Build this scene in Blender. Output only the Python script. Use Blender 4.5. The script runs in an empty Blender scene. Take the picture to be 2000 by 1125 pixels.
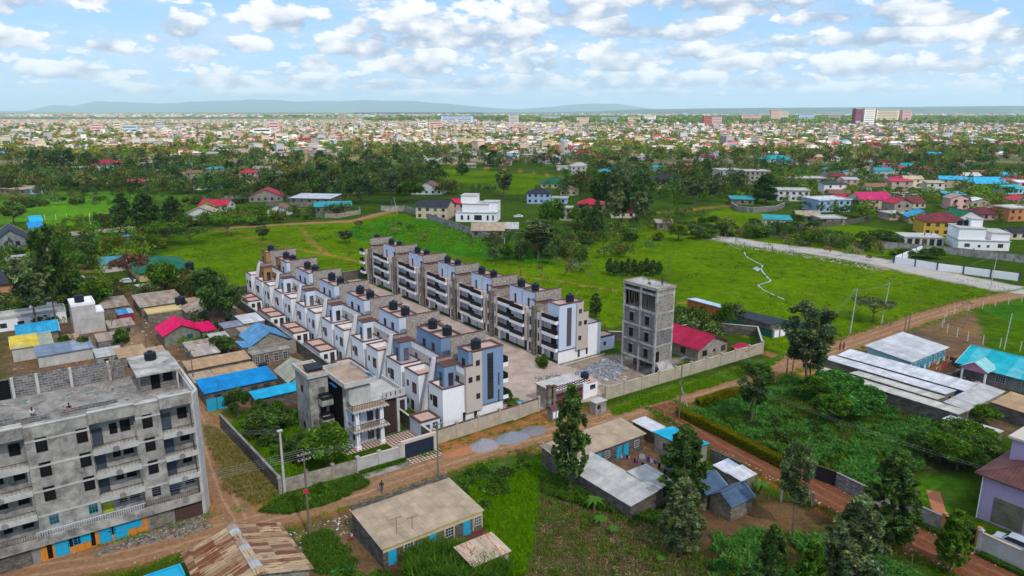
import bpy, math, random
import numpy as np
from mathutils import Vector, Matrix
R = math.radians
random.seed(11)
rng = np.random.default_rng(11)
S = bpy.context.scene
COL = S.collection

# ---------------------------------------------------------------- camera
CAM_H, CAM_F, HORIZON = 50.0, 1400.0, 215.0
PITCH = math.atan((562.5 - HORIZON) / CAM_F)
cam_data = bpy.data.cameras.new('camera')
cam = bpy.data.objects.new('camera', cam_data); COL.objects.link(cam)
cam.location = (0, 0, CAM_H)
cam.rotation_euler = (math.pi / 2 - PITCH, 0, 0)
cam_data.sensor_width = 36; cam_data.lens = 36 * CAM_F / 2000
cam_data.clip_start = 1; cam_data.clip_end = 200000
S.camera = cam
S.view_settings.view_transform = 'Standard'; S.view_settings.look = 'None'
S.view_settings.gamma = 1; S.view_settings.exposure = 0.52
S.render.resolution_x, S.render.resolution_y = 1024, 576
S.cycles.max_bounces = 6; S.cycles.diffuse_bounces = 3; S.cycles.glossy_bounces = 2
S.cycles.transparent_max_bounces = 8; S.cycles.transmission_bounces = 4; S.cycles.volume_bounces = 2
S.cycles.use_denoising = True
S.cycles.caustics_reflective = False; S.cycles.caustics_refractive = False

# ---------------------------------------------------------------- node helpers
class NT:
    """small helper around a node tree"""
    def __init__(s, tree): s.t = tree; s.n = tree.nodes; s.l = tree.links
    def put(s, sock, v):
        if v is None: return
        if isinstance(v, bpy.types.NodeSocket): s.l.new(v, sock)
        elif isinstance(v, (tuple, list)) and sock.type == 'RGBA' and len(v) == 3: sock.default_value = (*v, 1)
        else: sock.default_value = v
    def math(s, op, a, b=0.0, c=None, clamp=False):
        n = s.n.new('ShaderNodeMath'); n.operation = op; n.use_clamp = clamp
        s.put(n.inputs[0], a); s.put(n.inputs[1], b)
        if c is not None: s.put(n.inputs[2], c)
        return n.outputs[0]
    def mix(s, f, a, b, mode='MIX'):
        n = s.n.new('ShaderNodeMixRGB'); n.blend_type = mode
        s.put(n.inputs[0], f); s.put(n.inputs[1], a); s.put(n.inputs[2], b)
        return n.outputs[0]
    def noise(s, vec, scale, detail=4.0, rough=0.55, dist=0.0):
        n = s.n.new('ShaderNodeTexNoise'); s.put(n.inputs['Vector'], vec)
        n.inputs['Scale'].default_value = scale; n.inputs['Detail'].default_value = detail
        n.inputs['Roughness'].default_value = rough; n.inputs['Distortion'].default_value = dist
        return n.outputs['Fac']
    def rng(s, v, a, b, c=0.0, d=1.0, smooth=False):
        n = s.n.new('ShaderNodeMapRange'); s.put(n.inputs[0], v)
        if smooth: n.interpolation_type = 'SMOOTHSTEP'
        for i, x in enumerate((a, b, c, d)): s.put(n.inputs[i + 1], x)
        return n.outputs[0]
    def xyz(s, x, y, z):
        n = s.n.new('ShaderNodeCombineXYZ'); s.put(n.inputs[0], x); s.put(n.inputs[1], y); s.put(n.inputs[2], z)
        return n.outputs[0]
    def sep(s, v):
        n = s.n.new('ShaderNodeSeparateXYZ'); s.put(n.inputs[0], v); return n.outputs
    def scale(s, v, k):
        n = s.n.new('ShaderNodeVectorMath'); n.operation = 'MULTIPLY'; s.put(n.inputs[0], v); n.inputs[1].default_value = k
        return n.outputs[0]
    def bump(s, h, strength=0.4, dist=0.05):
        n = s.n.new('ShaderNodeBump'); s.put(n.inputs['Height'], h)
        n.inputs['Strength'].default_value = strength; n.inputs['Distance'].default_value = dist
        return n.outputs[0]

# ---------------------------------------------------------------- sky (world) and sun
SUN_EL, SUN_AZ = R(48), R(150)          # azimuth clockwise from +Y (the view direction)
W = bpy.data.worlds.new("World"); S.world = W; W.use_nodes = True
w = NT(W.node_tree); w.n.clear()
tc = w.n.new('ShaderNodeTexCoord'); D = tc.outputs['Generated']
dx, dy, dz = w.sep(D)
sky = w.n.new('ShaderNodeTexSky'); sky.sky_type = 'NISHITA'; sky.sun_disc = False
sky.sun_elevation = SUN_EL; sky.sun_rotation = SUN_AZ; sky.altitude = 1500; sky.air_density = 1.0; sky.dust_density = 0.4; sky.ozone_density = 1.5
skyc = w.mix(1.0, sky.outputs[0], (0.135, 0.135, 0.135), 'MULTIPLY')
el = w.math('ARCSINE', dz); az = w.math('ARCTAN2', dx, dy)
P2 = w.xyz(w.math('MULTIPLY', az, 1.0), w.math('MULTIPLY', el, 2.2), 0.0)
n_big = w.noise(P2, 13.0, 9.0, 0.62); n_fine = w.noise(P2, 60.0, 6.0, 0.62)
vor = w.n.new('ShaderNodeTexVoronoi'); vor.feature = 'SMOOTH_F1'; vor.inputs['Scale'].default_value = 40.0
w.put(vor.inputs['Vector'], w.xyz(w.math('MULTIPLY_ADD', n_fine, .03, az), w.math('MULTIPLY_ADD', n_fine, .03, w.math('MULTIPLY', el, 1.7)), 0.0)); puff = vor.outputs['Distance']
# cumulus clouds: azimuth, elevation (in hundredths of a radian), half width, half height
CLOUDS = [(-64,13.0,13,3.4),(-41,10.6,3.6,3.6),(-29,11.6,6,2.4),(-14,11.2,9.5,4.6),(-2.5,10.6,9.0,4.4),(8.5,13.8,10,3.8),(-20,8.6,8,2.3),(-34,8.2,3.6,1.2),
    (-25.5,6.2,3.0,1.6),(-11,6.6,7,3.2),(3.5,7.0,4.4,3.6),(-40,7.0,3.0,1.2),(-60,8.2,4.4,1.8),(14,11.2,6.2,2.6),(21.5,10.6,10,2.4),(29,14.0,17,3.0),
    (21,14.6,9,2.8),(13.5,7.4,5.2,3.4),(40.5,11.6,7,1.8),(48.5,11.8,9.5,3.6),(60,9.3,9,3.0),(58,14.2,13,2.0),(-70,6.5,6,1.6),(-49,7.6,3.0,1.2),(24,7.6,7,1.8),
    (-38,3.9,5,1.5),(-27,3.8,5,1.4),(4,4.0,7,2.0),(13,4.2,6,2.2),(-5,4.0,6,1.7),(31,6.2,7,1.6),(43,5.6,8,2.0),(55,5.6,8,1.8),(35,8.4,6,1.2),
    (-54,4.6,6,1.4),(-17,3.6,7,1.2),(22,4.2,7,1.5),(-66,3.2,6,1.2),(33,3.8,7,1.3),(46,9.0,10,2.0),(-50,13.6,5,2.0),(-22,15.2,11,2.2),(66,12.2,7,2.6),(-46,2.6,6,.9),(-8,2.3,8,.8),(18,2.4,8,.9),(44,2.6,8,.9),(60,3.0,7,1.1),(-32,2.2,6,.8)]
Fd = -1.0; Sh = 0.5
for (a, e, hw, hh) in CLOUDS:
    a, e, hw, hh = a / 100, e / 100, hw / 100, hh / 100
    u = w.math('DIVIDE', w.math('SUBTRACT', az, a), hw)
    v = w.math('DIVIDE', w.math('SUBTRACT', el, e - hh * .35), hh)
    vd = w.math('MULTIPLY', w.math('MINIMUM', v, 0.0), 1.9)
    vv = w.math('ADD', w.math('MAXIMUM', v, 0.0), vd)
    f = w.math('SUBTRACT', 1.0, w.math('ADD', w.math('MULTIPLY', u, u), w.math('MULTIPLY', vv, vv)))
    g = w.math('GREATER_THAN', f, Fd)
    Sh = w.math('ADD', w.math('MULTIPLY', g, v), w.math('MULTIPLY', w.math('SUBTRACT', 1.0, g), Sh))
    Fd = w.math('MAXIMUM', Fd, f)
dens = w.math('ADD', w.math('MULTIPLY', Fd, 0.75), w.math('ADD', w.math('MULTIPLY_ADD', n_big, 4.6, -2.25), w.math('MULTIPLY_ADD', puff, -1.9, 0.85)))
mask = w.rng(dens, 0.0, 0.5, 0.0, 1.0, True)
thin = w.noise(w.xyz(az, w.math('MULTIPLY', el, 4.5), 3.1), 6.0, 10.0, 0.7)
low = w.rng(el, 0.02, 0.14, 0.20, 0.0)
thinm = w.rng(w.math('ADD', thin, low), 0.47, 0.84, 0.0, 0.8, True)
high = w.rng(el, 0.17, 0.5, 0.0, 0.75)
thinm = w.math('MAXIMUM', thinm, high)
shade = w.math('ADD', w.math('MULTIPLY', Sh, 0.50), w.math('MULTIPLY_ADD', n_big, 3.2, -1.45))
shade = w.math('ADD', shade, w.math('MULTIPLY_ADD', puff, -1.9, 0.95))
shade = w.math('SUBTRACT', shade, w.math('MULTIPLY', w.rng(dens, .5, 1.8), .35))
shf = w.rng(shade, -0.25, 0.85, 0.0, 1.0, True)
cloudc = w.mix(shf, (0.36, 0.45, 0.60), (0.96, 0.96, 0.97))
thinc = w.mix(w.rng(n_big, .35, .65), (0.46, 0.60, 0.82), (0.80, 0.84, 0.90))
skyb = w.mix(w.rng(el, 0.0, 0.14, 0.75, 0.6), skyc, (0.26, 0.52, 0.88))
c1 = w.mix(thinm, skyb, thinc)
sn = w.noise(w.xyz(az, w.math('MULTIPLY', el, 2.3), 7.7), 34.0, 7.0, 0.6); sn_up = w.noise(w.xyz(az, w.math('MULTIPLY_ADD', el, 2.3, .012), 7.7), 34.0, 7.0, 0.6)
band = w.math('MULTIPLY', w.rng(el, 0.012, 0.03, 0.0, 1.0), w.rng(el, 0.055, 0.10, 1.0, 0.0)); sm = w.math('MULTIPLY', w.rng(sn, 0.50, 0.62, 0.0, 0.85, True), band)
smc = w.mix(w.rng(w.math('SUBTRACT', sn, sn_up), -.06, .07), (0.50, 0.58, 0.72), (0.97, 0.97, 0.98)); c1 = w.mix(sm, c1, smc)
c2 = w.mix(mask, c1, cloudc)
c2 = w.mix(w.rng(el, 0.0, 0.05, 0.5, 0.0), c2, (0.58, 0.72, 0.86))
c2 = w.mix(1.0, c2, w.mix(w.rng(el, 0.17, 0.40), (.80, .80, .80), (.92, .90, .88)), 'MULTIPLY')  # unseen sky above the view is kept brighter to add light on the ground
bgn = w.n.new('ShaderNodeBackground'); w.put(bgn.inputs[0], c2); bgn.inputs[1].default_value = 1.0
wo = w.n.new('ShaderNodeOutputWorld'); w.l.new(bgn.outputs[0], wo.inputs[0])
W.cycles.sampling_method = 'MANUAL'; W.cycles.sample_map_resolution = 512

sun_d = bpy.data.lights.new('sun', 'SUN'); sun_d.energy = 5.0; sun_d.angle = R(0.53); sun_d.color = (1, .94, .84)
sun = bpy.data.objects.new('sun', sun_d); COL.objects.link(sun)
sv = Vector((math.sin(SUN_AZ) * math.cos(SUN_EL), math.cos(SUN_AZ) * math.cos(SUN_EL), math.sin(SUN_EL)))
sun.rotation_euler = sv.to_track_quat('Z', 'Y').to_euler(); sun.location = (0, -50, 90)

# ---------------------------------------------------------------- projection helpers: photograph pixel -> point of the place
_c, _s = math.cos(PITCH), math.sin(PITCH)
def P(px, py, z=0.0):
    a = (px - 1000) / CAM_F; b = -(py - 562.5) / CAM_F
    d = (a, _c + b * _s, -_s + b * _c)
    t = (z - CAM_H) / d[2]
    return (d[0] * t, d[1] * t)
def height_at(px_base, py_base, py_top):
    Y = P(px_base, py_base)[1]; b = -(py_top - 562.5) / CAM_F
    return CAM_H + Y * (-_s + b * _c) / (_c + b * _s)
STREET = 36.0                                # the whole quarter is laid out on one grid
def grid(O, x, y, ang=STREET):
    a = R(ang); return (O[0] + x * math.cos(a) - y * math.sin(a), O[1] + x * math.sin(a) + y * math.cos(a))

# ---------------------------------------------------------------- objects
def link(o, parent=None):
    COL.objects.link(o)
    if parent is not None: o.parent = parent
    return o
def tag(o, label=None, cat=None, group=None, kind=None):
    if label: o['label'] = label
    if cat: o['category'] = cat
    if group: o['group'] = group
    if kind: o['kind'] = kind
    return o
def thing(name, label, cat, xy=(0, 0), z=0.0, ang=0.0, group=None):
    o = bpy.data.objects.new(name, None); link(o)
    o.location = (xy[0], xy[1], z); o.rotation_euler = (0, 0, R(ang)); o.empty_display_size = .3
    return tag(o, label, cat, group)
def copy_tree(o, parent=None):
    c = o.copy(); COL.objects.link(c)
    if parent is not None: c.parent = parent
    for ch in o.children: copy_tree(ch, c)
    return c

class MB:
    def __init__(s): s.v = []; s.f = []; s.mi = []; s.m = 0
    def add(s, vs, fs):
        b = len(s.v); s.v += [tuple(q) for q in vs]; s.f += [tuple(b + i for i in q) for q in fs]; s.mi += [s.m] * len(fs); return s
    def box(s, x0, x1, y0, y1, z0, z1):
        if x0 > x1: x0, x1 = x1, x0
        if y0 > y1: y0, y1 = y1, y0
        return s.add([(x0,y0,z0),(x1,y0,z0),(x1,y1,z0),(x0,y1,z0),(x0,y0,z1),(x1,y0,z1),(x1,y1,z1),(x0,y1,z1)],
                     [(0,3,2,1),(4,5,6,7),(0,1,5,4),(1,2,6,5),(2,3,7,6),(3,0,4,7)])
    def prism(s, poly, z0, z1):
        n = len(poly)
        return s.add([(p[0],p[1],z0) for p in poly] + [(p[0],p[1],z1) for p in poly],
                     [tuple(range(n-1,-1,-1)), tuple(range(n,2*n))] + [(i,(i+1)%n,n+(i+1)%n,n+i) for i in range(n)])
    def slab(s, quad, t):                      # a sheet through four 3-D corners, t thick (downwards)
        return s.add([q for q in quad] + [(q[0],q[1],q[2]-t) for q in quad], [(0,1,2,3),(7,6,5,4),(0,4,5,1),(1,5,6,2),(2,6,7,3),(3,7,4,0)])
    def tube(s, p0, p1, r0, r1=None, n=8):
        r1 = r0 if r1 is None else r1
        p0, p1 = Vector(p0), Vector(p1); d = (p1 - p0).normalized()
        a = d.orthogonal().normalized(); b = d.cross(a)
        vs = []
        for p, r in ((p0, r0), (p1, r1)):
            for i in range(n):
                t = 2 * math.pi * i / n; vs.append(tuple(p + a * math.cos(t) * r + b * math.sin(t) * r))
        return s.add(vs, [(i,(i+1)%n,n+(i+1)%n,n+i) for i in range(n)] + [tuple(range(n-1,-1,-1)), tuple(range(n,2*n))])
    def lathe(s, prof, n=16, c=(0, 0)):
        vs = [(c[0] + r * math.cos(2*math.pi*i/n), c[1] + r * math.sin(2*math.pi*i/n), z) for (r, z) in prof for i in range(n)]
        m = len(prof)
        fs = [(j*n+i, j*n+(i+1)%n, (j+1)*n+(i+1)%n, (j+1)*n+i) for j in range(m-1) for i in range(n)]
        fs += [tuple(range(n-1,-1,-1)), tuple((m-1)*n + i for i in range(n))]
        return s.add(vs, fs)
    def mesh(s, name, mats):
        me = bpy.data.meshes.new(name); me.from_pydata(s.v, [], s.f)
        if not isinstance(mats, (list, tuple)): mats = [mats]
        for m in mats: me.materials.append(m)
        if len(mats) > 1: me.polygons.foreach_set('material_index', s.mi)
        me.update(); return me
    def build(s, name, mats, parent=None, label=None, cat=None, group=None, kind=None, smooth=False):
        me = s.mesh(name, mats)
        if smooth: me.polygons.foreach_set('use_smooth', [True] * len(me.polygons))
        return tag(link(bpy.data.objects.new(name, me), parent), label, cat, group, kind)
def place(name, me, parent, loc=(0, 0, 0), rz=0.0, label=None):
    o = bpy.data.objects.new(name, me); link(o, parent); o.location = loc; o.rotation_euler = (0, 0, rz)
    if label: o['label'] = label
    return o
def np_mesh(name, verts, faces, mats, cols=None, mat_idx=None, smooth=False):
    """verts (n,3), faces (m,k) arrays -> mesh, cols (m,3) per-face colour written to attribute 'col'"""
    me = bpy.data.meshes.new(name)
    n, (m, k) = len(verts), faces.shape
    me.vertices.add(n); me.vertices.foreach_set('co', np.asarray(verts, np.float32).ravel())
    me.loops.add(m * k); me.loops.foreach_set('vertex_index', faces.astype(np.int32).ravel())
    me.polygons.add(m); me.polygons.foreach_set('loop_start', (np.arange(m) * k).astype(np.int32))
    if not isinstance(mats, (list, tuple)): mats = [mats]
    for q in mats: me.materials.append(q)
    if mat_idx is not None: me.polygons.foreach_set('material_index', mat_idx.astype(np.int32))
    if smooth: me.polygons.foreach_set('use_smooth', np.ones(m, bool))
    me.update(calc_edges=True)
    if cols is not None:
        at = me.color_attributes.new('col', 'FLOAT_COLOR', 'CORNER')
        c = np.concatenate([np.repeat(cols, k, 0), np.ones((m * k, 1))], 1).astype(np.float32)
        at.data.foreach_set('color', c.ravel())
    me.validate(); return me

# ---------------------------------------------------------------- materials
def principled(name, rough=0.85, spec=0.3):
    spec = spec * .35 if spec < .55 else spec
    m = bpy.data.materials.new(name); m.use_nodes = True
    t = NT(m.node_tree); b = t.n['Principled BSDF']
    b.inputs['Roughness'].default_value = rough; b.inputs['Specular IOR Level'].default_value = spec
    return m, t, b
def objco(t): return t.n.new('ShaderNodeTexCoord').outputs['Object']
def M_plain(name, col, rough=.8, var=.18, scale=1.3, spec=.3, metal=0, dirt=.25):
    m, t, b = principled(name, rough, spec); co = objco(t)
    n1 = t.noise(co, scale, 6, .6); n2 = t.noise(t.scale(co, (1, 1, .22)), scale * 1.9, 5, .65)
    dark = tuple(c * (1 - dirt * 1.6) * (.95, .9, .8)[i] for i, c in enumerate(col))
    c = t.mix(t.rng(n2, .52, .78, 0, dirt * 2.2), col, dark)
    c = t.mix(1, c, t.mix(n1, (1 - var,) * 3, (1 + var,) * 3), 'MULTIPLY')
    t.put(b.inputs['Base Color'], c); b.inputs['Metallic'].default_value = metal
    t.put(b.inputs['Normal'], t.bump(t.noise(co, 9, 4), .15, .03))
    return m
def wallco(t):
    """runs brick courses along any wall whose faces follow the object's own axes"""
    x, y, z = t.sep(objco(t)); return t.xyz(t.math('ADD', x, y), z, 0.0)
def M_block(name, c1, c2, mortar, bw=.42, bh=.2, ms=.018, stain=.5):
    m, t, b = principled(name, .95, .15)
    br = t.n.new('ShaderNodeTexBrick'); t.put(br.inputs['Vector'], wallco(t))
    br.inputs['Scale'].default_value = 1; br.inputs['Brick Width'].default_value = bw; br.inputs['Row Height'].default_value = bh
    br.inputs['Mortar Size'].default_value = ms; br.inputs['Bias'].default_value = 0; br.offset = .5
    t.put(br.inputs['Color1'], c1); t.put(br.inputs['Color2'], c2); t.put(br.inputs['Mortar'], mortar)
    co = objco(t); n = t.noise(co, .7, 7, .7); n2 = t.noise(co, 5, 4)
    c = t.mix(1, br.outputs['Color'], t.mix(t.rng(n, .25, .75), (.5,) * 3, (1.5, 1.47, 1.42)), 'MULTIPLY')
    c = t.mix(t.rng(n2, .55, .8, 0, stain), c, tuple(x * .5 for x in c1))
    t.put(b.inputs['Base Color'], c)
    h = t.math('ADD', t.math('MULTIPLY', br.outputs['Fac'], -1.0), t.math('MULTIPLY', n2, .6))
    t.put(b.inputs['Normal'], t.bump(h, .6, .03))
    return m
def M_rubble(name, c1, c2, mortar, scale=2.6):
    m, t, b = principled(name, .95, .15); co = objco(t)
    vo = t.n.new('ShaderNodeTexVoronoi'); t.put(vo.inputs['Vector'], t.scale(co, (1, 1, 1.35))); vo.inputs['Scale'].default_value = scale
    ve = t.n.new('ShaderNodeTexVoronoi'); ve.feature = 'DISTANCE_TO_EDGE'; t.put(ve.inputs['Vector'], t.scale(co, (1, 1, 1.35))); ve.inputs['Scale'].default_value = scale
    c = t.mix(t.sep(vo.outputs['Color'])[0], c1, c2)
    c = t.mix(t.rng(ve.outputs['Distance'], .03, .09, 1, 0), c, mortar)
    c = t.mix(1, c, t.mix(t.noise(co, .8, 5), (.7,) * 3, (1.25,) * 3), 'MULTIPLY')
    t.put(b.inputs['Base Color'], c); t.put(b.inputs['Normal'], t.bump(ve.outputs['Distance'], .5, .06))
    return m
def M_concrete(name, col, amp=.5, damp=(.09, .085, .07)):
    m, t, b = principled(name, .95, .15); co = objco(t)
    n1 = t.noise(co, .55, 8, .68, .4); n2 = t.noise(t.scale(co, (1, 1, .3)), 1.6, 7, .7); n3 = t.noise(co, 6, 5)
    c = t.mix(1, col, t.mix(t.rng(n1, .3, .7), (1 - amp,) * 3, (1 + amp, 1 + amp, 1 + amp * .95)), 'MULTIPLY')
    c = t.mix(t.rng(n2, .55, .75, 0, .55), c, damp)
    c = t.mix(t.rng(n3, .5, .75, 0, .25), c, (.5, .48, .44))
    t.put(b.inputs['Base Color'], c); t.put(b.inputs['Normal'], t.bump(n3, .35, .03))
    return m
def M_sheet(name, col, rust=0.0, rustc=(.16, .045, .02), pitch=.25, var=.09, panel=(.9, 2.9), alt=None, altp=.0, rough=.6, spec=.3, across=False):
    """corrugated iron, ridges running down the slope (object Y)"""
    m, t, b = principled(name, rough, spec); co = objco(t); x, y, z = t.sep(co)
    if across: x, y = y, x
    flat = t.xyz(y, x, 0.0)
    br = t.n.new('ShaderNodeTexBrick'); t.put(br.inputs['Vector'], flat); br.offset = 0.0
    br.inputs['Scale'].default_value = 1; br.inputs['Brick Width'].default_value = panel[1]; br.inputs['Row Height'].default_value = panel[0]
    br.inputs['Mortar Size'].default_value = .022; br.inputs['Mortar Smooth'].default_value = .6; br.inputs['Bias'].default_value = -1 + 2 * altp if alt else 0.0
    d = tuple(k * (1 - var) for k in col); l = tuple(min(1, k * (1 + var)) for k in col)
    t.put(br.inputs['Color1'], d if not alt else col); t.put(br.inputs['Color2'], l if not alt else alt); t.put(br.inputs['Mortar'], tuple(k * .62 for k in col))
    n = t.noise(co, .5, 6, .65); ns = t.noise(t.xyz(t.math('MULTIPLY', x, 3.2), t.math('MULTIPLY', y, .45), 0.0), 1.0, 6, .6)
    c = t.mix(1, br.outputs['Color'], t.mix(t.rng(n, .28, .72), (.66,) * 3, (1.25,) * 3), 'MULTIPLY')
    c = t.mix(t.rng(ns, .60, .80, 0, .4), c, tuple(k * .55 + .03 for k in col))
    if rust > 0:
        lo = .72 - .34 * rust
        c = t.mix(t.rng(t.math('ADD', t.math('MULTIPLY', ns, .6), t.math('MULTIPLY', n, .4)), lo, lo + .05, 0, .92), c,
                  t.mix(t.noise(co, 3.5, 5), rustc, tuple(k * 2.1 for k in rustc)))
    wv = t.math('SINE', t.math('MULTIPLY', x, 2 * math.pi / pitch))
    c = t.mix(1, c, t.mix(t.math('MULTIPLY_ADD', wv, .5, .5), (.9,) * 3, (1.08,) * 3), 'MULTIPLY')
    t.put(b.inputs['Base Color'], c); t.put(b.inputs['Normal'], t.bump(wv, .35, .03))
    return m
def M_col(name, rough=.85, noise=.3, sc=.8, spec=.2):
    """takes its colour from the mesh attribute 'col', with weathering"""
    m, t, b = principled(name, rough, spec)
    a = t.n.new('ShaderNodeVertexColor'); a.layer_name = 'col'
    n = t.noise(objco(t), sc, 6, .65)
    t.put(b.inputs['Base Color'], t.mix(1, a.outputs[0], t.mix(n, (1 - noise,) * 3, (1 + noise,) * 3), 'MULTIPLY'))
    return m
def M_leaf(name, col, col2, trans=.35):
    m = bpy.data.materials.new(name); m.use_nodes = True; t = NT(m.node_tree); t.n.clear()
    a = t.n.new('ShaderNodeVertexColor'); a.layer_name = 'col'
    oi = t.n.new('ShaderNodeObjectInfo')
    base = t.mix(oi.outputs['Random'], col, col2)
    c = t.mix(1, base, a.outputs[0], 'MULTIPLY')
    d = t.n.new('ShaderNodeBsdfDiffuse'); t.put(d.inputs[0], c)
    tr = t.n.new('ShaderNodeBsdfTranslucent'); t.put(tr.inputs[0], t.mix(1, c, (1.1, 1.25, .6), 'MULTIPLY'))
    mx = t.n.new('ShaderNodeMixShader'); mx.inputs[0].default_value = trans
    t.l.new(d.outputs[0], mx.inputs[1]); t.l.new(tr.outputs[0], mx.inputs[2])
    o = t.n.new('ShaderNodeOutputMaterial'); t.l.new(mx.outputs[0], o.inputs[0])
    return m
def M_glass(name='window_glass', col=(.02, .025, .035)):
    m, t, b = principled(name, .12, .8); r = t.n.new('ShaderNodeObjectInfo').outputs['Random']; t.put(b.inputs['Base Color'], t.mix(t.rng(r, .55, .95), col, (.13, .12, .11)) if name == 'window_glass' else col); return m
# ================================================================ GROUND, ROADS, HILLS
def vnoise(x, y, seed=0, octs=4):
    """value noise on numpy arrays, -1..1"""
    r = np.random.default_rng(seed); T = r.uniform(-1, 1, (256, 256)); out = 0; amp = 1; tot = 0
    for o in range(octs):
        xf, yf = np.floor(x).astype(int), np.floor(y).astype(int); fx, fy = x - xf, y - yf
        fx, fy = fx * fx * (3 - 2 * fx), fy * fy * (3 - 2 * fy)
        g = lambda a, b: T[a % 256, b % 256]
        out = out + amp * ((g(xf, yf) * (1 - fx) + g(xf + 1, yf) * fx) * (1 - fy) + (g(xf, yf + 1) * (1 - fx) + g(xf + 1, yf + 1) * fx) * fy)
        tot += amp; amp *= .5; x = x * 2.03 + 17.3; y = y * 2.03 + 9.1
    return out / tot
def inside(X, Y, poly):
    r = np.zeros(X.shape, bool); n = len(poly)
    for i in range(n):
        x0, y0 = poly[i]; x1, y1 = poly[(i + 1) % n]
        c = ((y0 > Y) != (y1 > Y)) & (X < (x1 - x0) * (Y - y0) / (y1 - y0 + 1e-9) + x0)
        r ^= c
    return r
def near_line(X, Y, pts, wd):
    d = np.full(X.shape, 1e9)
    for (x0, y0), (x1, y1) in zip(pts[:-1], pts[1:]):
        L = (x1 - x0) ** 2 + (y1 - y0) ** 2
        t = np.clip(((X - x0) * (x1 - x0) + (Y - y0) * (y1 - y0)) / L, 0, 1)
        d = np.minimum(d, np.hypot(X - x0 - t * (x1 - x0), Y - y0 - t * (y1 - y0)))
    return d < wd
GRASS = (.078, .165, .002); GRASS_D = (.042, .112, .004); SCRUB = (.034, .080, .007); WOOD = (.038, .085, .010)
DIRT = (.285, .150, .072); REDDIRT = (.225, .070, .032); YARD = (.15, .105, .07); STUBBLE = (.085, .058, .030)
GRAVEL = (.33, .30, .28); TOWN = (.22, .20, .15); STRAW = (.17, .155, .045); FARG = (.07, .13, .03)
def px(*pts): return [P(a, b) for a, b in pts]
G0 = (-1.6, 112.9)                          # near front corner of the left terrace: origin of the quarter's grid
ROADS = {   # name: (points, width)
    'main_road': ([P(-260, 1170), P(0, 1125), P(250, 1085), P(420, 1035), P(560, 1000), P(700, 960), P(800, 925), P(920, 885), P(1050, 850), P(1230, 805), P(1400, 755), P(1560, 705), P(1680, 665), P(1790, 625), P(1900, 592), P(2100, 555)], 5.2),
    'side_street': ([P(1290, 790), P(1340, 815), P(1420, 868), P(1520, 918), P(1650, 985), P(1780, 1050), P(1950, 1130), P(2100, 1200)], 5.6),
    'left_lane': ([P(470, 1015), P(440, 960), P(415, 890), P(395, 830), P(372, 790)], 3.6),
    'gravel_road': ([P(1395, 462), P(1470, 476), P(1600, 492), P(1720, 512), P(1850, 540), P(1960, 562), P(2060, 575)], 11),
    'field_path': ([P(790, 408), P(740, 418), P(690, 432), P(600, 436), P(520, 440), P(440, 446)], 4.5),
}
ZONES = [   # (polygon on the ground, colour)
    (px((300,520),(360,455),(440,446),(560,440),(700,432),(760,415),(850,428),(1000,470),(1120,470),(1200,448),(1340,432),(1430,462),(1720,512),(1960,562),(1880,600),(1700,650),(1530,690),(1330,600),(1200,640),(700,560),(480,560),(350,560)), GRASS),
    (px((760,425),(850,430),(1000,470),(1100,520),(900,500),(700,470),(650,455)), (.030, .150, .008)),
    (px((1340,432),(1430,402),(1480,415),(1900,470),(1700,505),(1430,462)), GRASS),
    (px((820,325),(1090,345),(1100,368),(1000,380),(840,345)), GRASS),
    (px((1700,690),(1850,630),(2100,560),(2100,800),(1900,700)), GRASS_D),
    (px((1900,600),(2100,555),(2100,640),(1960,625)), (.04, .14, .01)),
    (px((0,395),(230,385),(240,440),(0,440)), (.06, .19, .012)), (px((100,372),(300,378),(480,385),(300,392),(100,388)), (.05, .17, .012)),
    (px((-200,1200),(-100,760),(360,700),(395,790),(430,1040),(300,1075),(0,1150)), YARD),
    (px((0,760),(0,590),(150,560),(330,560),(480,600),(600,700),(640,800),(430,800),(360,740)), YARD),
    (px((600,1010),(1040,880),(1060,1125),(600,1300)), (.035, .10, .012)),
    (px((600,960),(720,930),(760,1000),(800,1200),(560,1200),(600,1040)), (.13, .09, .055)),
    (px((700,1000),(560,1050),(620,1125),(700,1200)), (.12, .10, .06)),
    (px((895,945),(1060,895),(1055,960),(1020,1125),(900,1125)), (.04, .15, .012)),
    (px((1040,940),(1200,1000),(1310,1010),(1360,1080),(1420,1130),(1400,1250),(1000,1250)), STUBBLE),
    (px((1200,1000),(1480,960),(1620,1010),(1800,1125),(1800,1260),(1380,1260),(1330,1090)), (.055, .055, .02)),
    (px((1300,1000),(1480,985),(1620,1000),(1560,1030),(1380,1060)), (.13, .085, .05)),
    (px((1330,805),(1550,745),(1640,745),(1830,815),(1900,860),(1860,930),(1560,900)), (.050, .058, .018)),
    (px((1790,935),(1870,930),(1900,960),(1860,1000),(1780,975)), (.05, .15, .01)),
    (px((1060,800),(1220,790),(1320,840),(1240,900),(1100,880)), DIRT),
    (px((1180,830),(1290,880),(1300,930),(1240,960),(1120,900)), (.16, .10, .07)),
    (px((1560,700),(1900,600),(1960,760),(1990,860),(1830,830)), YARD),
    (px((390,790),(430,800),(560,960),(470,975)), STRAW), (px((690,905),(560,965),(610,985),(700,955)), (.03, .11, .01)),
    (px((1180,795),(1490,705),(1540,690),(1500,720),(1300,785),(1190,812)), (.035, .13, .01)),
    (px((870,890),(920,882),(960,868),(900,872)), (.04, .13, .012)),
    (px((850,868),(1060,808),(1100,830),(1000,870),(880,885)), (.28, .13, .065)),
    (px((1030,720),(1200,690),(1330,700),(1180,780),(1080,790),(1000,760)), (.26, .235, .22)),
    (px((470,1040),(420,1035),(330,1060),(100,1110),(120,1085),(400,1005),(430,1000)), (.19, .165, .14)),
]
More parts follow.
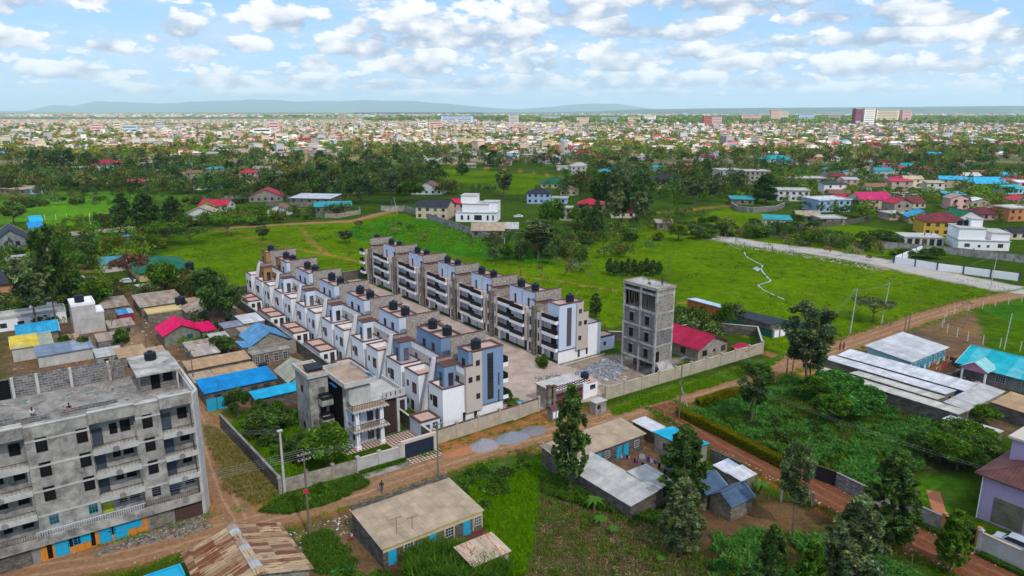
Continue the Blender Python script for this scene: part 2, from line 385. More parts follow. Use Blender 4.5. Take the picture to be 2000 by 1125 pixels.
PATHS = [([P(1010,540),P(1090,548),P(1220,572),P(1330,590),P(1440,610)], .55, DIRT), ([P(440,450),P(520,475),P(650,500),P(720,515)], .6, DIRT),
    ([P(590,445),(P(600,465)),P(640,500)], .6, DIRT), ([P(1120,415),P(1240,418),P(1330,412),P(1420,402)], 1.6, DIRT), ([P(870,320),P(1000,333),P(1100,345)], 1.5, DIRT),
    ([P(135,500),P(150,530),P(165,560),P(140,590)], 1.3, (.3,.2,.12)), ([P(15,330),P(70,378)], 2.6, (.3,.2,.14)), ([P(230,640),P(262,700)], 3.5, (.24,.17,.12)),
    ([P(1500,690),P(1560,712),P(1600,740)], 1.5, DIRT), ([P(1535,478),P(1640,500),P(1740,528)], 1.0, (.3,.24,.17))]
def axis(a, b, step, lo, hi, g=1.13):
    c = list(np.arange(a, b, step)); s = step; x = a
    while x > lo: s *= g; x -= s; c.insert(0, x)
    s = step; x = c[-1]
    while x < hi: s *= g; x += s; c.append(x)
    return np.array(c)
def make_ground():
    xs = axis(-90, 165, .8, -70000, 70000); ys = axis(56, 330, .8, -300, 90000, 1.06)
    X, Y = np.meshgrid(xs, ys); n = X.shape
    wx = X + 1.6 * vnoise(X / 4, Y / 4, 1) + .5 * vnoise(X, Y, 5, 2); wy = Y + 1.6 * vnoise(X / 4, Y / 4, 2) + .5 * vnoise(X, Y, 6, 2)
    C = np.empty(n + (3,)); C[:] = SCRUB
    far = Y > 330; C[far] = WOOD
    t = vnoise(X / 60, Y / 60, 8, 5); C[(Y > 700) & (t > -.25)] = TOWN; C[(Y > 700) & (t > .25)] = (.10, .16, .04)
    C[Y > 4200] = FARG; t2 = vnoise(X / 900, Y / 2600, 3, 4); C[(Y > 4200) & (t2 > .1)] = (.045, .09, .03); C[(Y > 6500) & (t2 < -.25)] = (.26, .27, .13)
    for poly, c in ZONES: C[inside(wx, wy, poly)] = c
    for pts, wd, c in PATHS: C[near_line(wx, wy, pts, wd)] = c
    for k, (pts, wd) in ROADS.items():
        C[near_line(wx, wy, pts, wd / 2 + .9)] = REDDIRT if k == 'side_street' else GRAVEL if k == 'gravel_road' else (.24, .135, .07)
    # soften the borders a little
    for _ in range(1):
        C[1:-1, 1:-1] = (C[1:-1, 1:-1] * 2 + C[:-2, 1:-1] + C[2:, 1:-1] + C[1:-1, :-2] + C[1:-1, 2:]) / 6
    ny, nx = n; idx = np.arange(nx * ny).reshape(ny, nx)
    F = np.stack([idx[:-1, :-1], idx[:-1, 1:], idx[1:, 1:], idx[1:, :-1]], -1).reshape(-1, 4)
    V = np.stack([X, Y, np.zeros(n)], -1).reshape(-1, 3)
    m, t, b = principled('ground_cover', 1, 0)
    a = t.n.new('ShaderNodeVertexColor'); a.layer_name = 'zone'; co = objco(t)
    n1 = t.noise(co, .035, 7, .65); n2 = t.noise(co, .42, 8, .72); n3 = t.noise(co, 3.2, 6, .7)
    c = t.mix(1, a.outputs[0], t.mix(t.rng(n1, .3, .7), (.62, .68, .85), (1.5, 1.28, .95)), 'MULTIPLY')
    c = t.mix(1, c, t.mix(t.rng(n2, .32, .68), (.58, .62, .7), (1.45, 1.32, 1.1)), 'MULTIPLY')
    nb = t.noise(t.scale(co, (.6, 1, 1)), .16, 9, .75, 1.5); c = t.mix(t.rng(nb, .56, .70, 0, .65), c, (.16, .125, .05))
    c = t.mix(1, c, t.mix(t.rng(n3, .25, .75), (.55, .58, .6), (1.5, 1.42, 1.35)), 'MULTIPLY')
    n4 = t.noise(co, .11, 8, .7)
    c = t.mix(t.rng(n4, .57, .74, 0, .5), c, (.15, .15, .03))
    n5 = t.noise(co, .07, 9, .75, .8); c = t.mix(t.rng(n5, .52, .66, 0, .45), c, t.mix(1, c, (.55, .62, .8), 'MULTIPLY'))
    n6 = t.noise(t.scale(co, (.5, 1.6, 1)), .3, 6, .7, 1.2); c = t.mix(t.rng(n6, .58, .7, 0, .35), c, t.mix(1, c, (1.7, 1.35, .9), 'MULTIPLY'))
    t.put(b.inputs['Base Color'], c); t.put(b.inputs['Normal'], t.bump(t.math('ADD', n2, n3), .9, .25))
    me = np_mesh('ground', V, F, m)
    at = me.color_attributes.new('zone', 'FLOAT_COLOR', 'POINT')
    at.data.foreach_set('color', np.concatenate([C.reshape(-1, 3), np.ones((nx * ny, 1))], 1).astype(np.float32).ravel())
    tag(link(bpy.data.objects.new('ground', me)), 'green ground with bright grass fields and bare earth', kind='structure')
make_ground()

def M_road(name, col, rut, edge):
    m, t, b = principled(name, 1, 0); co = objco(t)
    a = t.n.new('ShaderNodeVertexColor'); a.layer_name = 'col'; across = t.sep(a.outputs[0])[0]
    n1 = t.noise(co, .25, 8, .7); n2 = t.noise(co, 1.6, 7, .7); n3 = t.noise(co, 7, 5, .7)
    r = t.math('ABSOLUTE', t.math('SUBTRACT', t.math('ABSOLUTE', t.math('ADD', across, t.math('MULTIPLY_ADD', n1, .5, -.25))), .36))
    c = t.mix(t.rng(r, .0, .16, .95, 0), col, rut); g2 = t.rng(t.math('ABSOLUTE', t.math('ADD', across, t.math('MULTIPLY_ADD', n2, .3, -.15))), .0, .14, .45, 0); c = t.mix(g2, c, edge)
    c = t.mix(t.rng(n1, .5, .68, 0, .6), c, edge)
    c = t.mix(1, c, t.mix(t.rng(n2, .3, .7), (.72,) * 3, (1.3, 1.28, 1.24)), 'MULTIPLY')
    c = t.mix(1, c, t.mix(t.rng(n3, .3, .7), (.7,) * 3, (1.3,) * 3), 'MULTIPLY')
    t.put(b.inputs['Base Color'], c); t.put(b.inputs['Normal'], t.bump(t.math('ADD', n2, n3), .8, .12))
    return m
def resample(pts, step):
    out = []
    for (x0, y0), (x1, y1) in zip(pts[:-1], pts[1:]):
        k = max(1, int(math.hypot(x1 - x0, y1 - y0) / step))
        out += [(x0 + (x1 - x0) * i / k, y0 + (y1 - y0) * i / k) for i in range(k)]
    a = np.array(out + [pts[-1]])
    for _ in range(6): a[1:-1] = (a[:-2] + 2 * a[1:-1] + a[2:]) / 4
    return a
def road(name, label, pts, wd, mat, z=.012, ragged=.35, step=1.0):
    a = resample(pts, step); d = np.gradient(a, axis=0); d /= np.linalg.norm(d, axis=1)[:, None] + 1e-9
    nrm = np.stack([-d[:, 1], d[:, 0]], 1); k = len(a); cols = [-1, -.8, -.5, -.2, .2, .5, .8, 1]
    V, A = [], []
    for j, c in enumerate(cols):
        jit = vnoise(np.arange(k) * .45, np.full(k, j * 7.7), 21 + j, 3) * ragged * (1 if abs(c) == 1 else .2)
        p = a + nrm * (c * wd / 2 + jit)[:, None]; V.append(np.concatenate([p, np.full((k, 1), z)], 1)); A.append(np.full(k, c))
    V = np.concatenate(V); m = len(cols)
    F = np.array([[j * k + i, j * k + i + 1, (j + 1) * k + i + 1, (j + 1) * k + i] for j in range(m - 1) for i in range(k - 1)])
    me = np_mesh(name, V, F[:, ::-1], mat)
    at = me.color_attributes.new('col', 'FLOAT_COLOR', 'POINT'); q = np.abs(np.concatenate(A))[:, None]
    at.data.foreach_set('color', np.concatenate([q, q, q, q * 0 + 1], 1).astype(np.float32).ravel())
    return tag(link(bpy.data.objects.new(name, me)), label, kind='structure')
m_road = M_road('dirt_road', (.27, .148, .080), (.37, .225, .135), (.17, .11, .065))
m_red = M_road('red_dirt_road', (.165, .060, .032), (.22, .10, .058), (.15, .085, .05))
m_grav = M_road('gravel_surface', (.40, .37, .35), (.46, .43, .41), (.27, .24, .2))
_lab = {'main_road': 'rutted brown dirt road running past the walled terraces', 'side_street': 'red dirt side street beside the clipped hedge', 'left_lane': 'narrow dirt lane beside the unfinished block',
        'gravel_road': 'wide pale gravel road across the green field', 'field_path': 'reddish dirt track curving along the field edge'}
for i, (k, (pts, wd)) in enumerate(ROADS.items()):
    road(k, _lab[k], pts, wd, m_red if k == 'side_street' else m_grav if k == 'gravel_road' else m_road, z=.012 + .005 * i)

# far hills and the raised plain on the right
def ridge(name, label, prof, dist, depth, col, rough=.10, z0=0):
    """a hill range: profile of (azimuth pixel, skyline pixel); a grid of real relief, not a card"""
    pxs = np.linspace(prof[0][0], prof[-1][0], 220); top = np.interp(pxs, [p[0] for p in prof], [p[1] for p in prof])
    ks = np.linspace(0, 1, 14); V = []
    for k in ks:
        Dk = dist + depth * k
        h = (HORIZON - top) / CAM_F * (dist + depth * .5) * .97 + CAM_H * (1 if z0 else 0)
        prof_k = math.sin(min(1, k * 1.9) * math.pi / 2) if k < .53 else math.cos((k - .53) / .47 * math.pi / 2)
        hh = np.maximum(h, 0) * prof_k * (1 + rough * vnoise(pxs / 28, np.full(len(pxs), k * 5), 40, 4)) - (2 if k in (0, 1) else 0)
        V.append(np.stack([(pxs - 1000) / CAM_F * Dk, np.full(len(pxs), Dk), hh], 1))
    V = np.concatenate(V); n = len(pxs)
    F = np.array([[j * n + i, j * n + i + 1, (j + 1) * n + i + 1, (j + 1) * n + i] for j in range(len(ks) - 1) for i in range(n - 1)])
    m, t, b = principled(name + '_cover', .95, .1)
    c = t.mix(t.noise(objco(t), .0011, 6, .6), tuple(x * .6 for x in col), tuple(x * 1.3 for x in col))
    if z0 or name == 'plateau':
        sp = t.noise(t.scale(objco(t), (1, .35, 1)), .016, 6, .8); c = t.mix(t.rng(sp, .56, .62, 0, .8), c, (.42, .38, .36)); c = t.mix(t.rng(t.noise(objco(t), .0012, 4), .52, .6, 0, .6), c, (.03, .06, .04))
    t.put(b.inputs['Base Color'], c)
    return tag(link(bpy.data.objects.new(name, np_mesh(name, V, F, m, smooth=True))), label, kind='structure')
ridge('hills', 'long pale blue hill range on the horizon', [(70,216),(100,209),(130,203),(170,205),(215,196),(260,197),(330,200),(400,196),(450,195),(530,192),(600,196),(700,194),(800,195),(860,199),(930,206),(1010,211),(1060,207),(1120,202),(1160,200),(1200,201),(1250,208),(1300,214),(1330,217)], 26000, 7000, (.05, .075, .06))
ridge('plateau', 'low blue plateau with scattered far settlement on the right', [(700,216.5),(900,215.5),(1050,214),(1150,212),(1250,208),(1400,206),(1600,204.5),(1800,203),(2000,201),(2300,200)], 9000, 9000, (.06, .10, .07), .05)
# ================================================================ MATERIALS AND BUILDING KIT
m_stone = M_block('grey_stone_block', (.15, .125, .10), (.27, .235, .195), (.12, .105, .09), .6, .3)
m_stone_d = M_block('dark_stone_block', (.08, .072, .068), (.17, .15, .13), (.07, .062, .056), .6, .3, stain=.6)
m_block_l = M_block('raw_block', (.115, .11, .115), (.20, .19, .19), (.30, .29, .285), .75, .34, ms=.035, stain=.7)
m_stone_w = M_block('pale_stone_block', (.30, .26, .21), (.40, .35, .29), (.24, .21, .18), stain=.4)
m_rubble = M_rubble('rubble_facing', (.47, .41, .36), (.29, .245, .215), (.17, .145, .13), 3.0)
m_gable = M_rubble('random_stone', (.33, .29, .22), (.17, .14, .11), (.30, .28, .25), 3.0)
m_conc = M_concrete('weathered_render', (.285, .265, .245), .7, (.085, .068, .048))
m_conc_d = M_concrete('dark_concrete', (.20, .19, .185), .5)
m_conc_l = M_concrete('pale_concrete', (.44, .42, .40), .25, (.2, .19, .17))
m_deck = M_concrete('dusty_slab', (.235, .215, .20), .6, (.10, .09, .085))
m_white = M_plain('white_render', (.80, .79, .81), .9, .07, 1, .1, dirt=.14)
m_lblue = M_plain('pale_blue_render', (.56, .62, .73), .9, .06, 1, .1, dirt=.05)
m_blue = M_plain('blue_grey_render', (.19, .275, .41), .9, .07, 1, .1, dirt=.06)
m_tower2 = M_plain('ice_blue_render', (.52, .58, .70), .9, .05, 1, .1, dirt=.05)
m_beige = M_plain('beige_render', (.50, .43, .38), .9, .06, 1, .1, dirt=.06)
m_tan = M_plain('tan_render', (.36, .20, .085), .9, .08, 1, .1)
m_coping = M_plain('brown_coping', (.115, .058, .052), .8, .15, 2, .2)
m_pink = M_plain('pink_screed', (.50, .33, .27), .9, .16, .8, .1, dirt=.3)
m_cream = M_plain('cream_paint', (.55, .42, .20), .85, .1, 1, .2)
m_wallw = M_concrete('compound_wall_render', (.43, .36, .28), .22, (.22, .17, .12))
m_black = M_plain('black_metal', (.018, .018, .022), .45, .2, 3, .5, dirt=0)
m_darkwood = M_plain('dark_maroon_timber', (.10, .022, .022), .7, .2, 3)
m_tank = M_plain('black_plastic', (.016, .020, .030), .42, .15, 3, .5, dirt=0)
m_tankblue = M_plain('blue_plastic', (.01, .25, .55), .5, .1, 3, .5, dirt=0)
m_glass = M_glass(); m_railglass = M_glass('smoked_glass', (.012, .010, .012))
m_frame = M_plain('dark_window_frame', (.05, .03, .028), .6, .1, 3)
m_framew = M_plain('pale_window_frame', (.5, .52, .55), .6, .1, 3)
m_turq = M_plain('turquoise_paint', (.015, .28, .36), .7, .12, 2, .3, dirt=.12)
m_door = M_plain('dull_steel_door', (.06, .075, .10), .6, .2, 2)
m_dark = M_plain('dark_opening', (.012, .011, .012), .95, .2, 2, .05)
m_wood = M_plain('grey_timber', (.22, .17, .12), .9, .3, 3)
m_pole = M_plain('weathered_pole', (.16, .125, .10), .9, .25, 4)
m_polec = M_concrete('concrete_pole', (.42, .41, .40), .2)
m_wire = M_plain('wire', (.30, .29, .30), .5, .1, 3, .3, dirt=0)
m_steel = M_plain('rust_brown_steel', (.09, .05, .04), .6, .2, 3)
def sheets(): pass
r_tan = M_sheet('tan_iron_sheet', (.37, .285, .20), .22, (.17, .09, .05))
r_tan2 = M_sheet('brown_iron_sheet', (.40, .26, .15), .5, (.2, .09, .045))
r_grey = M_sheet('grey_iron_sheet', (.42, .41, .40), .08)
r_white = M_sheet('bright_iron_sheet', (.56, .56, .59), .12, var=.12)
r_whiteT = M_sheet('tarnished_iron_sheet', (.50, .47, .42), .15, var=.16)
r_rust = M_sheet('rusty_iron_sheet', (.50, .37, .22), .62, (.085, .022, .012), panel=(.75, 2.4), alt=(.13, .036, .018), altp=.5)
r_rustg = M_sheet('half_rusted_sheet', (.34, .28, .23), .45, (.14, .05, .028), alt=(.20, .085, .05), altp=.35)
r_blue = M_sheet('bright_blue_sheet', (.001, .205, .50), .06, var=.05, panel=(1, 9))
r_blue2 = M_sheet('sea_blue_sheet', (.03, .30, .50), .05, var=.12)
r_blue3 = M_sheet('faded_blue_sheet', (.10, .26, .46), .06, var=.15)
r_navy = M_sheet('slate_blue_sheet', (.065, .11, .18), 0, var=.06, panel=(.9, 9))
r_turq = M_sheet('turquoise_sheet', (.01, .36, .44), 0, var=.06, panel=(2.4, 4.5), alt=(.24, .56, .60), altp=.28)
r_turq2 = M_sheet('cyan_sheet', (.01, .33, .55), 0, var=.06, panel=(1, 9))
r_pink = M_sheet('magenta_sheet', (.66, .002, .10), 0, var=.06, panel=(1, 9))
r_red = M_sheet('crimson_sheet', (.36, .012, .05), .12, (.2, .04, .04), var=.10, panel=(1, 5))
r_brown = M_sheet('maroon_tile', (.115, .050, .045), 0, var=.12, pitch=.4, panel=(.5, .5))
r_dark = M_sheet('charcoal_tile', (.030, .032, .042), 0, var=.12, pitch=.4, panel=(.5, .5))
r_green = M_sheet('green_tile', (.01, .12, .06), 0, var=.1, pitch=.4, panel=(.5, .5))

_wc = {}
def win_mesh(w, h, style='bars'):
    k = (round(w, 2), round(h, 2), style)
    if k in _wc: return _wc[k]
    f, p = MB(), MB(); t = .06
    if style in ('bars', 'slim', 'pale', 'blue'):
        f.box(-w/2 - t, w/2 + t, -.05, .02, -t, 0).box(-w/2 - t, w/2 + t, -.05, .02, h, h + t).box(-w/2 - t, -w/2, -.05, .02, 0, h).box(w/2, w/2 + t, -.05, .02, 0, h)
        n = max(1, int(round(w / .55)))
        for i in range(1, n + 1): x = -w/2 + w * i / (n + 1); f.box(x - .02, x + .02, -.045, 0, 0, h)
        if style != 'slim':
            for i in range(1, 3): z = h * i / 3; f.box(-w/2, w/2, -.04, 0, z - .02, z + .02)
    elif style == 'grille':      # burglar bars over an empty opening
        f.box(-w/2 - t, w/2 + t, -.06, .02, -t, 0).box(-w/2 - t, w/2 + t, -.06, .02, h, h + t).box(-w/2 - t, -w/2, -.06, .02, 0, h).box(w/2, w/2 + t, -.06, .02, 0, h)
        for i in range(1, 3): x = -w/2 + w * i / 3; f.box(x - .025, x + .025, -.05, -.01, 0, h)
        for i in range(1, 6): z = h * i / 6; f.box(-w/2, w/2, -.05, -.01, z - .018, z + .018)
    elif style == 'strip':
        f.box(-w/2 - t, w/2 + t, -.05, .02, -t, 0).box(-w/2 - t, w/2 + t, -.05, .02, h, h + t).box(-w/2 - t, -w/2, -.05, .02, 0, h).box(w/2, w/2 + t, -.05, .02, 0, h)
        for i in range(1, 12): z = h * i / 12; f.box(-w/2, w/2, -.045, 0, z - .03, z + .03)
    elif style == 'door':
        f.box(-w/2 - t, w/2 + t, -.06, .02, h, h + t).box(-w/2 - t, -w/2, -.06, .02, 0, h).box(w/2, w/2 + t, -.06, .02, 0, h)
        for i in range(2):
            x0 = -w/2 + .06 + i * w/2
            for j in range(3): f.box(x0, x0 + w/2 - .12, -.055, 0, .15 + j * h/3.1, .15 + j * h/3.1 + h/3.1 - .14)
    p.box(-w/2, w/2, -.02, .02, 0, h)
    fm = {'bars': m_frame, 'slim': m_frame, 'grille': m_black, 'strip': m_frame, 'pale': m_framew, 'blue': m_turq, 'door': m_frame}[style]
    pm = {'grille': m_dark, 'door': m_door}.get(style, m_glass)
    r = (f.mesh('window_frame', fm), p.mesh('pane', pm)); _wc[k] = r; return r
ROT = {'f': 0, 'r': math.pi / 2, 'l': -math.pi / 2, 'b': math.pi}
def opening(par, side, s, z, w, h, style='bars', Lx=0, Ly=0, off=.004, name='window', doormat=None):
    """an opening on a face of par: s runs along x (front/back) or y (sides)"""
    loc = {'f': (s, -off, z), 'b': (s, Ly + off, z), 'r': (Lx + off, s, z), 'l': (-off, s, z)}[side]
    f, p = win_mesh(w, h, style)
    if doormat:
        k = (p.name, doormat.name)
        if k not in _wc: q = p.copy(); q.materials.clear(); q.materials.append(doormat); g = f.copy(); g.materials.clear(); g.materials.append(doormat); _wc[k] = (g, q)
        f, p = _wc[k]
    o = place(name, f, par, loc, ROT[side])
    place('pane' if name == 'window' else 'door_leaf', p, o)
    return o
def roof_part(par, kind, Lx, Ly, h, rh, ov, mat, wallm, extra_wall=True, trim=None):
    """walls and roof in one call; *_y kinds are built turned a quarter"""
    turn = kind.endswith('_y'); A, B = (Ly, Lx) if turn else (Lx, Ly)
    wl, rf = MB(), MB(); k = kind[:-2] if kind[-2:] in ('_x', '_y') else kind; t = .07
    if k == 'gable':
        wl.add([(0,0,0),(A,0,0),(A,B,0),(0,B,0),(0,0,h),(A,0,h),(A,B,h),(0,B,h),(0,B/2,h+rh),(A,B/2,h+rh)],
               [(0,3,2,1),(0,1,5,4),(1,2,6,9,5),(2,3,7,6),(3,0,4,8,7),(4,5,9,8),(6,7,8,9)])
        sl = rh / (B / 2); e = h - ov * sl + t + .02; tp = h + rh + t + .02
        rf.slab([(-ov,-ov,e),(A+ov,-ov,e),(A+ov,B/2,tp),(-ov,B/2,tp)], t); rf.slab([(A+ov,B+ov,e),(-ov,B+ov,e),(-ov,B/2,tp),(A+ov,B/2,tp)], t)
        rf.box(-ov, A+ov, B/2-.14, B/2+.14, tp-.01, tp+.05)
    elif k == 'hip':
        wl.box(0, A, 0, B, 0, h); sl = rh / (B / 2); e = h - ov * sl * .6 + .02; tp = h + rh; r = min(B/2, A/2) ; r0, r1 = (r, A - r) if A > B + .2 else (A/2-.05, A/2+.05)
        rf.add([(-ov,-ov,e),(A+ov,-ov,e),(A+ov,B+ov,e),(-ov,B+ov,e),(r0,B/2,tp),(r1,B/2,tp),(-ov,-ov,e-t*2),(A+ov,-ov,e-t*2),(A+ov,B+ov,e-t*2),(-ov,B+ov,e-t*2)],
               [(0,1,5,4),(1,2,5),(2,3,4,5),(3,0,4),(6,9,8,7),(0,6,7,1),(1,7,8,2),(2,8,9,3),(3,9,6,0)])
        rf.tube((r0, B/2, tp), (r1, B/2, tp), .1, n=5)
        for c, q in (((-ov,-ov), r0), ((-ov,B+ov), r0), ((A+ov,-ov), r1), ((A+ov,B+ov), r1)): rf.tube((*c, e), (q, B/2, tp), .07, n=4)
    elif k == 'mono':                         # low at y=0, high at y=B (rh may be negative)
        wl.add([(0,0,0),(A,0,0),(A,B,0),(0,B,0),(0,0,h),(A,0,h),(A,B,h+rh),(0,B,h+rh)], [(0,3,2,1),(0,1,5,4),(1,2,6,5),(2,3,7,6),(3,0,4,7),(4,5,6,7)])
        sl = rh / B; z0, z1 = h - ov * sl + t + .02, h + rh + ov * sl + t + .02
        n = max(1, int(A / 6)); xs = [-ov + (A + 2*ov) * i / n for i in range(n + 1)]
        for i in range(n):
            j = .012 * (i % 2); o2 = random.uniform(-.08, .08)
            rf.slab([(xs[i]+.004,-ov+o2,z0+j),(xs[i+1],-ov+o2,z0+j),(xs[i+1],B+ov,z1+j),(xs[i]+.004,B+ov,z1+j)], t)
    elif k == 'flat':
        wl.box(0, A, 0, B, 0, h); p = .22; q = rh
        rf.box(-ov, A+ov, -ov, B+ov, h + .003, h + .12)
        if q > 0:
            z0, z1 = h + .12, h + .12 + q
            rf.box(-ov, A+ov, -ov, p-ov, z0, z1).box(-ov, A+ov, B+ov-p, B+ov, z0, z1).box(-ov, p-ov, p-ov, B+ov-p, z0, z1).box(A+ov-p, A+ov, p-ov, B+ov-p, z0, z1)
    w_ = wl.build('wall', wallm, par); r_ = rf.build('roof', mat, par)
    if turn:
        for o in (w_, r_): o.rotation_euler = (0, 0, math.pi / 2); o.location = (Lx, 0, 0)
    if trim and k == 'gable':
        f = MB(); sl = rh / (B/2); e = h - ov*sl; tp = h + rh
        for x in (-ov-.05, A+ov+.003):
            f = MB(); f.slab([(x,-ov,e+.13),(x+.05,-ov,e+.13),(x+.05,B/2,tp+.13),(x,B/2,tp+.13)], .24); f.slab([(x,B/2+.002,tp+.13),(x+.05,B/2+.002,tp+.13),(x+.05,B+ov,e+.13),(x,B+ov,e+.13)], .24)
        q = f.build('barge_board', trim, par)
        if turn: q.rotation_euler = (0, 0, math.pi / 2); q.location = (Lx, 0, 0)
    return w_, r_
def house(name, label, cat, O, x0, x1, y0, y1, h, roof, rh, roofm, wallm, ov=.35, wins=(), group=None, ang=STREET, trim=None, z=0):
    o = thing(name, label, cat, grid(O, x0, y0, ang), z, ang, group); Lx, Ly = x1 - x0, y1 - y0
    roof_part(o, roof, Lx, Ly, h, rh, ov, roofm, wallm, trim=trim)
    for q in wins:
        side, s, zz, w, hh = q[:5]; st = q[5] if len(q) > 5 else 'bars'; dm = q[6] if len(q) > 6 else None
        opening(o, side, s, zz, w, hh, st, Lx, Ly, name='door' if st == 'door' else 'window', doormat=dm)
    return o
def row_of(side, L, n, z, w, h, st='bars', dm=None): return [(side, L * (i + .5) / n, z, w, h, st, dm) for i in range(n)]

def ring_wall(name, label, pts, h, mat, cop=None, thick=.22, pillars=0, pillar_mat=None, group=None, closed=False):
    """a garden or compound wall along ground points"""
    a = thing(name, label, 'wall', pts[0], group=group); ox, oy = pts[0]; wl, cp = MB(), MB(); P_ = []
    for (x0, y0), (x1, y1) in zip(pts[:-1], pts[1:]):
        L = math.hypot(x1-x0, y1-y0); ux, uy = (x1-x0)/L, (y1-y0)/L; nx, ny = -uy, ux
        def q(t, s): return (x0-ox+ux*t+nx*s, y0-oy+uy*t+ny*s)
        wl.prism([q(0,-thick/2), q(L,-thick/2), q(L,thick/2), q(0,thick/2)], 0, h)
        cp.prism([q(-.04,-thick/2-.07), q(L+.04,-thick/2-.07), q(L+.04,thick/2+.07), q(-.04,thick/2+.07)], h+.002, h+.09)
        if pillars:
            k = max(1, int(round(L / pillars)))
            for i in range(k + 1): P_.append((q(L*i/k, 0), math.atan2(uy, ux)))
    w_ = wl.build('masonry', mat, a)
    if cop: cp.build('coping', cop, a)
    if pillars:
        me = None; b = MB(); b.box(-.2,.2,-.2,.2,0,h+.25).box(-.28,.28,-.28,.28,h+.252,h+.36).box(-.18,.18,-.18,.18,h+.362,h+.46); me = b.mesh('pillar', pillar_mat or mat)
        for (x, y), r in P_: place('pillar', me, a, (x, y, 0), r)
    return a
_tk = {}
def tank(xy, z, label, r=.85, h=1.75, mat=None, group='black water tanks on the terrace roofs', name='water_tank'):
    mat = mat or m_tank; k = (r, h, mat.name)
    if k not in _tk:
        b = MB(); pr = [(r*.98, 0)]
        for i in range(6): z0 = h*.86*i/6; pr += [(r, z0+.02), (r, z0+h*.10), (r*.955, z0+h*.115), (r*.955, z0+h*.135)]
        pr += [(r, h*.87), (r*.85, h*.93), (r*.4, h*.99), (.3, h)]
        b.lathe(pr, 18); me = b.mesh('tank_shell', mat); l = MB(); l.lathe([(.3, 0), (.3, .1), (.24, .16)], 12); _tk[k] = (me, l.mesh('lid', mat))
    o = thing(name, label, 'water tank', xy, z, random.uniform(0, 90), group)
    place('tank_shell', _tk[k][0], o); place('lid', _tk[k][1], o, (0, 0, h + .002)); return o
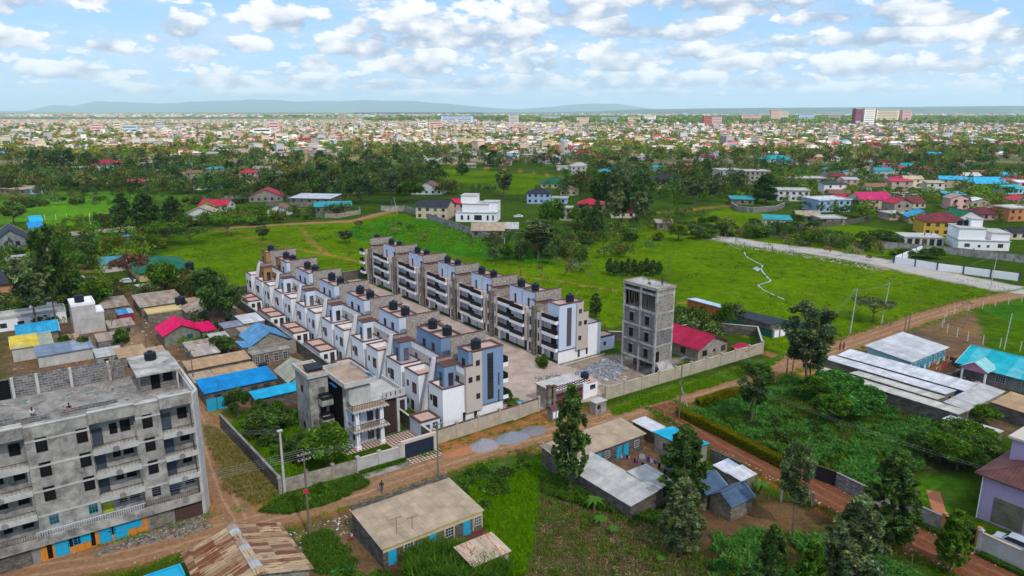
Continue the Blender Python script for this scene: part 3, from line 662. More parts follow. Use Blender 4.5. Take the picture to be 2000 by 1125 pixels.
# ================================================================ THE TWO TERRACES OF TOWNHOUSES
m_railpanel = M_plain('smoked_panel', (.012, .011, .013), .35, .1, 3, .5, dirt=0)
def ring(b, x0, x1, y0, y1, z0, z1, t=.22):
    b.box(x0, x1, y0, y0 + t, z0, z1).box(x0, x1, y1 - t, y1, z0, z1).box(x0, x0 + t, y0 + t, y1 - t, z0, z1).box(x1 - t, x1, y0 + t, y1 - t, z0, z1)
def terrace_house(m, Wd, palette, end=False, row=1):
    """one unit, back at x=0, front at x=12, party wall on y=0, running to y=m*Wd"""
    o = thing('townhouse', 'x', 'townhouse')
    Y = lambda a: a * m
    def bx(b, x0, x1, y0, y1, z0, z1): return b.box(x0, x1, Y(y0), Y(y1), z0, z1)
    wlow, wtop, wbay, wtow = palette
    la, lb = (1.0, 6.5) if m < 0 else (2.6, 7.5)
    if end: la, lb = .9, Wd
    H3 = 8.6
    b = MB(); bx(b, .4, 4.45, la, lb, 0, 6.0); ring_ = [(.4, 4.45, la, lb)]
    for (x0, x1, y0, y1) in ring_: ring(b, x0, x1, min(Y(y0), Y(y1)), max(Y(y0), Y(y1)), 6.001, 7.0)
    b.build('rear_wing', wlow, o); b = MB(); bx(b, .63, 4.22, la + .23, lb - .23, 6.003, 6.05); b.build('terrace_floor', m_pink, o)
    b = MB(); ring(b, .34, 4.51, min(Y(la-.06), Y(lb+.06)), max(Y(la-.06), Y(lb+.06)), 7.003, 7.14, .34); b.build('coping', m_coping, o); cp = MB()
    g = Wd if end else Wd - .002
    b = MB(); bx(b, 4.453, 11, .13, g, 0, H3); bx(b, 11, 12, .13, 2.9, 0, H3); b.build('main_wall', wbay if row == 1 else m_white, o)
    # upper rear block by the party wall
    bt = 2.7 if m < 0 else 2.2
    b = MB(); bx(b, 2.3, 4.45, .13, bt, 6.003, 9.6); bx(b, 4.45, 5.3, .13, bt, H3 + .003, 9.6); b.build('upper_rear_block', wtop, o)
    bx(cp, 2.24, 5.36, .13, bt + .06, 9.603, 9.75); cp.build('coping', m_coping, o); cp = MB()
    # parapets of the main roof, the front ones low
    b = MB(); bx(b, 4.456, 4.66, bt + .1, Wd - .1, H3 + .003, 9.75); b.build('parapet', m_white, o); b = MB(); bx(b, 11.8, 12, .15, 2.9, H3 + .003, 9.5); b.build('parapet', m_white, o)
    bx(cp, 4.42, 4.72, bt + .1, Wd - .1, 9.753, 9.88); cp.build('coping', m_coping, o); cp = MB(); bx(cp, 11.75, 12.05, .15, 2.9, 9.503, 9.62); cp.build('coping', m_coping, o); cp = MB()
    b = MB(); bx(b, 4.7, 11.75, .2, Wd - .3, H3 + .004, H3 + .05); b.build('roof_terrace', m_pink, o)
    # stair room with its own roof
    x1 = 12.0 if end else 9.6; ya, yb = Wd - (3.4 if end else 4.3), Wd
    b = MB(); bx(b, 5.4, x1, ya, yb, H3 + .06, 12.0); bx(b, 7.1, x1, ya - .0, yb, 12.003, 12.01)
    ring(b, 5.4, x1, min(Y(ya), Y(yb)), max(Y(ya), Y(yb)), 12.012, 12.28, .2); b.build('stair_room', wtow, o)
    b = MB(); bx(b, 5.62, x1 - .22, ya + .22, yb - .22, 12.013, 12.06); b.build('stair_roof', m_pink, o)
    ring(cp, 5.34, x1 + .06, min(Y(ya - .06), Y(yb)), max(Y(ya - .06), Y(yb)), 12.283, 12.4, .34)
    cp.build('coping', m_coping, o)
    # stone party wall stepped up towards the front, only one of each pair carries it
    if m < 0:
        b = MB(); b.box(2.45, 5.2, -.12, .12, 8.2, 10.3).box(5.2, 12.1, -.12, .12, 8.2, 13.5); b.build('stone_party_wall', m_rubble, o)
        b = MB(); b.box(2.4, 5.2, -.18, .18, 10.303, 10.42); b.build('party_wall_coping', m_coping, o); b = MB(); b.box(5.15, 12.15, -.18, .18, 13.503, 13.62); b.build('party_wall_coping', m_coping, o)
        b = MB(); b.add([(-.9,-.42,0),(.3,-.42,0),(.3,.42,0),(-.9,.42,0),(1.7,-.22,10.6),(2.3,-.22,10.6),(2.3,.22,10.6),(1.7,.22,10.6)], [(0,3,2,1),(4,5,6,7),(0,1,5,4),(1,2,6,5),(2,3,7,6),(3,0,4,7)])
        b.build('tapered_fin', m_fin, o)
        b = MB(); b.box(12.003, 12.75, -.5, .5, 0, 10.6); b.build('stone_pillar', m_stone, o)
        b = MB(); b.box(12.1, 12.2, -.05, .05, 10.6, 12.0).box(12.1, 12.2, -.75, .75, 11.5, 11.6); b.build('cross_bracket', m_darkwood, o)
    b = MB()
    b.box(7.9, 12.0, Y(.14), Y(.2), 11.3, 11.52)
    for i in range(7): b.box(8.0 + i*.6, 8.1 + i*.6, Y(.14), Y(2.5), 11.35, 11.47)
    b.build('pergola', m_darkwood, o)
    # rear openings
    def op(side_x, y, z, w_, h_, st='bars', nm='window', sg=-1, mt=None):
        f, p = win_mesh(w_, h_, st); q = place(nm, f, o, (side_x + sg * .004, Y(y), z), ROT['l'] if sg < 0 else ROT['r']); place('pane' if nm == 'window' else 'door_leaf', p, q)
    def oy(x, ys, z, w_, h_, st='bars', nm='window'):     # on faces looking along the terrace towards the road (-y side)
        f, p = win_mesh(w_, h_, st); q = place(nm, f, o, (x, ys - .004, z), 0); place('pane' if nm == 'window' else 'door_leaf', p, q)
    op(.4, la + 2.0 if m < 0 else la + 1.5, 3.5, 1.25, 1.75); op(.4, lb - 1.1 if m > 0 else la + .75, 4.2, .55, .85, 'slim'); op(.4, lb - .9, .9, .55, .8, 'slim')
    op(.4, la + 2.3, .3, .9, 1.6, 'slim')
    op(2.3, bt * .6, 6.2, .75, 2.3, 'slim', 'door')
    yf = -bt if m < 0 else .13
    if m < 0: oy(3.5, Y(bt), 6.3, .8, 2.1, 'slim', 'door')
    op(4.456, Wd * .62, 6.6, .8, 1.3, 'slim')
    if not end and m < 0: oy(7.6, Y(yb), 9.0, .9, 2.0, 'door', 'door') if False else None
    op(5.4, Wd - 1.6, H3 + .1, .85, 2.1, 'slim', 'door')
    # front: windows, pilaster, three balconies
    for z in (3.3, 6.2): op(12, 1.45, z, 1.0, 1.6, 'bars', sg=1)
    op(12, 1.5, .4, 1.3, 1.8, 'bars', sg=1); op(11, 4.4, 0.05, 1.0, 2.2, 'door', 'door', 1)
    for z in (2.75, 5.65): op(11, 4.9, z, 1.6, 2.0, 'slim', 'door', 1)
    op(x1, Wd - 2.2, H3 + .1, .5, 2.0, 'slim', 'door', 1) if not end else None
    b = MB(); bx(b, 12.003, 12.75, 2.25, 2.85, 2.6, 9.9); b.build('pilaster', m_beige, o)
    out = 13.25 if m < 0 else 12.75
    for z in (2.55, 5.45, 8.35):
        b = MB(); bx(b, 11.002, out, 2.9, Wd - .05, z, z + .16); bx(b, out - .12, out, 2.9, Wd - .05, z + .161, z + .68)
        bx(b, 12.0, out - .12, 2.9, 3.02, z + .161, z + .68); bx(b, 12.0, out - .12, Wd - .17, Wd - .05, z + .161, z + .68)
        q = b.build('balcony', m_white, o)
        b = MB(); bx(b, out - .09, out - .04, 2.92, Wd - .08, z + .73, z + 1.55); bx(b, 12.05, out - .12, Wd - .13, Wd - .09, z + .73, z + 1.55); b.build('glass_panel', m_railpanel, q)
        b = MB(); bx(b, out - .12, out - .01, 2.9, Wd - .05, z + 1.55, z + 1.63)
        for i in range(5): yy = 2.95 + (Wd - 3.1) * i / 4; bx(b, out - .12, out - .03, yy - .03, yy + .03, z + .681, z + 1.55)
        bx(b, 12.05, out - .12, Wd - .14, Wd - .08, z + 1.55, z + 1.63); b.build('railing', m_black, q)
    if end:   # the gable facing the road
        ye = Y(Wd); sg = -1 if m < 0 else 1
        def ey(x0, x1, z0, z1, d, nm, mt): b = MB(); b.box(x0, x1, ye, ye + sg * d, z0, z1); return b.build(nm, mt, o)
        ey(4.453, 12.0, 0, 2.62, .05, 'plinth_wall', m_white)
        ey(4.5, 7.6, 2.2, 10.1, .55, 'beige_bay', m_beige); ey(5.9, 7.6, 10.103, 12.1, .55, 'beige_bay', m_beige)
        ey(7.603, 12.0, 2.75, 12.25, .22, 'tower_face', wtow); ey(7.55, 12.05, 2.62, 2.74, .26, 'string_course', m_coping)
        b = MB(); b.box(4.45, 5.9, ye - .05*sg, ye + sg*.6, 10.12, 10.25); b.box(5.85, 12.05, ye - .03*sg, ye + sg*.62 if False else ye + sg*.3, 12.26, 12.41); b.build('end_coping', m_coping, o)
        def ew(x, z, w_, h_, st, d):
            f, p = win_mesh(w_, h_, st); q = place('window', f, o, (x, ye + sg * (d + .004), z), 0 if sg < 0 else math.pi); place('pane', p, q)
        ew(9.4, 3.5, 1.05, 7.9, 'strip', .22)
        for x, z in ((6.75, 10.0), (6.75, 7.4), (5.3, 7.4), (6.75, 4.3)): ew(x, z, .62, .8, 'bars', .55)
        ew(6.5, .5, .45, 1.6, 'slim', .05); ew(4.3, .7, .35, 1.5, 'slim', .05)
    return o
m_fin = M_plain('fin_render', (.56, .53, .52), .9, .06, 1, .1, dirt=.06)
def put_row(O, L, walls, ang, row, pal_near, pal, n_near):
    """walls: positions of the stone party walls along the terrace"""
    protos = {}
    units = []
    for k, s in enumerate(walls):
        prev = 0 if k == 0 else (walls[k-1] + s) / 2; nxt = L if k == len(walls) - 1 else (s + walls[k+1]) / 2
        units += [(s, -1, s - prev, k == 0), (s, 1, nxt - s, False)]
    side = 'left' if row == 1 else 'right'; ords = ['first', 'second', 'third', 'fourth', 'fifth', 'sixth', 'seventh', 'eighth', 'ninth', 'tenth', 'eleventh', 'twelfth', 'thirteenth', 'last']
    for i, (s, m, wd, end) in enumerate(units):
        last = i == len(units) - 1
        near = i < n_near; tanv = row == 1 and i >= len(units) - 2
        mm = m if row == 1 else -m      # the right terrace is the same house turned to face the left one
        key = (mm, near, end, tanv, last)
        p = pal_near if near else pal
        if tanv: p = (m_white, m_tan, m_tan, m_tan)
        if key not in protos: protos[key] = terrace_house(mm, round(wd, 2) if (end or last) else 7.7, p, end, row); o = protos[key]
        else: o = copy_tree(protos[key])
        o.location = (*grid(O, 0 if row == 1 else 12, s), 0); o.rotation_euler = (0, 0, R(STREET + (0 if row == 1 else 180)))
        o['group'] = 'townhouses of the two facing terraces'
        look = ('grey-blue end tower' if row == 1 else 'pale blue end tower') if end else ('tan upper floors at the far end' if tanv else 'blue upper blocks' if (near and row == 1) else 'white stepped upper floors' if row == 1 else 'white balconies with black glass')
        nm = 'farthest' if last else (ords[i] + (' from the road' if not end else ' and nearest the road'))
        o['label'] = f'townhouse with {look}, {nm}, {side} terrace'
        tv = (s + m * (wd - 2.5)) if not (end or last) else (1.4 if end else L - 1.5)
        tank(grid(O, 7.7 - (0 if row == 1 else -.0) if row == 1 else 12 - 7.9, tv), 12.07, f'black ribbed water tank on the stair roof of the {("farthest" if last else ords[i])} townhouse, {side} terrace')
O1 = grid(G0, -12, 0); O2 = (9.3, 137.4)
put_row(O1, 106.5, [5.3, 20.7, 36.1, 51.5, 66.9, 82.3, 97.7], STREET, 1, (m_white, m_blue, m_beige, m_blue), (m_white, m_lblue, m_beige, m_lblue), 3)
put_row(O2, 92.0, [7.5, 23.3, 39.1, 54.9, 70.7, 86.3], STREET, 2, (m_white, m_tower2, m_beige, m_tower2), (m_white, m_lblue, m_beige, m_lblue), 1)
# the end units' tower face is grey-blue
# servants' quarters behind the left terrace
for i, (a, b_) in enumerate([(-.2, 3.4), (11, 19.5), (26.3, 34.8), (41.5, 50), (56.8, 65.4), (72.3, 81.5), (89.8, 98.2)]):
    o = thing('servant_quarters', f'flat pink-roofed outbuilding behind the left terrace, {["nearest the road","second from the road","third from the road","fourth from the road","fifth from the road","sixth from the road","farthest from the road"][i]}', 'outbuilding', grid(G0, -15.8, a), 0, STREET, 'small outbuildings behind the left terrace')
    L = b_ - a; b = MB(); b.box(0, 3.5, 0, L, 0, 2.5); b.build('wall', m_lblue if i < 3 else m_white, o)
    b = MB(); n = 1 if L < 5 else 2
    c = MB()
    for k in range(n):
        y0, y1 = L*k/n, L*(k+1)/n; b.box(.3, 3.2, y0+.3, y1-.3, 2.503, 2.56); ring(c, -.05, 3.55, y0 + (-.05 if k == 0 else .003), y1+.05 if k == n-1 else y1, 2.504, 2.75, .33)
    b.build('roof', m_pink, o); c.build('coping', m_coping, o)
    opening(o, 'f', 1.2, 1.0, .7, .9, 'bars', 3.5, L); opening(o, 'f', 2.6, .05, .8, 2.0, 'door', 3.5, L, name='door')
# small outbuilding at the right terrace's end
o = house('servant_quarters', 'pale blue flat-roofed outbuilding beside the right terrace end', 'outbuilding', O2, 12.4, 16.4, .8, 4.2, 2.9, 'flat', .25, m_coping, m_lblue, .04, [('f', 1.2, 1.2, .6, .7), ('l', 1.5, 1.1, .6, .7)])
b = MB(); b.box(.3, 3.7, .3, 3.1, 3.03, 3.06); b.build('roof_screed', m_pink, o)
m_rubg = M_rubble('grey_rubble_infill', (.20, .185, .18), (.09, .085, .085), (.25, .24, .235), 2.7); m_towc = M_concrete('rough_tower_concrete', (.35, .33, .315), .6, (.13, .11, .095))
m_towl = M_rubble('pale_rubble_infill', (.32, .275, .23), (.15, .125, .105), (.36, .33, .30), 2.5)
m_towst = m_rubg; m_tan2w = M_plain('formwork', (.34, .26, .21), .9, .2, 2)
# ================================================================ UNFINISHED APARTMENT BLOCK (lower left)
AO = P(403, 1003); AA = 35.3
def apartment():
    o = thing('apartment_building', 'unfinished grey five-storey apartment block with open roof at lower left', 'apartment block', AO, 0, AA)
    Lw, Dp = -40.0, 16.2; FL = [2.5, 5.5, 8.5, 11.5, 14.6]
    bays = [(-3.8, -.2), (-11.2, -6.5), (-23.4, -17.4), (-36, -29.5)]          # balcony bays
    b = MB(); b.prism([(-.35, 1.5), (-.35, .35), (.5, 1.6), (.5, Dp), (Lw, Dp), (Lw, 1.5)], 2.4, 14.6); b.build('core_wall', m_conc, o)
    b = MB(); b.prism([(-.5, .12), (-.35,.36),(.5, 1.75), (.5, Dp), (Lw, Dp), (Lw, .12)], 0, 2.19); b.build('ground_floor_wall', m_conc_d, o)
    b = MB(); b.prism([(-.35, 0), (0, 0), (.85, 1.5), (.85, Dp), (.503, Dp), (.503, 1.6), (-.348, .35)], 0, 16.3); b.build('corner_pier', m_conc_l, o)
    xs = [Lw, -36, -29.5, -23.4, -17.4, -11.2, -6.5, -3.8]
    for x0, x1 in ((-6.5, -3.8), (-17.4, -11.2), (-29.5, -23.4), (Lw, -36)):
        b = MB(); b.box(x0, x1, .25, 1.498, 2.6, 16.3); b.build('facade_wall', m_conc, o)
        for z in FL[1:]: q = MB(); q.box(x0, x1, .17, .248, z - .1, z + .12); q.build('floor_band', m_conc_l, o)
    for x0, x1 in bays:
        b = MB(); b.box(x0, x1, -.12, 1.498, 15.25, 16.6); b.build('parapet', m_conc, o)
        q = MB(); q.box(x0 - .05, x1 + .05, -.2, .25, 16.603, 16.72); q.build('parapet_cap', m_conc_l, o)
        for z in FL[1:4]:
            b = MB(); b.box(x0, x1, -.25, 1.498, z - .1, z + .1).box(x0, x1, -.25, -.1, z + .103, z + .55); q = b.build('balcony', m_conc_l, o)
            r = MB(); r.box(x0, x1, -.2, -.15, z + 1.08, z + 1.13)
            for i in range(int((x1 - x0) / .4)): xx = x0 + .1 + i * .4; r.box(xx - .012, xx + .012, -.19, -.16, z + .55, z + 1.08)
            r.build('railing', m_black, q)
            xm = (x0 + x1) / 2; c = MB(); c.tube((xm, -.26, z + .22), (xm, -.36, z + .22), .34, n=14); c.build('round_boss', m_conc_d, q)
            for xx in (x0 + .1, x1 - .1): pass
            f = MB(); f.box(x1 - .22, x1 - .02, -.1, .08, z + .56, z + 2.9); f.build('balcony_post', m_conc_d, q)
    # first-floor walkway
    b = MB(); b.box(Lw, -.36, -.45, 1.19, 2.2, 2.399).box(Lw, -.36, -.45, -.3, 2.402, 3.3); wk = b.build('walkway', m_conc, o)
    for x0, x1, mt in ((-6.6, -.5, m_steel), (-17.8, -6.6, m_lblue), (Lw, -17.8, m_steel)):
        r = MB(); r.box(x0, x1, -.4, -.35, 3.95, 4.0)
        for i in range(int((x1 - x0) / .24)): xx = x0 + .1 + i * .24; r.box(xx - .02, xx + .02, -.39, -.36, 3.3, 3.95)
        r.build('railing', mt, wk)
    for xx in (-2.2, -8.8, -14.5, -21, -27): c = MB(); c.tube((xx, -.46, 2.95), (xx, -.56, 2.95), .4, n=14); c.build('round_boss', m_conc_d, wk)
    def W_(x, y, z, w_, h_, st, nm='window', mt=None):
        f, p = win_mesh(w_, h_, st)
        if mt: opening(dummy, 'f', 0, 0, w_, h_, st) if False else None
        if mt:
            f = f.copy(); f.materials.clear(); f.materials.append(mt); p = p.copy(); p.materials.clear(); p.materials.append(mt)
        q = place(nm, f, o, (x, y - .004, z)); place('pane' if nm == 'window' else 'door_leaf', p, q)
    for zi, z in enumerate(FL[:4]):
        if zi > 0 or True:
            for x in (-5.25, -12.0, -15.9, -24.3, -28.4): W_(x, .25, z + 1.75, .98, 1.6, 'grille') if z > 3 else W_(x, .25, z + 1.75, .85, 1.3, 'grille' if x > -10 or x < -18 else 'blue')
        for x0, x1 in bays:
            Lb = x1 - x0
            W_(x0 + .75, 1.5, z + .55 if z < 3 else z + .35, .95, 2.1, 'door', 'door', m_door if z > 3 or x0 > -8 or x0 < -14 else M_plain('yellow_paint', (.45, .5, .04)))
            W_(x1 - 1.0, 1.5, z + 1.5, .95, 1.3, 'grille')
            if Lb > 4: W_(x0 + Lb * .52, 1.5, z + 1.5, .7, 1.2, 'grille')
    # shop fronts on the ground floor, one painted orange with blue doors
    b = MB(); b.box(-17.7, -6.7, .04, .118, 0, 2.15); b.build('painted_shopfront', M_plain('orange_paint', (.55, .21, .03), .9, .2, 1.5, dirt=.4), o)
    for x, w_, h_, z, mt, st in ((-15.6, 1.3, 1.9, .1, m_turq2x, 'door'), (-13.6, 1.7, .9, 1.0, m_turq2x, 'bars'), (-11.2, 1.2, 1.9, .1, m_turq2x, 'door'), (-9.6, 1.3, 1.9, .1, m_turq2x, 'door'), (-8.1, 1.5, 1.0, 1.0, m_turq2x, 'bars')):
        W_(x, .04, z, w_, h_, st, 'door' if st == 'door' else 'window', mt)
    for x, y, w_ in ((-16.8, .03, .5), (-14.4, .03, 1.3), (-12.5, .03, .45), (-10.5, .03, .9)): c = MB(); c.box(x - w_/2, x + w_/2, y - .02, y + .004, .9 if w_ > .6 else .2, 1.9); c.build('black_panel', m_dark, o)
    b = MB(); b.box(-3.6, -.5, .03, .117, .1, 2.1)
    for i in range(14): b.box(-3.6 + i*.23, -3.56 + i*.23, -.02, .03, .1, 2.1)
    b.build('shop_grille', m_steel, o)
    b = MB(); b.box(-6.4, -3.9, .04, .117, .1, 2.1); b.build('block_infill', m_stone, o)
    for x0, x1 in ((-22.5, -18.5), (-28, -24)): b = MB(); b.box(x0, x1, .04, .117, .1, 2.1); b.build('block_infill', m_stone_d, o)
    # roof: slab, parapets, stair room, low block walls, columns
    b = MB(); b.box(Lw + .3, .5, 1.5, Dp - .25, 14.603, 14.7); b.build('roof_slab', m_deck, o)
    for x0, x1 in ((-6.5, -3.8), (-17.4, -11.2), (-29.5, -23.4)): q = MB(); q.box(x0 + .052, x1 - .052, .18, .5, 16.303, 16.42); q.build('parapet_cap', m_conc_l, o)
    b = MB(); b.box(Lw, -5.4, Dp - .25, Dp, 14.601, 17.3)
    for x in (-9, -13, -18.5, -24, -30): pass
    b.build('rear_block_wall', m_block_l, o)
    for x in (-7.2, -11.6, -15.3, -17.9, -20.3, -24, -28):
        q = MB(); q.box(x - .16, x + .16, Dp - .45, Dp + .05, 14.703, 17.35); q.build('concrete_column', m_conc_l, o)
    b = MB(); b.box(-20.0, -18.2, Dp - .3, Dp - .252, 14.71, 17.2); b.build('doorway', m_dark, o)
    b = MB(); b.box(-4.4, -.2, 9.0, 15.6, 14.703, 17.2); b.build('stair_room', m_block_l, o)
    b = MB(); b.box(-5.0, .2, 7.4, 15.9, 17.203, 17.45); b.build('stair_roof', m_towc, o)
    W_(-2.7, 9.0, 14.72, .95, 2.2, 'slim', 'door', m_dark); W_(-1.2, 9.0, 15.6, 1.0, 1.1, 'slim', 'window', m_dark)
    b = MB(); b.box(-.35, -.15, 7.6, 7.9, 14.703, 17.2); b.build('concrete_column', m_conc_l, o); b = MB(); b.box(-4.75, -4.65, 7.5, 7.6, 14.703, 17.2); b.build('prop', m_wood, o)
    b = MB(); b.prism([(.5, 1.0), (.85, 1.5), (.85, 9), (.62, 9), (.62, 1.6)], 14.701, 16.3) if False else b.box(.3, .5, 1.6, 15, 14.702, 16.0); b.build('side_parapet', m_conc_l, o)
    for x0, x1, y0, y1 in ((-13.6, -7.6, 4.4, 6.0), (-22.5, -14.6, 4.0, 5.7)):
        b = MB(); ring(b, x0, x1, y0, y1, 14.703, 15.5, .2); b.build('block_upstand', m_block_l, o)
    b = MB(); b.box(-21.5, -18.2, 6.3, 7.6, 14.703, 15.6); b.build('block_stack', m_block_l, o)
    return o
m_turq2x = M_plain('shop_blue_paint', (.02, .33, .52), .7, .15, 2, .3, dirt=.15)
apt = apartment()
def at_apt(x, y): return grid(AO, x, y, AA)
tank(at_apt(-2.4, 13.2), 17.45, 'black water tank on the slab of the unfinished grey block', .75, 1.1, group=None)
def ladder(name, label, p0, p1, w_, n):
    b = MB(); p0, p1 = Vector(p0), Vector(p1); s = Vector((w_/2, 0, 0))
    o = thing(name, label, 'ladder', (p0.x, p0.y), p0.z); z = Vector((0, 0, 0)); d = p1 - p0
    for k in (-1, 1): q = MB(); q.tube(z + s*k, d + s*k, .045, n=6); q.build('side_rail', m_wood, o)
    for i in range(n): c = d * ((i + .6) / n); q = MB(); q.tube(c - s*1.25, c + s*1.25, .04, n=6); q.build('rung', m_wood, o)
    return o
ladder('ladder', 'rough timber ladder leaning against the roof wall of the grey block', (*at_apt(-8.2, 12.5), 14.7), (*at_apt(-6.6, 15.9), 18.0), .55, 9)

# ================================================================ CONCRETE TOWER FRAME (centre right)
def tower():
    O = (23.6, 134.0)
    o = thing('concrete_tower', 'tall narrow unfinished concrete tower with stone infill beside the compound wall', 'tower', grid(O, .2, -5.7), 0, STREET)
    Lx, Ly = 4.9, 8.8; LV = [0, 3.0, 6.3, 9.5, 12.8, 16.4]
    cols = [(0, 0), (Lx - .4, 0), (0, 4.0), (Lx - .4, 4.0), (0, Ly - .4), (Lx - .4, Ly - .4)]
    for x, y in cols: b = MB(); b.box(x, x + .4, y, y + .4, 0, 17.2); b.build('column', m_towc, o)
    for i, z in enumerate(LV[1:], 1):
        b = MB(); b.box(-.04, Lx + .04, -.04, Ly + .04, z - .28, z + .06); b.build('floor_slab', m_towc, o)
    b = MB(); b.box(-.14, Lx + .14, -.14, Ly + .14, 17.203, 17.55); b.build('roof_slab', m_towc, o)
    b = MB(); ring(b, -.14, Lx + .14, -.14, Ly + .14, 17.553, 17.75, .12); b.build('edge_shutter', m_tan2w, o)
    for i in (1, 2, 3):
        z0, z1 = LV[i] + .063, LV[i+1] - .283
        mt = m_towst if i < 3 else m_rubg
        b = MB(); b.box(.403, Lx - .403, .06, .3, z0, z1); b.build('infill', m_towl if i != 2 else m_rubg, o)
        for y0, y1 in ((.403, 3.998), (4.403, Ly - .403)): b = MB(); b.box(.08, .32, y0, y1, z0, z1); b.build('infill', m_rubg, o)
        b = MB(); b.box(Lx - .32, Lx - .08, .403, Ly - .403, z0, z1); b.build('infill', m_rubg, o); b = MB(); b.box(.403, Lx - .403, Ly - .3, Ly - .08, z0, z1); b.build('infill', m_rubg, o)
        for y in (2.3, 6.4): f, p = win_mesh(.9, 1.7, 'slim'); p2 = m_dark; q = place('window', f, o, (.076, y, z0 + .5), ROT['l']); q2 = p.copy(); q2.materials.clear(); q2.materials.append(m_dark); place('opening', q2, q); l = MB(); l.box(.0, .1, y - .7, y + .7, z0 + 2.25, z0 + 2.42); l.build('lintel', m_towc, o)
    f, p = win_mesh(.9, 2.0, 'slim'); q = place('door', f, o, (.85, .056, LV[1] + .1)); q2 = p.copy(); q2.materials.clear(); q2.materials.append(m_dark); place('opening', q2, q)
    b = MB(); b.box(.403, Lx - .403, .06, .3, LV[4] + .063, 17.2); b.build('infill', m_towl, o)
    b = MB(); b.box(Lx - .32, Lx - .08, .403, Ly - .403, LV[4] + .063, 17.2); b.build('infill', m_rubg, o)
    b = MB(); b.box(.5, Lx - .5, Ly - .35, Ly - .1, LV[4] + .063, 17.2); b.build('infill', m_dark, o)
    r = random.Random(4)
    for i in range(26): y = .6 + i * .3; p = MB(); a = r.uniform(-.25, .25); p.tube((.2 + r.uniform(0, .8), y, LV[4] + .07), (.25 + r.uniform(0, .5), y + a, 17.19), .05, n=5); p.build('timber_prop', m_wood, o)
    b = MB(); b.slab([(.6, -2.2, .4), (4.3, -2.2, .4), (4.3, .0, 3.0), (.6, .0, 3.0)], .2); b.build('ramp', m_towc, o)
    b = MB(); b.box(.1, 2.6, .5, 3.9, 0, 1.3); b.build('ground_block_wall', m_stone_d, o)
    b = MB(); b.box(2.9, 4.4, 4.5, 8.2, 0, 2.6); b.build('ground_block_wall', m_stone_d, o)
tower()

# ================================================================ COMPOUND WALLS, GATE HOUSE
GW = (-1.6, 112.9)
wa = [P(850, 868), P(1060, 800)]; e0 = grid(G0, -15.9, -8.6)
ring_wall('compound_wall', 'long beige pillared compound wall in front of the left terrace', [P(848, 869), P(1052, 803)], 2.3, m_wallw, m_coping, pillars=4.4)
ring_wall('compound_wall', 'long beige pillared compound wall before the concrete tower', [P(1183, 781), P(1488, 690)], 2.3, m_wallw, m_wallw, pillars=4.4)
ring_wall('compound_wall', 'dark stone wall returning behind the red-roofed bungalow', [P(1488, 690), P(1478, 657), grid((37.7, 137.8), 17.9, 14), grid((37.7, 137.8), 2, 15.5), grid(O2, 17, 6)], 2.3, m_stone_d, m_conc_l)
ring_wall('compound_wall', 'dark boundary wall behind the left terrace outbuildings', [grid(G0, -16.8, 106), grid(G0, -16.8, 12)], 2.5, m_stone_d, m_conc_d)
ring_wall('compound_wall', 'dark stone wall closing the far end of both terraces', [grid(G0, -16.8, 107.6), grid(G0, 12, 107.6), grid(O2, 0, 95), grid(O2, 17, 95)], 2.6, m_stone_d, m_conc_d)
def gatehouse():
    o = thing('gatehouse', 'white gatehouse with flat slab, red beams and maroon gate', 'gatehouse', P(1078, 800), 0, STREET)
    b = MB(); b.box(-.8, -.15, 0, .6, 0, 4.2).box(.3, .9, 0, .6, 0, 4.0); b.build('stone_pier', m_stone, o)
    b = MB(); b.box(-.9, -.05, -.1, .7, 4.203, 4.4).box(.2, 1.0, -.1, .7, 4.003, 4.2); b.build('pier_cap', m_coping, o)
    b = MB(); b.box(-.2, 8.0, .9, 4.6, 3.3, 3.5); b.build('slab_roof', m_conc_l, o)
    b = MB(); b.box(1.1, 8.6, .3, .55, 3.0, 3.5); b.build('fascia_beam', m_white, o)
    for i in range(13): b = MB(); b.box(1.2 + i*.57, 1.32 + i*.57, -.55, .9, 3.52, 3.66); b.build('pergola_beam', m_darkwood, o)
    b = MB(); b.box(7.3, 8.1, .2, .9, 0, 2.99); b.build('white_pier', m_white, o)
    for x0, x1 in ((1.2, 4.1), (4.2, 7.2)):
        b = MB(); b.box(x0, x1, .3, .36, .1, 2.4)
        for i in range(5): b.box(x0, x1, .24, .3, .3 + i*.45, .36 + i*.45)
        b.build('gate_leaf', m_darkwood, o)
    b = MB(); b.box(8.15, 10.8, .3, 3.2, 0, 2.7); b.build('guard_room', m_white, o)
    b = MB(); b.box(8.1, 10.9, .25, 3.3, 2.703, 2.85); b.build('guard_room_roof', m_pink, o)
    f, p = win_mesh(1.1, .7, 'bars'); q = place('window', f, o, (9.6, .296, 1.5)); place('pane', p, q)
    b = MB(); b.box(.2, .8, 1.2, 4.6, 0, 3.298); b.build('side_wall', m_stone_w, o)
gatehouse()
tank(grid(P(1078, 800), 8.9, 1.7), 2.86, 'small black water tank on the gatehouse guard room roof', .75, 1.5, group=None)
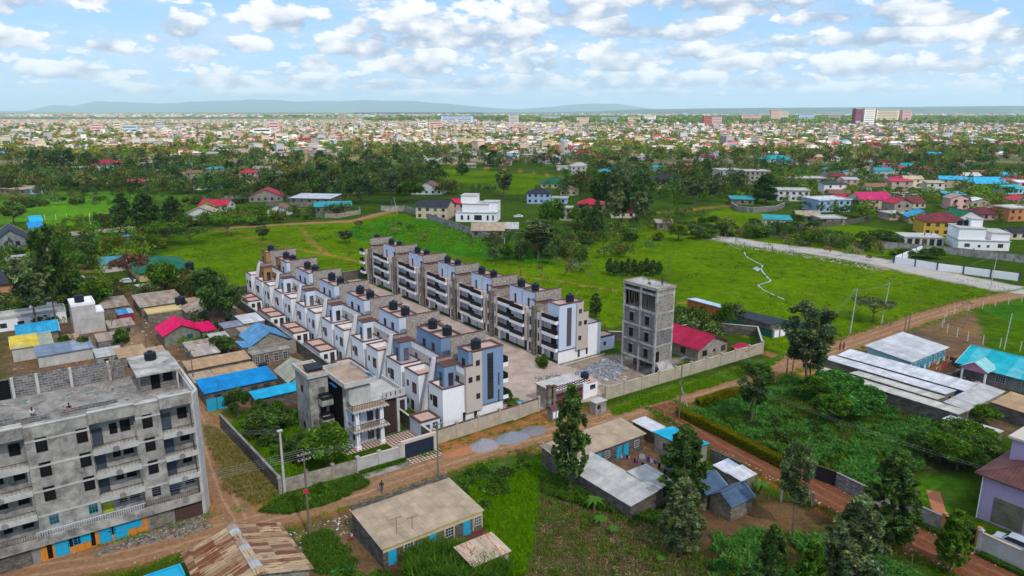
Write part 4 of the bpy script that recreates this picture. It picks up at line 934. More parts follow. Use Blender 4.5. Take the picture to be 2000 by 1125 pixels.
# small kiosk and meter box outside the gate
def kiosk():
    o = thing('kiosk', 'small grey kiosk with arched white panels beside the compound gate', 'kiosk', P(1078, 823), 0, STREET)
    b = MB(); b.box(0, 1.7, 0, 1.3, 0, 1.9); b.build('wall', m_conc_d, o)
    b = MB(); b.add([(-.1,-.1,1.9),(1.8,-.1,1.9),(1.8,1.4,1.9),(-.1,1.4,1.9),(-.1,.65,2.5),(1.8,.65,2.5)], [(0,1,5,4),(2,3,4,5),(0,4,3),(1,2,5),(3,2,1,0)]); b.build('roof', m_coping, o)
    for x in (.5, 1.2): b = MB(); b.tube((x, -.02, 1.3), (x, .05, 1.3), .25, n=12); b.box(x-.25, x+.25, -.019, .05, .4, 1.3); b.build('arched_panel', m_white, o)
kiosk()
o = thing('stone_hut', 'small grey concrete hut beside the gate facing the road', 'hut', P(1163, 812), 0, STREET)
b = MB(); b.box(0, 2.4, 0, 1.4, 0, 2.2); b.build('wall', m_conc, o); b = MB(); b.box(-.15, 2.5, -.2, 1.5, 2.203, 2.32); b.build('roof', m_conc_l, o); opening(o, 'f', .7, 1.1, .6, .6, 'bars', 2.4, 1.4)

# courtyard paving between the terraces
def sheet(name, label, poly, z, mat): b = MB(); b.add([(x, y, z) for x, y in poly], [tuple(range(len(poly)))]); return b.build(name, mat, None, label, kind='structure')
def M_paving(name, c1, c2, mo, bw, bh, ang):
    m, t, b = principled(name, .9, .2); mp = t.n.new('ShaderNodeMapping'); mp.inputs['Rotation'].default_value = (0, 0, R(-ang)); t.l.new(objco(t), mp.inputs[0])
    br = t.n.new('ShaderNodeTexBrick'); t.l.new(mp.outputs[0], br.inputs['Vector']); br.inputs['Scale'].default_value = 1; br.inputs['Brick Width'].default_value = bw; br.inputs['Row Height'].default_value = bh; br.inputs['Mortar Size'].default_value = .02; br.offset = .5
    t.put(br.inputs['Color1'], c1); t.put(br.inputs['Color2'], c2); t.put(br.inputs['Mortar'], mo)
    c = t.mix(1, br.outputs['Color'], t.mix(t.rng(t.noise(objco(t), .3, 7, .7), .3, .7), (.66, .66, .7), (1.3, 1.26, 1.2)), 'MULTIPLY'); c = t.mix(1, c, t.mix(t.noise(objco(t), 4, 5), (.75,) * 3, (1.25,) * 3), 'MULTIPLY')
    t.put(b.inputs['Base Color'], c); return m
m_pav = M_paving('courtyard_paving', (.46, .36, .30), (.40, .32, .275), (.28, .22, .19), .6, .3, STREET)
sheet('courtyard', 'pinkish paved courtyard between the two terraces', [grid(G0, 1.3, 107), grid(G0, -.0, -3.4), P(1060, 799), P(1180, 780), grid(O2, 1, -9), grid(O2, 0, -.5), grid(O2, -.8, 94)], .02, m_pav)
m_rubk = M_rubble('site_rubble', (.30, .30, .33), (.13, .14, .18), (.20, .18, .165), 2.2)
ring_wall('kerb', 'low concrete kerb edging the courtyard by the building site', [grid(O2, 1.2, -9), grid(O2, .2, -1.2), grid(O2, 12, -1.0)], .12, m_conc_l, None, .3)

# piles of sand, gravel and rubble
def heap(name, label, c, rx, ry, h, mat, seed=1, rot=0, n=34):
    V = []; 
    for j in range(n):
        for i in range(n):
            u, v = i/(n-1)*2-1, j/(n-1)*2-1; V.append((u, v))
    V = np.array(V); r = np.hypot(V[:, 0], V[:, 1]); z = np.clip(1 - r ** 1.35, -.12, 1) * h * (1 + .35 * vnoise(V[:, 0]*3+9, V[:, 1]*3+seed, seed)) + .10 * h * vnoise(V[:, 0]*11, V[:, 1]*11, seed + 3, 3)
    z = np.where(r > 1, -.1, z); a = R(rot); X = V[:, 0]*rx; Y = V[:, 1]*ry
    vs = np.stack([X*math.cos(a)-Y*math.sin(a), X*math.sin(a)+Y*math.cos(a), z], 1)
    F = np.array([[j*n+i, j*n+i+1, (j+1)*n+i+1, (j+1)*n+i] for j in range(n-1) for i in range(n-1)])
    o = link(bpy.data.objects.new(name, np_mesh(name, vs, F, mat, smooth=True))); o.location = (*c, 0); return tag(o, label, name.split('_')[-1])
def M_grain(name, c, v=.35, sc=9):
    m, t, b = principled(name, .97, .1); co = objco(t); n = t.noise(co, sc, 5, .7)
    t.put(b.inputs['Base Color'], t.mix(1, c, t.mix(t.rng(n, .3, .7), (1-v,)*3, (1+v,)*3), 'MULTIPLY')); t.put(b.inputs['Normal'], t.bump(n, .8, .08)); return m
heap('gravel_heap', 'grey ballast heap with a pointed top beside the beige wall', P(945, 872), 2.6, 1.9, 1.2, M_grain('fine_ballast', (.26, .25, .27)), 2, 30)
heap('gravel_heap', 'longer blue-grey gravel heap between ballast heap and gate', P(1000, 856), 3.3, 1.9, 1.0, M_grain('blue_ballast', (.20, .215, .25)), 5, 30)
heap('sand_heap', 'low orange soil heap against the beige compound wall', P(897, 882), 3.0, 1.5, .55, M_grain('red_soil', (.36, .15, .07)), 7, 30)
heap('gravel_heap', 'flat darker gravel spread nearest the compound gate', P(1040, 842), 2.6, 1.8, .45, M_grain('dark_ballast', (.19, .18, .19)), 12, 30)
def scatter_blocks(name, label, poly, n, smin, smax, cols, seed, flat=.6, zlift=0.0, kind='stuff', given=None):
    r = np.random.default_rng(seed); xs = [p[0] for p in poly]; ys = [p[1] for p in poly]; pts = [] if given is None else [tuple(q) for q in given]
    while len(pts) < n:
        x, y = r.uniform(min(xs), max(xs), 500), r.uniform(min(ys), max(ys), 500); k = inside(x, y, poly); pts += list(zip(x[k], y[k]))
    pts = np.array(pts[:n]); s = r.uniform(smin, smax, n); th = r.uniform(0, 6.28, n); asp = r.uniform(.4, 1, n); hz = s * flat * r.uniform(.5, 1.2, n)
    base = np.array([(-1,-1,0),(1,-1,0),(1,1,0),(-1,1,0),(-.8,-.8,1),(.8,-.8,1),(.8,.8,1),(-.8,.8,1)], float)
    V = base[None] * np.stack([s, s*asp, hz], 1)[:, None, :]; V[:, :, 0] += 0
    tilt = r.uniform(-.35, .35, (n, 2)); V[:, :, 2] += V[:, :, 0] * tilt[:, :1] + V[:, :, 1] * tilt[:, 1:]
    X = V[:, :, 0]*np.cos(th)[:, None] - V[:, :, 1]*np.sin(th)[:, None]; Y = V[:, :, 0]*np.sin(th)[:, None] + V[:, :, 1]*np.cos(th)[:, None]
    V = np.stack([X + pts[:, :1], Y + pts[:, 1:], V[:, :, 2] + zlift], 2).reshape(-1, 3)
    f = np.array([(4,5,6,7),(0,1,5,4),(1,2,6,5),(2,3,7,6),(3,0,4,7)]); F = (f[None] + (np.arange(n)*8)[:, None, None]).reshape(-1, 4)
    C = np.array(cols)[r.integers(0, len(cols), n)] * r.uniform(.7, 1.25, (n, 1)); C = np.repeat(C, 5, 0)
    return tag(link(bpy.data.objects.new(name, np_mesh(name, V, F, m_colr, C))), label, kind=kind)
m_colr = M_col('mixed_rubble', .95, .3, 4)
scatter_blocks('rubble', 'blue-grey stone rubble strewn over the building site', px((1135,722),(1180,700),(1222,715),(1210,735),(1150,748),(1110,735)), 900, .08, .28, [(.20,.22,.30),(.28,.30,.36),(.14,.15,.19)], 3)
scatter_blocks('rubble', 'pale broken stones heaped beside the courtyard kerb', px((1045,738),(1085,728),(1110,745),(1095,758),(1060,752)), 420, .1, .3, [(.42,.38,.34),(.25,.22,.2),(.16,.14,.13)], 4)
scatter_blocks('timber_offcuts', 'scattered timber and debris at the foot of the concrete tower', px((1180,700),(1225,694),(1225,740),(1150,770),(1130,755)), 380, .08, .5, [(.34,.27,.2),(.22,.19,.16),(.4,.38,.35)], 6, .2)
scatter_blocks('roadside_rubble', 'broken stones along the grey block by the road', px((300,1035),(395,1005),(415,1030),(360,1050),(260,1068),(180,1090),(200,1068)), 900, .06, .22, [(.24,.21,.17),(.17,.15,.13),(.11,.095,.085)], 8)
scatter_blocks('litter', 'scattered pale litter on the verge by the road pole', px((560,1040),(690,1000),(680,1040),(620,1070),(590,1085)), 130, .04, .13, [(.7,.7,.7),(.5,.42,.35),(.3,.35,.4)], 9, .3)
scatter_blocks('roadside_rubble', 'loose stones along the gravel road edge', px((1440,470),(1600,500),(1740,528),(1720,532),(1600,508),(1430,480)), 400, .1, .35, [(.4,.37,.34),(.25,.22,.2)], 10)

# ================================================================ GREY VILLA (centre)
def villa():
    O = (-23.3, 99.7)
    o = thing('villa', 'tall grey unfinished villa with white porch columns and blue satellite dish', 'house', O, 0, STREET)
    B = lambda nm, mt, *bs: [b_.box(*q) for b_ in [MB()] for q in bs] and None
    def bb(nm, mt, *bs):
        b = MB(); [b.box(*q) for q in bs]; return b.build(nm, mt, o)
    bb('main_wall', m_conc, (-1.0, 3.3, 2.4, 9.6, 0, 10.0)); bb('left_wing', m_conc, (-4.6, -1.6, 6.6, 12.6, 0, 10.4), (-1.6, -1.0, 9.6, 12.0, 0, 10.0))
    bb('front_wall', m_lblue, (-.9, 3.8, 1.7, 2.397, 0, 6.2)); bb('upper_room', m_conc_l, (-.6, 2.9, 1.0, 2.397, 6.35, 9.6))
    bb('roof_slab', m_conc_l, (-1.5, 3.7, .4, 9.9, 10.003, 10.25)); bb('wing_roof', m_conc_l, (-4.9, -1.503, 6.3, 12.9, 10.403, 10.6))
    b = MB(); ring(b, -1.5, 3.7, .4, 9.9, 10.253, 10.75, .22); b.build('roof_parapet', m_conc_l, o); b = MB(); ring(b, -4.9, -1.5, 6.3, 12.9, 10.603, 11.05, .22); b.build('roof_parapet', m_conc_l, o)
    bb('roof_screed', m_pinkg, (-1.27, 3.47, .63, 9.67, 10.252, 10.29)); bb('roof_screed', m_pinkg, (-4.67, -1.73, 6.53, 12.67, 10.602, 10.64))
    # recessed balcony stack between the two roofs
    for z in (2.9, 6.1):
        bb('balcony', m_conc, (-3.4, -1.6, 4.8, 6.6, z, z + .9)); r = MB(); ring(r, -3.35, -1.62, 4.85, 6.58, z + .9, z + 1.5, .05); r.build('railing', m_black, o)
        q = opening(o, 'f', -2.6, z + .3, .8, 2.1, 'slim', 0, 0, -6.596, 'door'); 
    bb('blue_awning', m_blueaw, (-1.7, -.6, 3.6, 6.0, 9.2, 9.28)); bb('dark_shaft', m_dark, (-1.25, -1.003, 2.5, 9.5, 0, 9.9))
    for z in (3.0, 6.2):
        bb('porch_slab', m_conc_l, (-.9, 4.9, -.7, 1.697, z, z + .3))
        for i in range(11): c = MB(); c.box(-.8 + i*.55, -.55 + i*.55, -.95, -.702, z + .02, z + .2); c.build('dentil', m_conc_l, o)
        bb('porch_edge', m_pinkg, (-.9, 4.9, -.7, 1.0, z + .303, z + .36))
        r = MB(); r.box(-.85, 4.85, -.66, -.6, z + 1.15, z + 1.22)
        for i in range(22): xx = -.8 + i*.265; r.box(xx-.02, xx+.02, -.65, -.61, z + .36, z + 1.15)
        r.box(-.85, -.79, -.6, 1.6, z + 1.15, z + 1.22)
        for i in range(8): yy = -.5 + i*.28; r.box(-.84, -.80, yy-.02, yy+.02, z + .36, z + 1.15)
        r.build('railing', m_black, o)
    for x in (0, 4.0):
        for z0, z1 in ((.0, 3.0), (3.37, 6.2)):
            c = MB(); c.box(x-.28, x-.1, -.28, .28, z0, z1).box(x+.1, x+.28, -.28, .28, z0, z1).box(x-.1, x+.1, -.12, .12, z0, z1).box(x-.4, x+.4, -.4, .4, z0, z0 + .5); c.build('porch_column', m_white, o)
    for z in (.3, 3.4):
        opening(o, 'f', .6, z + .6, 1.2, 1.2, 'bars', 0, 0, -1.696); opening(o, 'f', 2.9, z + .05, .9, 2.1, 'slim', 0, 0, -1.696, 'door')
    bb('glazed_stair_wall', m_black, (4.95, 7.6, 2.4, 2.6, 0, 6.1)); r = MB(); [r.box(4.95, 7.6, 2.3, 2.398, .2 + i*.3, .3 + i*.3) for i in range(20)]; r.build('louvres', m_steel, o)
    bb('side_post', m_conc_l, (7.7, 8.1, 2.0, 2.4, 0, 5.9)); bb('rear_wing', m_conc, (3.303, 8.6, 3.0, 9.6, 0, 5.6))
    bb('terrace_slab', m_conc_l, (3.303, 9.1, 1.7, 9.9, 6.1, 6.3)); b = MB(); b.box(5.2, 9.1, 1.7, 1.9, 6.303, 7.4).box(8.9, 9.1, 1.9, 9.9, 6.303, 7.0); b.build('terrace_parapet', m_conc_l, o)
    for i in range(4): c = MB(); c.box(5.7 + i*.8, 5.85 + i*.8, 1.68, 1.698, 6.5, 7.2); c.build('parapet_slot', m_dark, o)
    opening(o, 'l', 9.8, 1.2, .8, 1.0, 'bars', 0, 0, 4.596); opening(o, 'l', 9.8, 7.3, .8, 1.0, 'bars', 0, 0, 4.596)
    b = MB(); b.add([(-2.9,4.78,3.1),(-2.0,4.78,3.1),(-2.1,4.74,4.5),(-2.8,4.74,4.5)], [(0,1,2,3)]); 
    return o
m_pinkg = M_concrete('roof_dust', (.34, .24, .18), .35); m_blueaw = M_plain('blue_awning_sheet', (.01, .10, .35), .6, .1)
villa()
VO = (-23.3, 99.7)
o = thing('satellite_dish', 'bright blue satellite dish on the grey villa roof', 'satellite dish', grid(VO, 2.7, 1.2), 10.3)
b = MB(); b.lathe([(.02, 0), (.3, .04), (.55, .14), (.62, .2), (.6, .22)], 20); d = b.build('dish', M_plain('dish_blue', (.01, .35, .75), .5, .05), o); d.location = (0, 0, .75); d.rotation_euler = (-.7, .4, 0)
b = MB(); b.tube((0, 0, 0), (0, 0, .8), .05); b.build('mast', m_steel, o)
o = thing('solar_water_heater', 'flat black solar heater panel on the grey villa roof', 'solar heater', grid(VO, -4.2, 8.2), 10.65, STREET)
b = MB(); b.slab([(0,0,.5),(2.6,0,.5),(2.6,1.8,.9),(0,1.8,.9)], .3); b.build('collector', m_tank, o); b = MB(); b.box(.2,.35,.2,.35,0,.25).box(2.2,2.35,.2,.35,0,.25).box(.2,.35,1.4,1.55,0,.5).box(2.2,2.35,1.4,1.55,0,.5); b.build('stand', m_steel, o)
ring_wall('garden_wall', 'grey rendered front wall of the villa with brown coping', [grid(VO, -3.0, -6.6), grid(VO, 3.6, -6.8)], 2.1, m_conc_l, m_coping2 if 'm_coping2' in globals() else m_beige, pillars=3.3)
ring_wall('garden_wall', 'dark side wall of the villa drive beside the left terrace', [grid(VO, 9.6, -6.6), grid(VO, 9.7, 6)], 2.3, m_stone_d, m_beige)
o = thing('driveway_gate', 'wide black barred gate under a beige frame at the villa drive', 'gate', grid(VO, 3.7, -6.9), 0, STREET)
b = MB(); b.box(0, .5, -.2, .3, 0, 2.9).box(5.4, 5.9, -.2, .3, 0, 2.9).box(.5, 5.4, -.2, .3, 2.45, 2.9); b.build('portal', m_beige, o)
b = MB(); b.box(.5, 5.4, 0, .06, .1, 2.44); [b.box(.5 + i*.35, .56 + i*.35, -.05, 0, .1, 2.44) for i in range(14)]; b.build('gate_leaf', M_plain('navy_gate', (.02, .03, .06), .4, .1, 2, .5, dirt=0), o)
def M_check():
    m, t, b = principled('checker_paving', .8, .2); mp = t.n.new('ShaderNodeMapping'); mp.inputs['Rotation'].default_value = (0, 0, R(45 - STREET)); t.l.new(objco(t), mp.inputs[0])
    ck = t.n.new('ShaderNodeTexChecker'); t.l.new(mp.outputs[0], ck.inputs[0]); ck.inputs['Scale'].default_value = 2.6; t.put(ck.inputs[1], (.16, .05, .04)); t.put(ck.inputs[2], (.50, .42, .34)); t.l.new(ck.outputs[0], b.inputs['Base Color']); return m
m_ck = M_check()
sheet('drive_apron', 'maroon and cream checkered apron before the villa gate', [grid(VO, 4.2, -6.95), grid(VO, 4.0, -9.0), grid(VO, 9.6, -9.2), grid(VO, 9.5, -7.2)], .05, m_ck)
sheet('drive', 'checkered paving inside the villa gate', [grid(VO, 4.3, -6.5), grid(VO, 9.4, -6.6), grid(VO, 9.4, 1.5), grid(VO, -2.5, 1.5), grid(VO, -2.5, -.8), grid(VO, 4.3, -.8)], .045, m_ck)
sheet('pavement', 'narrow concrete pavement before the villa wall', [grid(VO, -3.2, -9.0), grid(VO, 4.0, -9.2), grid(VO, 4.2, -8.0), grid(VO, -3.0, -7.6)], .05, m_deck)
# vacant green plot
ring_wall('garden_wall', 'long dark stone wall along the lane beside the overgrown plot', [P(432, 835), P(548, 962)], 2.3, m_stone_d, m_conc_d)
ring_wall('garden_wall', 'patched stone wall along the road before the overgrown plot', [P(548, 964), P(600, 950), P(700, 922)], 2.0, m_stone_w, None, pillars=3.2)
# ================================================================ SHEDS AND HOUSES AROUND (all on the same street grid)
LC, TR, RR, BG, TL, PU, BU, OG = (4.2, 94.6), (-14.2, 70.2), (-26.2, 64.8), (71.6, 138.4), (85.7, 131.3), (57.6, 81.4), (37.7, 137.8), (44.2, 176.9)
TD = m_turq2x
def D_(s, w=.9, mt=None, side='f'): return (side, s, .05, w, 1.95, 'door', mt or TD)
# tan-roofed row in the foreground
h = house('rental_row', 'long stone rental row with tan iron roof and turquoise doors at the road', 'house', TR, 0, 13.3, .3, 8.6, 2.6, 'mono_x', .7, r_tan, m_stone_d, .22,
    [D_(1.1), ('f', 3.2, 1.0, 1.1, 1.1, 'pale'), D_(6.3), ('f', 8.6, .95, 1.1, 1.1, 'pale'), D_(11.0), ('f', 12.6, .95, .9, 1.1, 'pale')])
b = MB(); b.box(0, 13.3, -.03, -.002, 2.05, 2.5); b.build('cream_lintel_band', m_cream, h)
for i, s in enumerate((3.2, 8.6, 12.6)): b = MB(); b.box(s-.72, s-.60, -.03, -.002, .4, 2.04).box(s+.60, s+.72, -.03, -.002, .4, 2.04) ; b.build('cream_pilaster', m_cream, h)
b = MB(); b.box(-.1, 13.4, 8.12, 8.35, 2.9, 3.95); b.build('rear_parapet', m_stone_d, h)
b = MB(); b.box(4.3, 5.0, -.12, -.002, 1.0, 1.75); b.build('meter_box', TD, h)
b = MB(); b.box(0, 13.3, -1.3, -.01, 0, .15); b.build('doorstep', m_maroonstep if 'm_maroonstep' in globals() else M_plain('maroon_step', (.12, .03, .03)), h)
for i, s in enumerate((2.4, 4.4)):
    o = thing('aerial', f'thin television aerial on a pole, {"left" if i == 0 else "right"} of the pair on the tan roof', 'aerial', grid(TR, s, 1.6), 2.6, STREET)
    b = MB(); b.tube((0,0,0),(0,0,2.4 - i*.6),.03,n=5); b.build('mast', m_steel, o); b = MB(); b.tube((-.7,0,2.3-i*.6),(.7,0,2.3-i*.6),.02,n=4); [b.tube((x,-.3,2.3-i*.6),(x,.3,2.3-i*.6),.015,n=4) for x in (-.6,-.3,0,.3,.6)]; b.build('antenna', m_steel, o)
house('latrine_shed', 'small stone shed with rust-streaked mono roof in the foreground', 'shed', TR, 7.0, 11.7, -7.4, -3.9, 1.9, 'mono_x', .3, r_rustp if 'r_rustp' in globals() else M_sheet('rust_streak_sheet', (.46,.36,.27), .6, (.24,.085,.04), panel=(.9, 4)), m_stone_w, .25, [('r', 1.6, .05, .8, 1.7, 'slim')])
house('rusty_roofed_house', 'stone house with rusty gabled iron roof at the bottom edge', 'house', RR, -5.1, 4.9, -1.0, 9.2, 2.75, 'gable_y', 1.5, r_rust, m_gable, .45, [('f', 7.6, 1.2, 1.0, 1.0), ('f', 2.5, 1.2, 1.0, 1.0)], trim=m_wood)
b = MB(); o = thing('ridge_capping', 'rusty ridge sheets laid along the rusty roof', 'ridge sheets', grid(RR, -.1, -1.3), 4.38, STREET)
for i in range(9): q = MB(); q.slab([(-.55, i*1.2, -.10+.02*(i%2)), (0, i*1.2, .08+.02*(i%2)), (0, i*1.2+1.25, .08+.02*(i%2)), (-.55, i*1.2+1.25, -.10+.02*(i%2))], .03); q.slab([(0.002, i*1.2, .08+.02*(i%2)), (.55, i*1.2, -.10+.02*(i%2)), (.55, i*1.2+1.25, -.10+.02*(i%2)), (.002, i*1.2+1.25, .08+.02*(i%2))], .03); q.build('ridge_sheet', (r_rust, r_grey, r_rustg)[i % 3], o)
# L-shaped compound by the road
house('rental_row', 'tan-roofed stone row along the road with blue doors and cream trim', 'house', LC, 0, 15.7, -5.1, -.2, 2.6, 'mono_x', .55, r_tan, m_stone_d, .3, [D_(6.6), ('f', 8.2, .9, .9, 1.0, 'pale'), D_(10.6), D_(12.0), ('f', 14.2, .9, .9, 1.0, 'pale')])
house('rental_row', 'grey-roofed stone row running from the road towards the cornfield', 'house', LC, .2, 4.9, -17.8, -5.2, 2.6, 'mono_y', -.5, M_sheet('grey_sheet_x', (.44,.425,.41), .06), m_stone_d, .25, [('r', 4, .9, .9, 1.0, 'pale'), D_(8, side='r')])
house('rental_row', 'short grey-roofed stone room closing the yard with a small barred window', 'house', LC, 5.2, 8.3, -17.6, -12.6, 2.6, 'mono_x', .2, r_grey, m_stone, .3, [('f', 1.6, 1.2, .8, .9, 'grille')])
house('tin_shed', 'small timber shed with bright tin roof at the road corner', 'shed', LC, 18.2, 20.9, -4.6, -.4, 2.0, 'mono_x', .2, r_white, M_plain('dark_planks', (.10, .07, .05), .9, .3, 4), .2, [('f', 1.4, .05, .8, 1.7, 'slim')])
house('shop', 'cream corner shop with turquoise iron roof behind the tall trees', 'shop', LC, 16.7, 20.7, -13.0, -6.4, 2.7, 'mono_y', .35, M_sheet('cyan_sheet_b', (.01,.36,.55), .03, var=.06, panel=(1, 9)), m_stone_w, .3, [D_(1.4, side='l'), ('l', 4.2, 1.0, 1.2, 1.0), ('f', 2, 1.2, .9, .8)])
house('tin_shed', 'low block shed with white tin roof beside the red street', 'shed', LC, 16.3, 19.4, -22.2, -20.0, 2.2, 'mono_x', .25, r_white, m_stone, .2, [('f', .8, .05, .8, 1.7, 'slim')])
house('tin_shed', 'low block shed with half blue tin roof beside the red street', 'shed', LC, 16.6, 19.5, -19.7, -17.6, 2.1, 'mono_x', .25, M_sheet('bluewhite_sheet', (.55,.56,.62), 0, panel=(1.1, 4), alt=(.05,.18,.42), altp=.3), m_stone, .2)
house('cottage', 'small stone cottage with slate-blue gabled roof and pale trim, nearest the field', 'house', LC, 10.0, 14.2, -25.5, -22.2, 2.3, 'gable_x', 1.1, r_navy, m_stone, .25, [('r', 1.4, 1.0, .7, .8)], trim=M_plain('mint_trim', (.35,.55,.5)))
house('cottage', 'slate-blue gabled cottage half hidden behind the tall tree', 'house', LC, 9.8, 13.6, -21.7, -17.8, 2.3, 'gable_x', 1.1, r_navy, m_stone, .25, trim=M_plain('mint_trim', (.35,.55,.5)))
ring_wall('yard_wall', 'dark stone yard wall beside the turquoise-roofed shop', [grid(LC, 20.9, -13.4), grid(LC, 21, -19)], 2.0, m_stone_d)
# right: long tin-roofed rows
house('rental_row', 'wide grey tin-roofed row with turquoise doors facing the washing lines', 'house', BG, .5, 15.2, -9.0, -.4, 2.7, 'mono_x', .8, M_sheet('grey_sheet_c', (.47,.47,.49), .03, var=.1, panel=(2.6, 3)), M_plain('pale_turquoise_render', (.33,.52,.52)), .5, [q for i in range(7) for q in (D_(1.2 + i*2.05, .75), ('f', 2.2 + i*2.05, 1.0, .6, .9, 'pale'))])
house('rental_row', 'long bright tin-roofed row, second from the road by the washing lines', 'house', BG, -5.9, -1.6, -21.3, 1.9, 2.5, 'mono_y', -.3, r_white, M_plain('deep_blue_wall', (.03,.10,.22)), .25, row_of('l', 23, 6, 1.0, .8, .9))
house('rental_row', 'long tin-roofed row with black marks on its roof, third from the road', 'house', BG, -11.9, -8.0, -20.6, 1.8, 2.5, 'mono_y', .3, r_white, m_stone, .2, [('f', 2, .05, .8, 1.8, 'slim')])
house('rental_row', 'long tarnished tin-roofed row behind the outer stone row', 'house', BG, -15.4, -12.4, -20.8, -5.8, 2.5, 'mono_y', .3, r_whiteT, m_stone, .2)
house('rental_row', 'long outer row with dark stone wall facing the vegetable garden', 'house', BG, -19.0, -15.8, -25.7, -1.0, 2.5, 'mono_y', .25, r_whiteT, m_stone_d, .15)
house('rental_row', 'mono-roofed stone row closing the tin-roofed compound at its near end', 'house', BG, -15.6, -1.6, -25.8, -22.3, 2.5, 'mono_x', .3, r_grey, m_stone_w, .2, [('r', 1.5, 1, .8, .9)])
house('tin_shed', 'low shed with patchy blue and bright tin roof among the bushes', 'shed', BG, -21.9, -18.6, -32, -24.8, 2.1, 'mono_y', .3, M_sheet('patch_sheet', (.50,.47,.42), .1, panel=(2.4, 3), alt=(.40,.52,.66), altp=.4), m_stone, .15)
house('tin_shed', 'stone shed with brown-stained tin roof below the turquoise house', 'shed', BG, -9, -1.5, -33, -27.0, 2.4, 'mono_x', .3, r_tan2, m_stone_d, .25)
hs = house('bungalow', 'bungalow with turquoise and pale roof and pink-gabled porch', 'house', TL, .3, 11.2, -16.0, -1.0, 2.9, 'gable_y', 2.1, r_turq, m_conc_d, .7, [('l', 8, .9, 1.5, 1.3, 'pale'), ('l', 10.8, 1.1, .9, .9, 'pale'), ('l', 4, .9, 1.0, 1.2, 'pale'), ('f', 3, .9, 1.2, 1.2, 'pale')], trim=m_white)
def porch(par, x0, x1, y0, y1, h, rh, rm, gm, cm, axis='x'):
    """a small gabled porch with two posts in front of a house wall, gable towards -x"""
    b = MB(); ym = (y0 + y1) / 2
    b.slab([(x0-.3, y0-.3, h), (x1, y0-.3, h), (x1, ym, h+rh), (x0-.3, ym, h+rh)], .07).slab([(x0-.3, ym+.003, h+rh), (x1, ym+.003, h+rh), (x1, y1+.3, h), (x0-.3, y1+.3, h)], .07); b.build('porch_roof', rm, par)
    b = MB(); b.add([(x0,y0,h-.4),(x0,y1,h-.4),(x0,y1,h-.05),(x0,ym,h+rh-.12),(x0,y0,h-.05),(x0+.15,y0,h-.4),(x0+.15,y1,h-.4),(x0+.15,y1,h-.05),(x0+.15,ym,h+rh-.12),(x0+.15,y0,h-.05)], [(0,1,2,3,4),(9,8,7,6,5),(0,4,9,5),(1,6,7,2),(2,7,8,3),(3,8,9,4),(0,5,6,1)]); b.build('porch_gable', gm, par)
    for y in (y0, y1 - .3): c = MB(); c.box(x0, x0+.3, y, y+.3, 0, h-.41); c.build('porch_post', cm, par)
porch(hs, -3.0, 1.5, 9.4, 13.6, 3.1, 1.4, M_sheet('pale_turq', (.25,.50,.5), 0), M_plain('pink_gable', (.55,.22,.30)), m_white)
ring_wall('yard_wall', 'low rubble wall between washing lines and turquoise house', [grid(BG, 14.5, -10.5), grid(BG, 9, -16), grid(BG, 2, -14.5)], 1.4, m_stone_d)
# bungalow with crimson roof behind the tower
hb = house('bungalow', 'stone bungalow with crimson gabled roof behind the compound wall', 'house', BU, .6, 9.8, .4, 12.8, 2.9, 'gable_y', 1.9, r_red, m_stone_w, .6, [('f', 2.0, 1.0, 1.3, 1.1, 'bars'), ('f', 5.0, 1.4, .5, .5), ('f', 7.9, 1.0, 1.3, 1.1, 'bars'), ('l', 4, .9, 1.2, 1.2)], trim=m_lblue)
house('lean_to', 'low crimson lean-to roof beside the crimson bungalow', 'shed', BU, 10.2, 13.6, -3.8, -.3, 1.8, 'mono_y', -.3, r_red, m_stone_d, .2)
house('warehouse', 'orange brick shed with pale blue iron roof at the field edge', 'shed', OG, .2, 3.3, -12.3, -.6, 3.0, 'mono_y', .3, M_sheet('pale_blue_sheet', (.40,.52,.68), 0, panel=(1, 6)), M_block('orange_brick', (.40,.11,.03), (.46,.15,.04), (.3,.12,.05), .4, .12, .01, .3), .25)
house('tin_shed', 'low dark shed with flat grey roof behind the green fence', 'shed', OG, 1.0, 4.2, -24.5, -15, 2.0, 'mono_y', .1, r_dark, m_stone_d, .1)
ring_wall('mesh_fence', 'green shade-net fence in front of the orange brick shed', [grid(OG, -1.6, -6), grid(OG, -1.5, -26.6)], 1.9, M_plain('green_net', (.02, .12, .085), .9, .2, 3), m_steel, .06)
ring_wall('white_fence', 'white slatted yard fence at the dirt road bend', [grid(OG, -1.4, -26.9), grid(OG, 5.0, -27.3)], 1.7, m_white, m_conc_l, .1, pillars=2.1, pillar_mat=m_conc)
ring_wall('mesh_fence', 'long grey-blue sheet fence along the bright field behind the orange shed', [grid(OG, 6, -3), grid(OG, 8.5, -24), grid(OG, 12, -30)], 1.9, M_plain('slate_sheet', (.12,.16,.19)), None, .06)
# purple house
hp = house('two_storey_house', 'purple two-storey house with maroon hipped roof and white gutters, right edge', 'house', PU, .7, 13, -15, -.9, 6.3, 'hip_y', 2.2, r_brown, M_plain('purple_render', (.42,.325,.48), .9, .05, 1), .75, ang=35.5)
for s in (10.8, 6.2): b = MB(); b.box(-.06, -.003, s-1.7, s+1.7, .3, 3.6); b.build('brick_panel', M_block('panel_brick', (.17,.15,.11), (.21,.19,.14), (.12,.11,.09), .3, .1, .01, .2), hp)
b = MB(); b.box(5.5, 11, 8.8, 13.4, 6.303, 9.6); b.build('stair_tower', M_plain('purple_render', (.42,.325,.48), .9, .05, 1), hp); b = MB(); b.box(5.1, 11.4, 8.4, 13.8, 9.603, 9.9); b.build('tower_roof', m_beige, hp)
b = MB(); b.tube((-.1, 14.0, 0), (-.1, 14.0, 6.2), .07); b.build('downpipe', m_white, hp)
